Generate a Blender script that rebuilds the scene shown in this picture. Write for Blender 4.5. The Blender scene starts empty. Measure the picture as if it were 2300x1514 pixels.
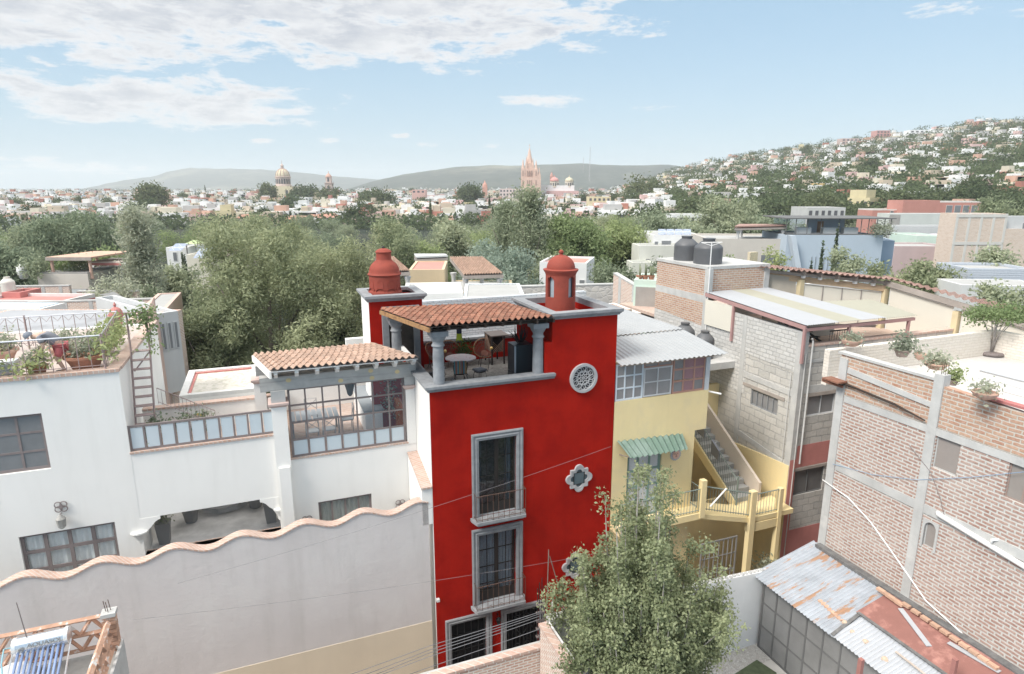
import bpy, math, random
import numpy as np
from mathutils import Vector, Matrix
R_ = math.radians
random.seed(7)
C = bpy.context.scene.collection
SC = bpy.context.scene
# ---------------- camera, sky, sun, exposure ----------------
FPX, OFF, CH = 1420.0, 332.0, 16.0
TH = math.atan(OFF / FPX)
cam = bpy.data.objects.new('camera', bpy.data.cameras.new('camera')); C.objects.link(cam)
cam.location = (0, 0, CH); cam.rotation_euler = (R_(90) - TH, 0, 0)
cam.data.sensor_width = 36.0; cam.data.lens = FPX / 2300 * 36.0
cam.data.clip_start = 0.1; cam.data.clip_end = 30000
SC.camera = cam
SUN_EL, SUN_AZ = R_(47), R_(-128)          # azimuth clockwise from +Y: light comes over the viewer's left shoulder
SC.view_settings.view_transform = 'Standard'; SC.view_settings.look = 'None'
SC.view_settings.gamma = 1; SC.view_settings.exposure = 1.45
sun = bpy.data.objects.new('sun', bpy.data.lights.new('sun', 'SUN')); C.objects.link(sun)
sun.data.energy = 1.45; sun.data.angle = R_(18); sun.data.color = (1, .95, .88)
sun.rotation_euler = (R_(90) - SUN_EL, 0, -SUN_AZ + math.pi)
_d = Vector((math.sin(SUN_AZ) * math.cos(SUN_EL), math.cos(SUN_AZ) * math.cos(SUN_EL), math.sin(SUN_EL)))
sun.rotation_euler = _d.to_track_quat('Z', 'Y').to_euler()
W = bpy.data.worlds.new('World'); SC.world = W; W.use_nodes = True
def build_world():
    nt = W.node_tree; N = nt.nodes; L = nt.links; N.clear()
    def n(t, **k):
        o = N.new(t)
        for a, b in k.items(): setattr(o, a, b)
        return o
    def m(op, a, b=None, c=None, clamp=False):
        o = n('ShaderNodeMath', operation=op); o.use_clamp = clamp
        for i, v in enumerate((a, b, c)):
            if v is None: continue
            if isinstance(v, (int, float)): o.inputs[i].default_value = v
            else: L.new(v, o.inputs[i])
        return o.outputs[0]
    sky = n('ShaderNodeTexSky', sky_type='NISHITA'); sky.sun_disc = False
    sky.sun_elevation = SUN_EL; sky.sun_rotation = SUN_AZ; sky.air_density = 1.0; sky.dust_density = 1.6; sky.ozone_density = 1.5
    sk = n('ShaderNodeMix', data_type='RGBA'); sk.inputs[0].default_value = .74
    L.new(sky.outputs[0], sk.inputs[6]); sk.inputs[7].default_value = (2.05, 3.1, 3.95, 1)   # thin veil of high haze
    tc = n('ShaderNodeTexCoord'); sp = n('ShaderNodeSeparateXYZ'); L.new(tc.outputs['Generated'], sp.inputs[0])
    X, Y, Z = sp.outputs
    el = m('ARCSINE', Z); az = m('ARCTAN2', X, Y)
    zc = m('ADD', m('MAXIMUM', Z, 0.0), .07)
    px = m('DIVIDE', X, zc); py = m('DIVIDE', Y, zc)
    cb = n('ShaderNodeCombineXYZ'); L.new(px, cb.inputs[0]); L.new(py, cb.inputs[1])
    def noise(vec, sc, det, rg, off=(0, 0, 0), stretch=(1, 1, 1), dist=0):
        mp = n('ShaderNodeMapping'); L.new(vec, mp.inputs[0]); mp.inputs['Location'].default_value = off; mp.inputs['Scale'].default_value = stretch
        t = n('ShaderNodeTexNoise'); L.new(mp.outputs[0], t.inputs['Vector']); t.inputs['Scale'].default_value = sc
        t.inputs['Detail'].default_value = det; t.inputs['Roughness'].default_value = rg; t.inputs['Distortion'].default_value = dist
        return t.outputs[0]
    ae = n('ShaderNodeCombineXYZ'); L.new(az, ae.inputs[0]); L.new(m('MULTIPLY', el, 2.4), ae.inputs[1])
    n1 = noise(cb.outputs[0], .95, 9, .62, (3.1, 1.7, 0))
    n2 = noise(ae.outputs[0], 13, 12, .68, (5, 2, .4), stretch=(1, 1.5, 1), dist=.25)
    nn = m('ADD', m('MULTIPLY', n1, .3), m('MULTIPLY', n2, .7))
    # cloud banks as soft regions in the sky: azimuth, elevation, half widths (radians), weight
    banks = [(-.30, .24, .54, .085, 1.12), (-.62, .215, .36, .085, 1.15), (-.50, .112, .30, .040, 1.0), (.04, .128, .10, .013, .8), (.215, .118, .05, .007, .65), (.555, .212, .07, .012, .85), (.64, .198, .035, .008, .8), (-.66, .036, .06, .007, .6),
             (-.60, .022, .10, .014, .62), (-.27, .07, .02, .006, .7), (-.17, .078, .018, .005, .6), (-.03, .064, .022, .005, .62), (.2, .264, .05, .012, .7), (.60, .27, .10, .010, .6), (-.12, .066, .03, .005, .5), (-.36, .066, .02, .004, .55), (0, 1.15, 5, .66, 1.5)]  # last entry: the added overhead sheet, out of view
    tot = None
    for a, e, wa, we, s in banks:
        d = m('ADD', m('POWER', m('ABSOLUTE', m('DIVIDE', m('SUBTRACT', az, a), wa)), 2.4), m('POWER', m('ABSOLUTE', m('DIVIDE', m('SUBTRACT', el, e), we)), 2.4))
        g = m('MULTIPLY', m('SUBTRACT', 1.0, d, clamp=True), s)
        tot = g if tot is None else m('MAXIMUM', tot, g)
    dens = m('SUBTRACT', m('ADD', m('MULTIPLY', m('SUBTRACT', nn, .5), 3.4), m('MULTIPLY', tot, .62)), .26)
    cov = m('MULTIPLY', dens, 3.6, clamp=True)
    cov = m('MULTIPLY', m('SMOOTH_MIN', cov, 1.0, .2), m('GREATER_THAN', tot, .001))
    thick = m('MULTIPLY', m('SUBTRACT', dens, .15), 2.6, clamp=True)
    n3 = noise(ae.outputs[0], 14, 6, .6, (2, 9, 1))
    shade = m('MULTIPLY', thick, m('ADD', m('MULTIPLY', n3, 2.2), -.45), clamp=True)
    cc = n('ShaderNodeMix', data_type='RGBA'); L.new(shade, cc.inputs[0])
    cc.inputs[6].default_value = (4.9, 4.85, 4.85, 1); cc.inputs[7].default_value = (2.9, 3.05, 3.35, 1)
    hi = n('ShaderNodeMapRange'); L.new(el, hi.inputs[0]); hi.inputs[1].default_value = .44; hi.inputs[2].default_value = .8   # unseen cloud sheet overhead, added and brightened to raise the soft light
    cz = n('ShaderNodeMix', data_type='RGBA'); L.new(hi.outputs[0], cz.inputs[0]); L.new(cc.outputs[2], cz.inputs[6]); cz.inputs[7].default_value = (12, 11.6, 11, 1); cc = cz
    # low pale glow of distant air near the horizon
    hz = m('MULTIPLY', m('POWER', m('SUBTRACT', 1.0, m('DIVIDE', m('ABSOLUTE', el), .30), clamp=True), 2.0), .55)
    mh = n('ShaderNodeMix', data_type='RGBA'); L.new(hz, mh.inputs[0]); L.new(sk.outputs[2], mh.inputs[6]); mh.inputs[7].default_value = (3.9, 4.45, 4.75, 1)
    mx = n('ShaderNodeMix', data_type='RGBA'); L.new(m('MULTIPLY', cov, .95), mx.inputs[0]); L.new(mh.outputs[2], mx.inputs[6]); L.new(cc.outputs[2], mx.inputs[7])
    bg = n('ShaderNodeBackground'); L.new(mx.outputs[2], bg.inputs[0]); bg.inputs[1].default_value = 0.072
    out = n('ShaderNodeOutputWorld'); L.new(bg.outputs[0], out.inputs[0])
build_world()

# ---------------- street frame: u along the red facade, v away from it, z up ----------------
CT, ST = math.cos(TH), math.sin(TH)
YAWV = math.atan2((4900 - 1150) / math.hypot(FPX, OFF), 1)
UX, UY = math.sin(YAWV), math.cos(YAWV); VX, VY = -UY, UX
YAW = math.atan2(UY, UX)
def _ray(x, y):
    a = (x - 1150) / FPX; b = -(y - 757) / FPX
    return (a, CT + b * ST, -ST + b * CT)
_r = _ray(964, 868); OX, OY = _r[0] / _r[1] * 18.3, 18.3
def uvz(p): dx, dy = p[0] - OX, p[1] - OY; return (dx * UX + dy * UY, dx * VX + dy * VY, p[2])
def wld(u, v, z=0): return Vector((OX + u * UX + v * VX, OY + u * UY + v * VY, z))
def FZ(x, y, z): r = _ray(x, y); t = (z - CH) / r[2]; return uvz((r[0] * t, r[1] * t, z))[:2]
def FY(x, y, Y): r = _ray(x, y); t = Y / r[1]; return uvz((r[0] * t, Y, CH + r[2] * t))
def FU(x, y, v):
    r = _ray(x, y); t = (v + OX * VX + OY * VY) / (r[0] * VX + r[1] * VY); p = uvz((r[0] * t, r[1] * t, CH + r[2] * t)); return p[0], p[2]
def FV(x, y, u):
    r = _ray(x, y); t = (u + OX * UX + OY * UY) / (r[0] * UX + r[1] * UY); p = uvz((r[0] * t, r[1] * t, CH + r[2] * t)); return p[1], p[2]

# ---------------- mesh builder ----------------
class MB:
    def __init__(s): s.v = []; s.f = []; s.m = []; s.r = []
    def add(s, vs, fs, m=0, r=None):
        o = len(s.v); s.v += [tuple(p) for p in vs]
        if r is None: r = random.random()
        for f in fs: s.f.append([i + o for i in f]); s.m.append(m); s.r.append(r)
        return s
    def box(s, a, b, m=0, r=None):
        x0, y0, z0 = a; x1, y1, z1 = b
        if x0 > x1: x0, x1 = x1, x0
        if y0 > y1: y0, y1 = y1, y0
        if z0 > z1: z0, z1 = z1, z0
        return s.add([(x0, y0, z0), (x1, y0, z0), (x1, y1, z0), (x0, y1, z0), (x0, y0, z1), (x1, y0, z1), (x1, y1, z1), (x0, y1, z1)],
                     [(0, 3, 2, 1), (4, 5, 6, 7), (0, 1, 5, 4), (1, 2, 6, 5), (2, 3, 7, 6), (3, 0, 4, 7)], m, r)
    def hexa(s, lo, hi, m=0, r=None):       # 4 bottom points, 4 top points (counter-clockwise seen from above)
        return s.add(list(lo) + list(hi), [(0, 3, 2, 1), (4, 5, 6, 7), (0, 1, 5, 4), (1, 2, 6, 5), (2, 3, 7, 6), (3, 0, 4, 7)], m, r)
    def prism(s, pts, z0, z1, m=0, r=None):  # polygon in uv
        n = len(pts); vs = [(p[0], p[1], z0) for p in pts] + [(p[0], p[1], z1) for p in pts]
        return s.add(vs, [tuple(range(n))[::-1], tuple(range(n, 2 * n))] + [(i, (i + 1) % n, n + (i + 1) % n, n + i) for i in range(n)], m, r)
    def slabu(s, pts, v0, v1, m=0, r=None):  # polygon in (u,z) extruded along v
        n = len(pts); vs = [(p[0], v0, p[1]) for p in pts] + [(p[0], v1, p[1]) for p in pts]
        return s.add(vs, [tuple(range(n)), tuple(range(n, 2 * n))[::-1]] + [(i, n + i, n + (i + 1) % n, (i + 1) % n) for i in range(n)], m, r)
    def slabv(s, pts, u0, u1, m=0, r=None):  # polygon in (v,z) extruded along u
        n = len(pts); vs = [(u0, p[0], p[1]) for p in pts] + [(u1, p[0], p[1]) for p in pts]
        return s.add(vs, [tuple(range(n))[::-1], tuple(range(n, 2 * n))] + [(i, (i + 1) % n, n + (i + 1) % n, n + i) for i in range(n)], m, r)
    def tube(s, pts, rad, n=6, m=0, r=None, caps=True):
        pts = [Vector(p) for p in pts]; rr = rad if isinstance(rad, (list, tuple)) else [rad] * len(pts)
        o = len(s.v); k = len(pts)
        for i, p in enumerate(pts):
            d = (pts[min(i + 1, k - 1)] - pts[max(i - 1, 0)]).normalized()
            a = d.cross(Vector((0, 0, 1)));
            if a.length < .15: a = d.cross(Vector((1, 0, 0)))
            a.normalize(); b = d.cross(a)
            for j in range(n):
                t = 2 * math.pi * j / n; s.v.append(tuple(p + (a * math.cos(t) + b * math.sin(t)) * rr[i]))
        rv = random.random() if r is None else r
        for i in range(k - 1):
            for j in range(n):
                s.f.append([o + i * n + j, o + i * n + (j + 1) % n, o + (i + 1) * n + (j + 1) % n, o + (i + 1) * n + j]); s.m.append(m); s.r.append(rv)
        if caps: 
            s.f.append([o + j for j in range(n)][::-1]); s.f.append([o + (k - 1) * n + j for j in range(n)]); s.m += [m, m]; s.r += [rv, rv]
        return s
    def lathe(s, cu, cv, prof, n=24, m=0, r=None, sq=False):   # profile (radius, z), bottom to top
        o = len(s.v); k = len(prof); rv = random.random() if r is None else r
        for rad, z in prof:
            for j in range(n):
                t = 2 * math.pi * (j + .5) / n; s.v.append((cu + rad * math.cos(t), cv + rad * math.sin(t), z))
        for i in range(k - 1):
            for j in range(n):
                s.f.append([o + i * n + j, o + i * n + (j + 1) % n, o + (i + 1) * n + (j + 1) % n, o + (i + 1) * n + j]); s.m.append(m); s.r.append(rv)
        s.f.append([o + j for j in range(n)][::-1]); s.f.append([o + (k - 1) * n + j for j in range(n)]); s.m += [m, m]; s.r += [rv, rv]
        return s
    def quad(s, a, b, c, d, m=0, r=None): return s.add([a, b, c, d], [(0, 1, 2, 3)], m, r)
    def mesh(s, name, mats, base=(0, 0, 0), smooth=False):
        me = bpy.data.meshes.new(name)
        bx, by, bz = base
        me.from_pydata([(x - bx, y - by, z - bz) for x, y, z in s.v], [], s.f)
        if not isinstance(mats, (list, tuple)): mats = [mats]
        for q in mats: me.materials.append(q)
        if len(mats) > 1: me.polygons.foreach_set('material_index', s.m)
        at = me.attributes.new('rnd', 'FLOAT', 'FACE'); at.data.foreach_set('value', s.r)
        if smooth is True: me.polygons.foreach_set('use_smooth', [True] * len(s.f))
        me.update()
        if smooth == 'auto':
            me.polygons.foreach_set('use_smooth', [True] * len(s.f))
            try: me.set_sharp_from_angle(angle=R_(38))
            except Exception: pass
        return me
def tagp(o, label=None, cat=None, group=None, kind=None):
    if label: o['label'] = label
    if cat: o['category'] = cat
    if group: o['group'] = group
    if kind: o['kind'] = kind
    return o
def thing(name, label, cat, base, group=None):
    o = bpy.data.objects.new(name, None); C.objects.link(o); o.empty_display_size = .3
    o.location = wld(*base); o.rotation_euler = (0, 0, YAW); o['_b'] = base
    return tagp(o, label, cat, group)
def bbase(o):
    while o.parent: o = o.parent
    return tuple(o['_b'])
def part(name, mb, mat, parent, smooth=False, label=None):
    o = bpy.data.objects.new(name, mb.mesh(name, mat, bbase(parent), smooth)); C.objects.link(o); o.parent = parent
    if label: o['label'] = label
    return o
def split(name, mb, mat, parent, smooth=False, label=None):
    """each loose piece of mb becomes a part of its own"""
    par = list(range(len(mb.v)))
    def find(a):
        while par[a] != a: par[a] = par[par[a]]; a = par[a]
        return a
    for f in mb.f:
        a = find(f[0])
        for i in f[1:]: par[find(i)] = a
    gr = {}
    for k, f in enumerate(mb.f): gr.setdefault(find(f[0]), []).append(k)
    out = []
    for ks in gr.values():
        q = MB(); mp = {}
        for k in ks:
            ff = []
            for i in mb.f[k]:
                if i not in mp: mp[i] = len(q.v); q.v.append(mb.v[i])
                ff.append(mp[i])
            q.f.append(ff); q.m.append(mb.m[k]); q.r.append(mb.r[k])
        out.append(part(name, q, mat, parent, smooth, label))
    return out
def solo(name, mb, mat, label=None, cat=None, group=None, kind=None, smooth=False, base=None):
    if base is None:
        a = np.array(mb.v); base = (float(a[:, 0].mean()), float(a[:, 1].mean()), float(a[:, 2].min()))
    o = bpy.data.objects.new(name, mb.mesh(name, mat, base, smooth)); C.objects.link(o)
    o.location = wld(*base); o.rotation_euler = (0, 0, YAW); o['_b'] = base
    return tagp(o, label, cat, group, kind)
def dup(root, base, rz=0.0, label=None, group=None, sc=1.0):
    r = root.copy(); C.objects.link(r); r.location = wld(*base); r.rotation_euler = (0, 0, YAW + rz); r.scale = (sc,) * 3 if not isinstance(sc, tuple) else sc
    r['_b'] = base
    if label: r['label'] = label
    if group: r['group'] = group
    def rec(a, b):
        for ch in list(a.children):
            c = ch.copy(); C.objects.link(c); c.parent = b; rec(ch, c)
    rec(root, r)
    return r

# ---------------- materials ----------------
_mats = {}
def _nt(name):
    m = bpy.data.materials.new(name); m.use_nodes = True; return m, m.node_tree, m.node_tree.nodes['Principled BSDF']
def _noise(nt, vec, scale, detail=5, rough=.6, stretch=(1, 1, 1)):
    mp = nt.nodes.new('ShaderNodeMapping'); nt.links.new(vec, mp.inputs[0]); mp.inputs['Scale'].default_value = stretch
    t = nt.nodes.new('ShaderNodeTexNoise'); nt.links.new(mp.outputs[0], t.inputs['Vector'])
    t.inputs['Scale'].default_value = scale; t.inputs['Detail'].default_value = detail; t.inputs['Roughness'].default_value = rough
    return t.outputs[0]
def _ramp(nt, fac, a, b, c0=(0, 0, 0, 1), c1=(1, 1, 1, 1)):
    r = nt.nodes.new('ShaderNodeMapRange'); nt.links.new(fac, r.inputs[0]); r.inputs[1].default_value = a; r.inputs[2].default_value = b
    return r.outputs[0]
def _mix(nt, fac, a, b, mode='MIX'):
    x = nt.nodes.new('ShaderNodeMix'); x.data_type = 'RGBA'; x.blend_type = mode
    for i, v in ((0, fac), (6, a), (7, b)):
        if isinstance(v, (int, float)): x.inputs[i].default_value = v
        elif isinstance(v, tuple): x.inputs[i].default_value = v if len(v) == 4 else v + (1,)
        else: nt.links.new(v, x.inputs[i])
    return x.outputs[2]
def _coord(nt): t = nt.nodes.new('ShaderNodeTexCoord'); return t.outputs['Object']
def _attr(nt, name='rnd'):
    a = nt.nodes.new('ShaderNodeAttribute'); a.attribute_name = name; return a.outputs['Fac']
def _bump(nt, b, h, dist, strength=.6):
    n = nt.nodes.new('ShaderNodeBump'); nt.links.new(h, n.inputs['Height']); n.inputs['Distance'].default_value = dist; n.inputs['Strength'].default_value = strength
    nt.links.new(n.outputs[0], b.inputs['Normal'])
def P(name, col, var=.12, scale=1.2, rough=.85, metal=0.0, bump=.004, streak=0.0, rv=0.0, stain=None, bs=14, col2=None, spec=.5, c2lo=.5, c2hi=.62, c2scale=1.0, c2st=(1, 1, 1)):
    """painted plaster / metal / wood: base colour with cloudy variation, optional vertical streaks, per-face variation, second colour patches"""
    if name in _mats: return _mats[name]
    m, nt, b = _nt(name); co = _coord(nt)
    a = tuple(min(1, c * (1 + var)) for c in col); d = tuple(c * (1 - var) for c in col)
    c = _mix(nt, _ramp(nt, _noise(nt, co, scale, 6), .3, .7), d, a)
    if col2: c = _mix(nt, _ramp(nt, _noise(nt, co, c2scale, 8, .68, c2st), c2lo, c2hi), c, col2)
    if streak:
        f = _ramp(nt, _noise(nt, co, 2.2, 6, .65, (1, 1, .12)), .5, .8)
        x = nt.nodes.new('ShaderNodeMath'); x.operation = 'MULTIPLY'; nt.links.new(f, x.inputs[0]); x.inputs[1].default_value = streak
        c = _mix(nt, x.outputs[0], c, stain or tuple(q * .55 for q in col))
    if rv:
        v = _ramp(nt, _attr(nt), 0, 1); x = nt.nodes.new('ShaderNodeMapRange'); nt.links.new(v, x.inputs[0]); x.inputs[3].default_value = 1 - rv; x.inputs[4].default_value = 1 + rv
        h = nt.nodes.new('ShaderNodeHueSaturation'); nt.links.new(c, h.inputs['Color']); nt.links.new(x.outputs[0], h.inputs['Value']); c = h.outputs[0]
    nt.links.new(c, b.inputs['Base Color']); b.inputs['Roughness'].default_value = rough; b.inputs['Metallic'].default_value = metal
    b.inputs['Specular IOR Level'].default_value = spec
    if bump: _bump(nt, b, _noise(nt, co, bs, 8, .7), bump)
    _mats[name] = m; return m
def BR(name, c1, c2, mortar, bw=.30, bh=.085, ms=.016, bump=.01, dirt=.0, dirtc=(.4, .4, .4), msmooth=.3):
    """brick or block work; x = u+v so that it runs round corners"""
    if name in _mats: return _mats[name]
    m, nt, b = _nt(name); co = _coord(nt); L = nt.links
    sp = nt.nodes.new('ShaderNodeSeparateXYZ'); L.new(co, sp.inputs[0])
    ad = nt.nodes.new('ShaderNodeMath'); ad.operation = 'ADD'; L.new(sp.outputs[0], ad.inputs[0]); L.new(sp.outputs[1], ad.inputs[1])
    wob = _noise(nt, co, 2.0, 3); wm = nt.nodes.new('ShaderNodeMath'); wm.operation = 'MULTIPLY_ADD'; L.new(wob, wm.inputs[0]); wm.inputs[1].default_value = bh * .55; L.new(sp.outputs[2], wm.inputs[2])
    cb = nt.nodes.new('ShaderNodeCombineXYZ'); L.new(ad.outputs[0], cb.inputs[0]); L.new(wm.outputs[0], cb.inputs[1])
    t = nt.nodes.new('ShaderNodeTexBrick'); L.new(cb.outputs[0], t.inputs['Vector']); t.inputs['Scale'].default_value = 1
    t.inputs['Brick Width'].default_value = bw; t.inputs['Row Height'].default_value = bh; t.inputs['Mortar Size'].default_value = ms; t.inputs['Mortar Smooth'].default_value = msmooth
    t.inputs['Color1'].default_value = c1 + (1,); t.inputs['Color2'].default_value = c2 + (1,); t.inputs['Mortar'].default_value = mortar + (1,)
    c = t.outputs['Color']
    c = _mix(nt, _ramp(nt, _noise(nt, co, 9, 6, .7), .35, .75), c, _mix(nt, .2, c, (1, .98, .95), 'MIX'))
    if dirt:
        x = nt.nodes.new('ShaderNodeMath'); x.operation = 'MULTIPLY'; L.new(_ramp(nt, _noise(nt, co, .9, 8, .7), .45, .7), x.inputs[0]); x.inputs[1].default_value = dirt
        c = _mix(nt, x.outputs[0], c, dirtc)
    L.new(c, b.inputs['Base Color']); b.inputs['Roughness'].default_value = .9
    hh = nt.nodes.new('ShaderNodeMath'); hh.operation = 'MULTIPLY_ADD'; L.new(t.outputs['Fac'], hh.inputs[0]); hh.inputs[1].default_value = -1; L.new(_noise(nt, co, 25, 5), hh.inputs[2])
    _bump(nt, b, hh.outputs[0], bump, .8)
    _mats[name] = m; return m
def LEAF(name, c1, c2, trans=.35, cs=.6):
    if name in _mats: return _mats[name]
    m = bpy.data.materials.new(name); m.use_nodes = True; nt = m.node_tree; nt.nodes.clear(); L = nt.links
    co = _coord(nt); oi = nt.nodes.new('ShaderNodeObjectInfo')
    f = nt.nodes.new('ShaderNodeMath'); f.operation = 'MULTIPLY_ADD'; L.new(_attr(nt), f.inputs[0]); f.inputs[1].default_value = .55
    g = nt.nodes.new('ShaderNodeMath'); g.operation = 'MULTIPLY_ADD'; L.new(_ramp(nt, _noise(nt, co, cs, 3), .3, .7), g.inputs[0]); g.inputs[1].default_value = .45; g.inputs[2].default_value = 0
    L.new(g.outputs[0], f.inputs[2])
    c = _mix(nt, f.outputs[0], c1, c2)
    hs = nt.nodes.new('ShaderNodeHueSaturation'); L.new(c, hs.inputs['Color'])
    v = nt.nodes.new('ShaderNodeMapRange'); L.new(oi.outputs['Random'], v.inputs[0]); v.inputs[3].default_value = .8; v.inputs[4].default_value = 1.2; L.new(v.outputs[0], hs.inputs['Value'])
    h = nt.nodes.new('ShaderNodeMapRange'); L.new(oi.outputs['Random'], h.inputs[0]); h.inputs[3].default_value = .52; h.inputs[4].default_value = .475; L.new(h.outputs[0], hs.inputs['Hue'])
    d = nt.nodes.new('ShaderNodeBsdfDiffuse'); L.new(hs.outputs[0], d.inputs[0]); t = nt.nodes.new('ShaderNodeBsdfTranslucent'); L.new(hs.outputs[0], t.inputs[0])
    mx = nt.nodes.new('ShaderNodeMixShader'); mx.inputs[0].default_value = trans; L.new(d.outputs[0], mx.inputs[1]); L.new(t.outputs[0], mx.inputs[2])
    o = nt.nodes.new('ShaderNodeOutputMaterial'); L.new(mx.outputs[0], o.inputs[0])
    _mats[name] = m; return m
def GLASS(name, tint=(.85, .9, .92), mixf=.82, rough=.05):
    if name in _mats: return _mats[name]
    m = bpy.data.materials.new(name); m.use_nodes = True; nt = m.node_tree; nt.nodes.clear(); L = nt.links
    tr = nt.nodes.new('ShaderNodeBsdfTransparent'); tr.inputs[0].default_value = tint + (1,)
    gl = nt.nodes.new('ShaderNodeBsdfGlossy'); gl.inputs['Roughness'].default_value = rough
    mx = nt.nodes.new('ShaderNodeMixShader'); mx.inputs[0].default_value = 1 - mixf; L.new(tr.outputs[0], mx.inputs[1]); L.new(gl.outputs[0], mx.inputs[2])
    o = nt.nodes.new('ShaderNodeOutputMaterial'); L.new(mx.outputs[0], o.inputs[0]); _mats[name] = m; return m
def STONE(name, c1, c2, mortar, scale=3.2, bump=.03):
    if name in _mats: return _mats[name]
    m, nt, b = _nt(name); co = _coord(nt); L = nt.links
    def vor(feat):
        t = nt.nodes.new('ShaderNodeTexVoronoi'); t.feature = feat; t.inputs['Scale'].default_value = scale; L.new(co, t.inputs['Vector']); return t
    e = vor('DISTANCE_TO_EDGE'); v = vor('F1')
    sp = nt.nodes.new('ShaderNodeSeparateColor'); L.new(v.outputs['Color'], sp.inputs[0])
    c = _mix(nt, sp.outputs[0], c1, c2); c = _mix(nt, _ramp(nt, e.outputs['Distance'], .02, .09), mortar, c)
    L.new(c, b.inputs['Base Color']); b.inputs['Roughness'].default_value = .9
    _bump(nt, b, _ramp(nt, e.outputs['Distance'], 0, .15), bump); _mats[name] = m; return m

def tiles(mb, A, B, Cc, D, nu, nv, h=.05, lift=.025, seg=8, m=0, thick=.02):
    """barrel tiles; A,B eave left/right, D,Cc ridge left/right; nu waves, nv courses"""
    A, B, Cc, D = map(Vector, (A, B, Cc, D))
    nrm = (B - A).cross(D - A).normalized()
    if nrm.z < 0: nrm = -nrm
    def pt(s, t): return (A * (1 - s) + B * s) * (1 - t) + (D * (1 - s) + Cc * s) * t
    for i in range(nu):
        for j in range(nv):
            t0 = j / nv; t1 = min(1, (j + 1.12) / nv); rr = random.random(); jt = random.uniform(-.012, .012); js = random.uniform(-.004, .004)
            o = len(mb.v)
            for k in range(seg + 1):
                s = (i + k / seg) / nu + js / nu; w = math.cos(2 * math.pi * k / seg) * -1
                hh = h * (w if w > 0 else w * .7)
                mb.v.append(tuple(pt(s, t0 + jt / nv) + nrm * (hh + lift))); mb.v.append(tuple(pt(s, t1) + nrm * hh)); mb.v.append(tuple(pt(s, t0 + jt / nv) + nrm * (hh + lift - thick)))
            for k in range(seg):
                a = o + 3 * k; mb.f.append([a, a + 3, a + 4, a + 1]); mb.f.append([a + 2, a + 5, a + 3, a]); mb.m += [m, m]; mb.r += [rr, rr]
    return mb
def corr(mb, A, B, Cc, D, n, h=.02, seg=4, m=0, rib=False, rows=1, mfn=None):
    """corrugated sheet: ribs run from edge AB to edge DC"""
    A, B, Cc, D = map(Vector, (A, B, Cc, D)); nrm = (B - A).cross(D - A).normalized()
    if nrm.z < 0: nrm = -nrm
    N = n * seg; o = len(mb.v)
    for k in range(N + 1):
        s = k / N; w = math.sin(2 * math.pi * k / seg + .3) * h
        if rib: w = h if (k % seg) in (1, 2) else 0
        for q in range(rows + 1):
            t = q / rows; p = (A * (1 - s) + B * s) * (1 - t) + (D * (1 - s) + Cc * s) * t
            mb.v.append(tuple(p + nrm * w))
    for k in range(N):
        for q in range(rows):
            a = o + k * (rows + 1) + q; b = a + rows + 1
            mb.f.append([a, b, b + 1, a + 1]); mb.m.append(mfn(k / N) if mfn else m); mb.r.append((k // seg * 37 % 17) / 17)
    return mb
def wall_holes(mb, u0, u1, z0, z1, v0, v1, holes, m=0, along='u'):
    """wall slab with rectangular holes (a0,a1,z0,z1); along u (thickness v) or along v (thickness in u)"""
    us = sorted(set([u0, u1] + [c for h in holes for c in h[:2]])); zs = sorted(set([z0, z1] + [c for h in holes for c in h[2:4]]))
    r = random.random(); zs = [z for z in zs if z0 <= z <= z1]; us = [u for u in us if u0 <= u <= u1]
    def solid(i, j):
        if i < 0 or j < 0 or i >= len(us) - 1 or j >= len(zs) - 1: return False
        cu, cz = (us[i] + us[i + 1]) / 2, (zs[j] + zs[j + 1]) / 2
        return not any(h[0] < cu < h[1] and h[2] < cz < h[3] for h in holes)
    def V(a, t, z): return (a, t, z) if along == 'u' else (t, a, z)
    fl = along != 'u'
    def q(pts):
        if fl: pts = pts[::-1]
        mb.add(pts, [(0, 1, 2, 3)], m, r)
    for i in range(len(us) - 1):
        for j in range(len(zs) - 1):
            if not solid(i, j): continue
            a, b, c, d = us[i], us[i + 1], zs[j], zs[j + 1]
            q([V(a, v0, c), V(b, v0, c), V(b, v0, d), V(a, v0, d)]); q([V(b, v1, c), V(a, v1, c), V(a, v1, d), V(b, v1, d)])
            if not solid(i - 1, j): q([V(a, v1, c), V(a, v0, c), V(a, v0, d), V(a, v1, d)])
            if not solid(i + 1, j): q([V(b, v0, c), V(b, v1, c), V(b, v1, d), V(b, v0, d)])
            if not solid(i, j - 1): q([V(a, v1, c), V(b, v1, c), V(b, v0, c), V(a, v0, c)])
            if not solid(i, j + 1): q([V(a, v0, d), V(b, v0, d), V(b, v1, d), V(a, v1, d)])
    return mb
def grid_frame(mb, u0, u1, z0, z1, v0, v1, nu, nz, t=.04, outer=.06, m=0, along='u'):
    def B(a0, a1, c, d):
        if along == 'u': mb.box((a0, v0, c), (a1, v1, d), m)
        else: mb.box((v0, a0, c), (v1, a1, d), m)
    B(u0, u1, z0, z0 + outer); B(u0, u1, z1 - outer, z1); B(u0, u0 + outer, z0 + outer, z1 - outer); B(u1 - outer, u1, z0 + outer, z1 - outer)
    e = .003; v0 += e; v1 -= e
    for i in range(1, nu): c = u0 + (u1 - u0) * i / nu; B(c - t / 2, c + t / 2, z0 + outer, z1 - outer)
    v0 += e; v1 -= e
    for j in range(1, nz): c = z0 + (z1 - z0) * j / nz; B(u0 + outer, u1 - outer, c - t / 2, c + t / 2)
    return mb
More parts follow.
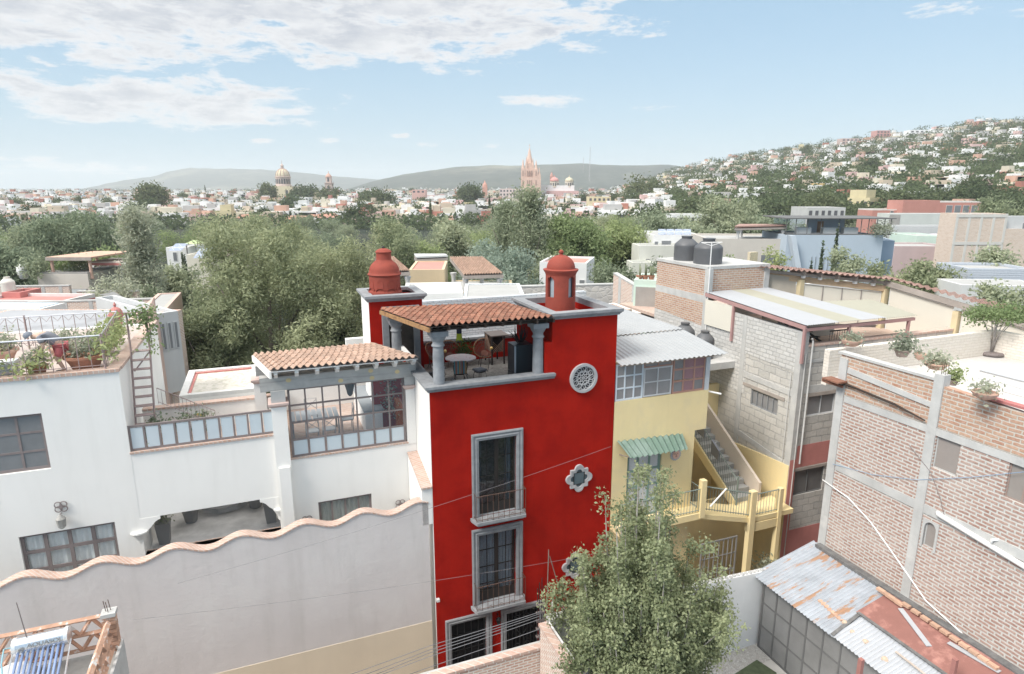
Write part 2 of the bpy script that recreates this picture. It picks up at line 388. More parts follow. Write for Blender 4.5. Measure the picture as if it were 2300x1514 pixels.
def mould(mb, pts, prof, closed=False, m=0):
    """sweep a profile (out, z) along a polyline of (u,v) corners; 'out' is to the left-hand side normal mitred"""
    n = len(pts); P_ = [Vector((p[0], p[1])) for p in pts]; rows = []
    for i in range(n):
        a = P_[i - 1] if (i > 0 or closed) else None; b = P_[(i + 1) % n] if (i < n - 1 or closed) else None
        def nn(d): d.normalize(); return Vector((d.y, -d.x))
        if a is None: nr = nn(b - P_[i]); k = 1
        elif b is None: nr = nn(P_[i] - a); k = 1
        else:
            n1 = nn(P_[i] - a); n2 = nn(b - P_[i]); nr = (n1 + n2).normalized(); k = 1 / max(.3, nr.dot(n1))
        rows.append([(P_[i].x + nr.x * o * k, P_[i].y + nr.y * o * k, z) for o, z in prof])
    kk = len(prof); o = len(mb.v); r = random.random()
    for rw in rows: mb.v += rw
    for i in range(n if closed else n - 1):
        for j in range(kk):
            a = o + i * kk + j; b = o + i * kk + (j + 1) % kk; c = o + ((i + 1) % n) * kk + (j + 1) % kk; d = o + ((i + 1) % n) * kk + j
            mb.f.append([a, d, c, b]); mb.m.append(m); mb.r.append(r)
    if not closed:
        mb.f.append([o + j for j in range(kk)][::-1]); mb.f.append([o + (n - 1) * kk + j for j in range(kk)]); mb.m += [m, m]; mb.r += [r, r]
    return mb
# ---------------- palette ----------------
RED = P('red_plaster', (.36, .0145, .0085), var=.11, scale=.75, rough=1.0, bump=.004, streak=.32, stain=(.16, .006, .005), col2=(.26, .0095, .007), c2lo=.46, c2hi=.68, c2scale=.9, spec=.03)
RED2 = P('faded_red_plaster', (.27, .05, .031), var=.10, scale=2.2, rough=.8, bump=.004, col2=(.20, .037, .023), c2lo=.5, c2hi=.75, c2scale=2)
CANT = P('grey_cantera_stone', (.26, .27, .285), var=.16, scale=5, rough=.9, bump=.006, bs=30, streak=.45, stain=(.11, .11, .12), rv=.08)
WHITE = P('white_plaster', (.83, .815, .785), var=.03, scale=.6, rough=.9, bump=.006, bs=5, streak=.4, stain=(.68, .665, .63))
MAUVE = P('mauve_plaster', (.62, .585, .575), var=.05, scale=.45, rough=.92, bump=.02, bs=3.5, streak=.6, stain=(.50, .475, .455), col2=(.66, .635, .62), c2lo=.5, c2hi=.7, c2scale=.5)
CREAM = P('cream_plaster', (.68, .59, .46), var=.05, scale=.5, rough=.9, bump=.006, streak=.2, stain=(.55, .47, .37))
YEL = P('yellow_plaster', (.80, .66, .37), var=.05, scale=.6, rough=.9, bump=.005, bs=6, streak=.25, stain=(.60, .49, .27), col2=(.68, .58, .38), c2lo=.5, c2hi=.8, c2scale=.7)
IRON = P('black_iron', (.012, .012, .013), var=.2, rough=.55, bump=.001)
RUST = P('brown_iron', (.10, .055, .04), var=.3, scale=20, rough=.7, bump=.001)
IRON2 = P('weathered_iron', (.19, .16, .155), var=.15, scale=9, rough=.7, bump=.001)
DARKW = P('dark_stained_wood', (.035, .022, .016), var=.3, scale=6, rough=.7, bump=.003)
PINEW = P('pale_pine', (.34, .19, .085), var=.2, scale=8, rough=.75, bump=.003, col2=(.2, .1, .045), c2scale=6)
TILE = P('terracotta_barrel_tile', (0.23, 0.097, 0.061), var=.18, scale=9, rough=.85, bump=.003, bs=40, rv=.26, col2=(.27, .155, .105), c2lo=.45, c2hi=.7, c2scale=6)
TILE2 = P('pale_terracotta_tile', (.37, .25, .19), var=.12, scale=9, rough=.85, bump=.003, bs=40, rv=.16, col2=(.42, .31, .25), c2lo=.45, c2hi=.7, c2scale=6)
DGLASS = P('dark_glass', (.012, .014, .018), var=.2, rough=.08, bump=0, spec=.6)
SGLASS = P('grey_blue_glass', (.09, .13, .15), var=.05, rough=.12, bump=0)
CURT = P('grey_curtain', (.17, .20, .235), var=.15, scale=3, rough=.9, bump=0)
VOID = P('unlit_room', (.02, .02, .022), var=.1, rough=1, bump=0, spec=.1)  # darkness of rooms and hollows put into a near-black colour
FLOOR_T = BR('terrace_paving', (.105, .10, .095), (.08, .077, .072), (.05, .048, .045), .5, .5, .01, .002)
CONC = P('grey_concrete', (.46, .46, .45), var=.12, scale=1.6, rough=.95, bump=.012, bs=9, streak=.35, stain=(.28, .275, .27), col2=(.56, .55, .53), c2lo=.5, c2hi=.7, c2scale=1.3)
ASPH = P('street_asphalt', (.11, .11, .11), var=.2, scale=3, rough=.95, bump=.01)
COBB = STONE('street_cobbles', (.26, .25, .24), (.18, .17, .17), (.10, .10, .095), 5)

def arc(cx, cz, r, a0, a1, n): return [(cx + r * math.cos(R_(a0 + (a1 - a0) * i / n)), cz + r * math.sin(R_(a0 + (a1 - a0) * i / n))) for i in range(n + 1)]
CAP = [(0, 0), (.06, 0), (.06, .03), (.10, .07), (.10, .085), (.15, .12), (.15, .21), (0, .21)]       # stone cornice profile (out, z)
def capz(prof, z): return [(o, z + q) for o, q in prof]

# ---------------- street and ground close by ----------------
g = MB(); g.box((-30, -4.02, -.9), (40, 0, -.6)); solo('street', g, COBB, kind='structure')

# ---------------- the red house ----------------
H = thing('red_house', 'tall narrow red town house with two domed cupolas and a covered roof terrace', 'house', (0, 0, -.6))
w1 = [FU(1074, 988, 0), FU(1159, 975, 0)]; W1 = (w1[0][0], w1[1][0], 5.56, 8.20)
W2 = (1.50, 2.83, 2.30, 4.86)
D1 = (FU(1013, 1402, 0)[0], FU(1092, 1385, 0)[0], -.6, 1.76); D2 = (FU(1137, 1382, 0)[0], FU(1211, 1365, 0)[0], -.6, 1.66)
QF = [FU(1299.5, 1073, 0), FU(1290, 1269, 0)]; RS = FU(1309.5, 848.5, 0)
holes = [W1, W2, D1, D2] + [(q[0] - .2, q[0] + .2, q[1] - .2, q[1] + .2) for q in QF]
mb = MB(); wall_holes(mb, 0, 6.46, -.6, 10.03, 0, .3, holes)
TU0, TU1, TV1, TZ = 4.08, 6.46, 3.1, 11.95
mb.box((TU0, 0, 10.03), (TU1, .22, TZ)); mb.box((TU0, .22, 9.35), (TU0 + .22, TV1, TZ)); mb.box((TU1 - .22, .22, 9.35), (TU1, TV1, TZ)); mb.box((TU0 + .22, TV1 - .22, 9.35), (TU1 - .22, TV1, TZ))
mb.box((TU0 + .22, .22, 11.3), (TU1 - .22, TV1 - .22, 11.4)); mb.box((0, .3, 9.1), (.24, 3.9, 10.0)); mb.box((.79, 5.4, 9.35), (6.3, 5.6, 10.12)); mb.box((3.83, .02, 9.42), (4.08, .34, 11.2))
part('wall', mb, RED, H)
mb = MB(); mb.box((-.012, .0, -.6), (0.0, 3.9, 9.98)); mb.box((-1.112, 3.93, -.6), (-1.1, 5.7, 12.2)); mb.box((-1.1, 5.7, -.6), (.78, 5.712, 12.2))
part('white_side_wall', mb, WHITE, H, label='plain white plastered side of the red house')
mb = MB(); mb.box((.0, .3, -.6), (6.44, 5.6, 9.1)); mb.box((.24, .3, 9.1), (6.2, 5.4, 9.35)); part('terrace_floor', mb, FLOOR_T, H)
lt = part('side_tower', MB().box((-1.1, 3.93, -.6), (.78, 5.7, 12.2)), RED, H)
mb = MB(); mould(mb, [(-1.1, 5.7), (-1.1, 3.93), (.78, 3.93), (.78, 5.7)], capz(CAP, 12.2), closed=True); mb.box((-1.1, 3.93, 12.3), (.78, 4.1, 12.41)); mb.box((-1.1, 4.1, 12.3), (-.93, 5.53, 12.41)); mb.box((.61, 4.1, 12.3), (.78, 5.53, 12.41)); mb.box((-1.1, 5.53, 12.3), (.78, 5.7, 12.41))
part('tower_cornice', mb, CANT, H)
def cap_ring(u0, v0, u1, v1, z, t=.22):
    mb = MB(); mould(mb, [(u0, v1), (u0, v0), (u1, v0), (u1, v1)], capz(CAP, z), closed=True)
    zz = z + .205; mb.box((u0, v0, z), (u1, v0 + t, zz)); mb.box((u0, v1 - t, z), (u1, v1, zz)); mb.box((u0, v0 + t, z), (u0 + t, v1 - t, zz)); mb.box((u1 - t, v0 + t, z), (u1, v1 - t, zz)); return mb
part('stair_tower_cornice', cap_ring(TU0, 0, TU1, TV1, TZ), CANT, H)
mb = MB(); PC = [(o, z * .9) for o, z in CAP]
mould(mb, [(-.0, 3.0), (0, 0), (4.16, 0)], capz(PC, 10.0)); mb.box((0, 0, 10.031), (4.16, .32, 10.185)); mb.box((0, .32, 10.0), (.32, 3.4, 10.185))
mould(mb, [(.79, 5.4), (6.3, 5.4)], capz(PC, 10.12)); mb.box((.79, 5.4, 10.122), (6.3, 5.66, 10.30))
part('parapet_cap', mb, CANT, H)
# cupolas
def arch_face(mb, cu, cv, r, ang, w, z0, z1, t=.02, out=.0, m=0):   # raised arch patch on a drum
    pts = [(-w, z0), (w, z0), (w, z1 - w)] + [(w * math.cos(R_(a)), z1 - w + w * math.sin(R_(a))) for a in range(20, 180, 20)] + [(-w, z1 - w)]
    k = len(pts); vs = []
    for rr in (r - .05, r + out + t):
        for a, z in pts:
            th = ang + a / r; vs.append((cu + rr * math.cos(th), cv + rr * math.sin(th), z))
    mb.add(vs, [tuple(range(k, 2 * k))] + [(i, (i + 1) % k, k + (i + 1) % k, k + i) for i in range(k)], m); return mb
cu, cv = -.37, 4.75
prof = [(.60, 12.3), (.60, 12.42), (.57, 12.48), (.55, 12.5), (.55, 13.02), (.58, 13.04), (.60, 13.08), (.56, 13.12)]
prof += [(.545 * math.cos(R_(a)) ** .8, 13.12 + .50 * math.sin(R_(a))) for a in range(6, 62, 8)]
prof += [(.275, 13.60), (.265, 13.63), (.265, 13.86), (.285, 13.87), (.29, 13.9), (.24, 13.96), (.14, 14.01), (.03, 14.03)]
k = .97; prof = [(r, 12.3 + (z - 12.3) * .96) for r, z in prof]
cp = part('round_cupola', MB().lathe(cu, cv, prof, 40), RED2, H, smooth='auto')
mb = MB()
for a in (-118, -78, -158, -38): 
    arch_face(mb, cu, cv, .55, R_(a), .11, 12.58, 12.88, .012); 
    arch_face(mb, cu, cv, .55, R_(a), .15, 12.56, 12.59, .035)
part('blind_niche', mb, RED2, cp)
part('cap_knob', MB().lathe(cu, cv, [(.05, 13.95), (.05, 14.0), (.02, 14.04)], 8), IRON, cp)
cu, cv = 5.12, 1.62
base = MB().lathe(cu, cv, [(1.05, 11.4)] + [(1.05 * math.cos(R_(a)), 11.4 + .66 * math.sin(R_(a))) for a in range(8, 88, 10)], 40)
cp = part('lantern_cupola', base, RED2, H, smooth='auto')
mb = MB(); n = 48; r0, r1 = .52, .43; z0, z1 = 11.85, 13.20; opn = [R_(a) for a in (-68, -158, 22, 112)]; ow = .155
zs = [z0, 12.2] + [12.2 + .33 + .0 + .14 * math.sin(R_(a)) for a in range(0, 91, 18)] + [z1]
def solidat(t, z):
    for q in opn:
        d = (t - q + math.pi) % (2 * math.pi) - math.pi; x = abs(d) * r0
        if x < ow and 12.4 < z < 12.92 + .19 * math.sqrt(max(0, 1 - (x / ow) ** 2)): return False
    return True
zz = [z0, 12.4] + [12.4 + .04 * i for i in range(1, 19)] + [z1]; nn = 120
for i in range(nn):
    for j in range(len(zz) - 1):
        t0, t1 = 2 * math.pi * i / nn, 2 * math.pi * (i + 1) / nn; a, b = zz[j], zz[j + 1]
        if not solidat((t0 + t1) / 2, (a + b) / 2): 
            continue
        for rr, fl in ((r0, 0), (r1, 1)):
            q = [(cu + rr * math.cos(t0), cv + rr * math.sin(t0), a), (cu + rr * math.cos(t1), cv + rr * math.sin(t1), a), (cu + rr * math.cos(t1), cv + rr * math.sin(t1), b), (cu + rr * math.cos(t0), cv + rr * math.sin(t0), b)]
            mb.add(q, [(0, 1, 2, 3)])
        for (tt, s) in ((t0, -1), (t1, 1)):
            if not solidat((t0 + t1) / 2 + s * 2 * math.pi / nn, (a + b) / 2): mb.add([(cu + r * math.cos(tt), cv + r * math.sin(tt), z) for r, z in ((r1, a), (r0, a), (r0, b), (r1, b))], [(0, 1, 2, 3)])
        for (ja, zc) in ((j - 1, a), (j + 1, b)):
            if 0 <= ja < len(zz) - 1 and not solidat((t0 + t1) / 2, (zz[ja] + zz[ja + 1]) / 2): mb.add([(cu + r * math.cos(t), cv + r * math.sin(t), zc) for r, t in ((r1, t0), (r0, t0), (r0, t1), (r1, t1))], [(0, 1, 2, 3)])
part('drum', mb, RED2, cp)
prof = [(.43, 13.15), (.525, 13.15), (.54, 13.19), (.55, 13.22), (.60, 13.29), (.61, 13.33), (.49, 13.36)] + [(.49 * math.cos(R_(a)), 13.36 + .46 * math.sin(R_(a))) for a in range(8, 84, 8)] + [(.06, 13.83), (.055, 13.86), (.09, 13.90), (.08, 13.95), (.04, 13.98), (.01, 14.0)]
part('dome', MB().lathe(cu, cv, prof, 36), RED2, cp, smooth='auto')
part('pane', MB().lathe(cu, cv, [(.40, 12.3), (.40, 13.14)], 16), P('milky_glass', (.30, .36, .40), var=.1, rough=.15, bump=0), cp)
# stone surrounds, windows and balconies
def stone_frame(o, i, v=-.001):
    mb = MB(); (a, b, c, d) = i; t = o
    prof = [(0, 0), (0, -.05), (.35, -.07), (.5, -.045), (.8, -.075), (1, -.06), (1, 0)]
    def edge(pa, pb, qa, qb):   # inner to outer
        for (f0, d0), (f1, d1) in zip(prof[:-1], prof[1:]):
            L = lambda p, q, f: (p[0] + (q[0] - p[0]) * f, p[1] + (q[1] - p[1]) * f)
            x0 = L(pa, qa, f0); x1 = L(pb, qb, f0); y0 = L(pa, qa, f1); y1 = L(pb, qb, f1)
            mb.add([(x0[0], v + d0, x0[1]), (x1[0], v + d0, x1[1]), (y1[0], v + d1, y1[1]), (y0[0], v + d1, y0[1])], [(0, 1, 2, 3)], 0, .5)
    edge((a, c), (a, d), (a - t, c), (a - t, d + t)); edge((a, d), (b, d), (a - t, d + t), (b + t, d + t)); edge((b, d), (b, c), (b + t, d + t), (b + t, c))
    mb.box((a - .02, v - .002, c), (a, .14, d)); mb.box((b, v - .002, c), (b + .02, .14, d)); mb.box((a - .02, v - .003, d), (b + .02, .14, d + .02))
    return mb
def scroll(mb, u, v, z, s=.05, flip=1, m=0):
    pts = [(u + flip * s * (1 - t / 9) * math.cos(t * .9), v, z + s * (1 - t / 9) * math.sin(t * .9)) for t in range(8)]
    mb.tube(pts, .006, 4, m)
for nm, (a, b, c, d), lab in (('upper', W1, 'upper french window with its dark room behind'), ('lower', W2, 'lower french window with pale drawn curtains')):
    fw = part('french_window', stone_frame(.235, (a, b, c, d)), CANT, H, label=lab)
    bz = c - .12
    mb = MB(); mb.prism([(a - .3, 0), (a - .3, -.1), (a - .2, -.42), (b + .2, -.42), (b + .3, -.1), (b + .3, 0)], bz, bz + .10); mb.prism([(a - .24, 0), (a - .14, -.34), (b + .14, -.34), (b + .24, 0)], bz - .07, bz); mb.box((a, 0, bz + .1), (b, .14, c + .002))
    part('balcony_slab', mb, CANT, fw)
    mb = MB(); cc = (a + b) / 2
    grid_frame(mb, a + .01, cc - .02, c + .01, d - .01, .10, .14, 2, 4, .022, .045); grid_frame(mb, cc + .02, b - .01, c + .01, d - .01, .10, .14, 2, 4, .022, .045)
    mb.box((cc - .02, .09, c + .01), (cc + .02, .13, d - .01)); mb.box((a + .05, .11, c + .05), (cc - .06, .125, c + .36)); mb.box((cc + .06, .11, c + .05), (b - .05, .125, c + .36))
    part('iron_sash', mb, P('dark_window_iron', (.022, .018, .016), rough=.6), fw)
    part('pane', MB().box((a + .05, .126, c + .05), (b - .05, .129, d - .05)), GLASS('clear_dark_glass', (.75, .78, .8), .93, .03), fw)
    cw = MB()
    def curt(x0, x1, z0, z1):
        k = max(4, int((x1 - x0) / .02)); vs = []
        for i in range(k + 1):
            x = x0 + (x1 - x0) * i / k; y = .2 + .018 * math.sin(i * 1.25) + .01 * math.sin(i * .5); vs += [(x, y, z0), (x, y, z1)]
        cw.add(vs, [(2 * i, 2 * i + 2, 2 * i + 3, 2 * i + 1) for i in range(k)])
    if nm == 'upper': curt(a + .06, a + .15, c + .1, d - .05); curt(b - .34, b - .12, c + .25, d - .05)
    else: curt(a + .05, cc - .05, c + .4, d - .05); curt(cc + .05, b - .06, c + .3, d - .05)
    part('curtain', cw, CURT if nm == 'upper' else P('pale_curtain', (.40, .47, .54), var=.15, scale=3, bump=0), fw)
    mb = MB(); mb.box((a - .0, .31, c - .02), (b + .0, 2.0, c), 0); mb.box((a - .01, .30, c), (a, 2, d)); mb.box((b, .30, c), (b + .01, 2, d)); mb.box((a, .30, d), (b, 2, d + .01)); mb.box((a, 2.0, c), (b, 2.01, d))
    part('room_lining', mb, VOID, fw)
    mb = MB(); x0, x1, y = a - .2, b + .2, -.37; zt = bz + 1.0; zb = bz + .17
    for z in (zt, zb): mb.tube([(x0, -.03, z), (x0, y, z), (x1, y, z), (x1, -.03, z)], .013, 4)
    k = 9
    for i in range(k + 1):
        u = x0 + (x1 - x0) * i / k; mb.tube([(u, y, bz + .1), (u, y, zt)], .009, 4)
        if i < k:
            um = u + (x1 - x0) / k / 2
            if i % 2 == 0: scroll(mb, um - .028, y, zb + .045, .028, 1); scroll(mb, um + .028, y, zb + .045, .028, -1)
            if i % 3 == 0: scroll(mb, um - .028, y, zt - .045, .028, 1); scroll(mb, um + .028, y, zt - .045, .028, -1)
    for u in (x0, x1): mb.tube([(u, -.18, zb), (u, -.18, zt)], .009, 4)
    part('balcony_railing', mb, RUST, fw)
# street doors
for (a, b, c, d), kind in ((D1, 'window'), (D2, 'gate')):
    fw = part('street_door' if kind == 'gate' else 'street_window', stone_frame(.2, (a, b, c, d)), CANT, H)
    part('door_leaf', MB().box((a, .16, c), (b, .2, d)), VOID, fw)  # flat near-black sheet standing for the dark behind the grille
    mb = MB()
    if kind == 'window': grid_frame(mb, a, b, c, d, .10, .14, 5, 4, .025, .05)
    else:
        grid_frame(mb, a, b, c, d, .10, .14, 9, 1, .02, .05); cc = (a + b) / 2
        for s in (-1, 1):
            mb.tube([(cc + s * (.04 + .2 * math.sin(t * .35)), .08, d - .25 - .09 * t + .0) for t in range(12)], .014, 5)
            for zz_, rr_ in ((d - .35, .11), (d - .62, .13), (d - 1.5, .12)):
                mb.tube([(cc + s * (.17 + rr_ * (1 - t / 13) * math.cos(t * .62)), .08, zz_ + rr_ * (1 - t / 13) * math.sin(t * .62)) for t in range(11)], .014, 5)
    part('iron_grille', mb, IRON, fw)
# quatrefoil windows
def quatre(cu, cz, a, r, k=1.0):
    pts = []; a *= k; r *= k
    for q in range(4):
        ang = q * 90 - 90; ca, sa = math.cos(R_(ang)), math.sin(R_(ang))
        loc = [(a, -a), (a, -r)] + [(a + r * math.cos(R_(t)) * 1.0, r * math.sin(R_(t))) for t in range(-80, 90, 20)] + [(a, r)]
        for x, y in loc: pts.append((cu + x * ca - y * sa, cz + x * sa + y * ca))
    return pts
def ring_uz(mb, o, i, v0, v1, vin, m=0):
    n = len(o); vs = [(p[0], v0, p[1]) for p in o] + [(p[0], v1, p[1]) for p in o] + [(p[0], v1, p[1]) for p in i] + [(p[0], vin, p[1]) for p in i]
    fs = []
    for L in range(3): fs += [(L * n + j, L * n + (j + 1) % n, (L + 1) * n + (j + 1) % n, (L + 1) * n + j) for j in range(n)]
    mb.add(vs, fs, m); return mb
for q in QF:
    o = quatre(q[0], q[1], .335, .17); i1 = quatre(q[0], q[1], .335, .17, .86); i2 = quatre(q[0], q[1], .335, .17, .66)
    mb = MB(); ring_uz(mb, o, i1, 0, -.07, -.055); ring_uz(mb, i1, i2, -.055, -.055, -.01)
    vs = [(p[0], -.055, p[1]) for p in i1] + [(p[0], -.012, p[1]) for p in i2]; n = len(i1); mb.add(vs, [(j, (j + 1) % n, n + (j + 1) % n, n + j) for j in range(n)])
    qw = part('quatrefoil_window', mb, P('pale_cantera', (.40, .40, .41), var=.12, scale=5, bump=.004), H)
    vs = [(p[0], -.008, p[1]) for p in i2]; part('pane', MB().add(vs, [tuple(range(n))]), SGLASS, qw)
    part('iron_sash', grid_frame(MB(), q[0] - .21, q[0] + .21, q[1] - .23, q[1] + .23, -.045, -.015, 1, 1, .02, .022), IRON, qw)
    part('square_pane', MB().box((q[0] - .19, -.028, q[1] - .21), (q[0] + .19, -.024, q[1] + .21)), SGLASS, qw)
# rose window
cu, cz = RS; mb = MB()
def circ(mb, a, z, r, t, v=-.05, n=20, m=0): mb.tube([(a + r * math.cos(2 * math.pi * i / n), v, z + r * math.sin(2 * math.pi * i / n)) for i in range(n + 1)], t, 6, m, caps=False)
PALE = P('pale_cantera', (.40, .40, .41))
o = [(cu + .50 * math.cos(R_(t)), cz + .50 * math.sin(R_(t))) for t in range(0, 360, 9)]; i1 = [(cu + .41 * math.cos(R_(t)), cz + .41 * math.sin(R_(t))) for t in range(0, 360, 9)]
ring_uz(mb, o, i1, 0, -.09, -.004); rw = part('rose_window', mb, PALE, H)
mb = MB()
for k in range(12):
    t = 2 * math.pi * k / 12; circ(mb, cu + .315 * math.cos(t), cz + .315 * math.sin(t), .083, .016, -.03, 14)
    a = t + .12; mb.tube([(cu + .26 * math.cos(t - .1), -.03, cz + .26 * math.sin(t - .1)), (cu + .37 * math.cos(t + .1), -.03, cz + .37 * math.sin(t + .1))], .010, 4)
for k in range(8):
    t = 2 * math.pi * (k + .5) / 8; circ(mb, cu + .165 * math.cos(t), cz + .165 * math.sin(t), .055, .015, -.03, 12)
    mb.tube([(cu + .03 * math.cos(t), -.03, cz + .03 * math.sin(t)), (cu + .11 * math.cos(t), -.03, cz + .11 * math.sin(t))], .012, 4)
circ(mb, cu, cz, .235, .016, -.03, 30); circ(mb, cu, cz, .03, .012, -.03, 8)
part('tracery', mb, PALE, rw); part('pane', MB().add([(p[0], -.003, p[1]) for p in i1], [tuple(range(len(i1)))]), P('rose_dark', (.03, .03, .035), bump=0), rw)
# columns
def column(cu, cv, z0, z1, r=.175):
    prof = [(r * 1.02, z0), (r * 1.02, z0 + .5)] + [(r * .985, z0 + .505), (r * .985, z0 + .85), (r, z0 + .855), (r * .9, z1 - .5), (r * 1.12, z1 - .49), (r * 1.16, z1 - .46), (r * 1.0, z1 - .43), (r * .95, z1 - .35), (r * 1.05, z1 - .32), (r * 1.25, z1 - .27), (r * 1.42, z1 - .21), (r * 1.42, z1 - .17), (r * 1.3, z1 - .16)]
    mb = MB().lathe(cu, cv, prof, 24); mb.box((cu - r * 1.5, cv - r * 1.5, z1 - .16), (cu + r * 1.5, cv + r * 1.5, z1)); return mb
for a, b, z0 in ((.36, .2, 10.18), (3.66, .18, 10.18), (-.28, 3.45, 9.98)):
    part('stone_column', column(a, b, z0, 11.86 if b < 1 else 11.70), CANT, H, smooth='auto')
# tower doorway
mb = MB(); mb.box((-.68, 3.80, 9.35), (-.46, 3.93, 11.8)); mb.box((.42, 3.80, 9.35), (.64, 3.93, 11.8)); mb.box((-.68, 3.79, 11.8), (.64, 3.93, 12.0)); mb.box((-.72, 3.72, 9.35), (-.42, 3.80, 9.6)); mb.box((.38, 3.72, 9.35), (.72, 3.80, 9.6))
dw = part('terrace_doorway', mb, CANT, H); part('door_leaf', MB().box((-.46, 3.88, 9.35), (.42, 3.925, 11.8)), P('weathered_door', (.05, .042, .037), var=.3, scale=4), dw)
mb = MB(); 
for z in (9.5, 10.2, 10.9): mb.box((.0, 3.85, z), (.34, 3.88, z + .55))
part('door_panel', mb, P('weathered_door', (.05, .042, .037)), dw)
# tiled terrace roof
A, B, Cc, D = (-.02, -.33, 12.13), (4.14, -.33, 12.13), (3.95, 3.9, 12.16), (-.92, 3.9, 12.15)
A = (.0, -.31, 12.12); B = (3.98, -.31, 12.10); Cc = (3.8, 3.5, 11.93); D = (-.79, 3.55, 12.03)
rf = part('tiled_roof', tiles(MB(), A, B, Cc, D, 20, 11, .048, .03), TILE, H)
mb = MB()
for i in range(8):
    s = i / 7; a = Vector(A).lerp(Vector(B), s); d = Vector(D).lerp(Vector(Cc), s)
    mb.hexa([(a.x, a.y + .04, a.z - .19), (a.x + .06, a.y + .04, a.z - .19), (d.x + .06, d.y, d.z - .22), (d.x, d.y, d.z - .22)], [(a.x, a.y + .04, a.z - .07), (a.x + .06, a.y + .04, a.z - .07), (d.x + .06, d.y, d.z - .09), (d.x, d.y, d.z - .09)])
mb.box((.0, .08, 11.861), (4.05, .26, 11.93)); mb.hexa([(.02, -.27, 12.05), (3.95, -.27, 12.03), (3.78, 3.45, 11.86), (-.76, 3.5, 11.96)], [(.02, -.27, 12.075), (3.95, -.27, 12.055), (3.78, 3.45, 11.885), (-.76, 3.5, 11.985)])
part('rafter', mb, DARKW, rf)
mb = MB(); mb.hexa([(-.04, -.29, 11.92), (.015, -.29, 11.92), (-.76, 3.5, 11.83), (-.82, 3.5, 11.83)], [(-.04, -.29, 12.05), (.015, -.29, 12.05), (-.76, 3.5, 11.96), (-.82, 3.5, 11.96)])
part('fascia_board', mb, PINEW, rf)
# things on and by the house
t = thing('wall_lamp', 'small black lantern on the red wall between the two street doors', 'lamp', (2.05, -.1, 1.4))
lu, lz = FU(1119, 1392, -.12)
t.location = wld(lu, 0, lz - .2); t['_b'] = (lu, 0, lz - .2)
part('lantern_body', MB().lathe(lu, -.14, [(.03, lz - .2), (.06, lz - .12), (.085, lz + .05), (.02, lz + .12)], 6), IRON, t)
part('bracket', MB().tube([(lu, 0, lz + .05), (lu, -.05, lz + .2), (lu, -.14, lz + .2), (lu, -.14, lz + .1)], .012, 5), IRON, t)
su, sz = FU(984, 1349, -.1)
solo('security_camera', MB().box((su - .05, -.14, sz - .04), (su + .05, -.03, sz + .05)).tube([(su + .02, 0, sz), (su + .02, -.04, sz)], .03, 8), P('white_plastic', (.6, .6, .6), bump=0), 'small white camera box fixed to the red wall above the street window', 'camera')
# --- terrace furniture ---
ZF = 9.353
t = thing('round_table', 'round terrace table with a mosaic tiled top on black iron legs', 'table', (1.95, 3.2, ZF))
MOS = BR('mosaic_top', (.40, .27, .26), (.33, .32, .32), (.12, .07, .07), .12, .12, .006, .001)
part('table_top', MB().lathe(1.95, 3.2, [(.54, ZF + .70), (.56, ZF + .72), (.55, ZF + .745), (.02, ZF + .746)], 28), P('mosaic', (.40, .33, .33), var=.3, scale=3, rough=.4, col2=(.28, .12, .09), c2scale=3, c2lo=.55, c2hi=.6, bump=0), t)
mb = MB()
for k in range(4):
    a = k * math.pi / 2 + .5; mb.tube([(1.95 + r * math.cos(a), 3.2 + r * math.sin(a), ZF + z) for r, z in ((.4, .7), (.2, .45), (.15, .3), (.3, .1), (.36, 0))], .014, 5)
part('leg', mb, IRON, t)
def iron_chair(u, v, rz, label, cush, cn, stripe=False):
    t = thing('iron_chair', label, 'chair', (u, v, ZF)); t.rotation_euler = (0, 0, YAW + rz)
    part('seat', MB().lathe(u, v, [(.2, ZF + .42), (.21, ZF + .44), (.2, ZF + .46)], 14), IRON, t)
    for k in range(4):
        a = k * math.pi / 2 + .78; part('leg', MB().tube([(u + r * math.cos(a), v + r * math.sin(a), ZF + z) for r, z in ((.18, .43), (.24, .25), (.2, .1), (.25, 0))], .011, 4), IRON, t)
    mb = MB(); mb.tube([(u - .2, v - .18, ZF + .43), (u - .24, v - .24, ZF + .75), (u - .15, v - .27, ZF + .92), (u + .15, v - .27, ZF + .92), (u + .24, v - .24, ZF + .75), (u + .2, v - .18, ZF + .43)], .013, 5)
    mb.tube([(u - .23, v - .2, ZF + .65), (u + .23, v - .2, ZF + .65)], .008, 4)
    part('backrest', mb, IRON, t)
    mb = MB(); mb.box((u - .19, v - .17, ZF + .46), (u + .19, v + .2, ZF + .52), 0)
    if stripe:
        cols = [0, 1, 2, 0, 3, 2, 1, 0, 2, 3]
        mb = MB(); mb.box((u - .2, v - .17, ZF + .46), (u + .2, v + .2, ZF + .52), 0)
        for i in range(10): mb.box((u - .21 + i * .042, v - .29, ZF + .5), (u - .168 + i * .042, v - .2, ZF + .93), cols[i])
    part('cushion', mb, cush, t); return t
STRP = [P('c_teal', (.05, .16, .19), bump=0), P('c_rust', (.22, .06, .03), bump=0), P('c_grey', (.16, .16, .17), bump=0), P('c_ochre', (.28, .17, .06), bump=0)]
cu_, cv_ = FZ(1036, 868, ZF); iron_chair(cu_, cv_ + .15, -.2, 'black iron chair with striped back cushion in front of the round table', STRP, 0, True)
cu_, cv_ = FZ(1082, 862, ZF); iron_chair(cu_ - .02, cv_ + .12, 1.9, 'black iron chair with grey seat cushion right of the round table', [P('c_pale', (.20, .20, .22), bump=0)], 0)
cu_, cv_ = FZ(975, 845, ZF); iron_chair(1.1, 3.1, -1.3, 'black iron chair half hidden behind the left front column', [P('c_pale', (.20, .20, .22))], 0)
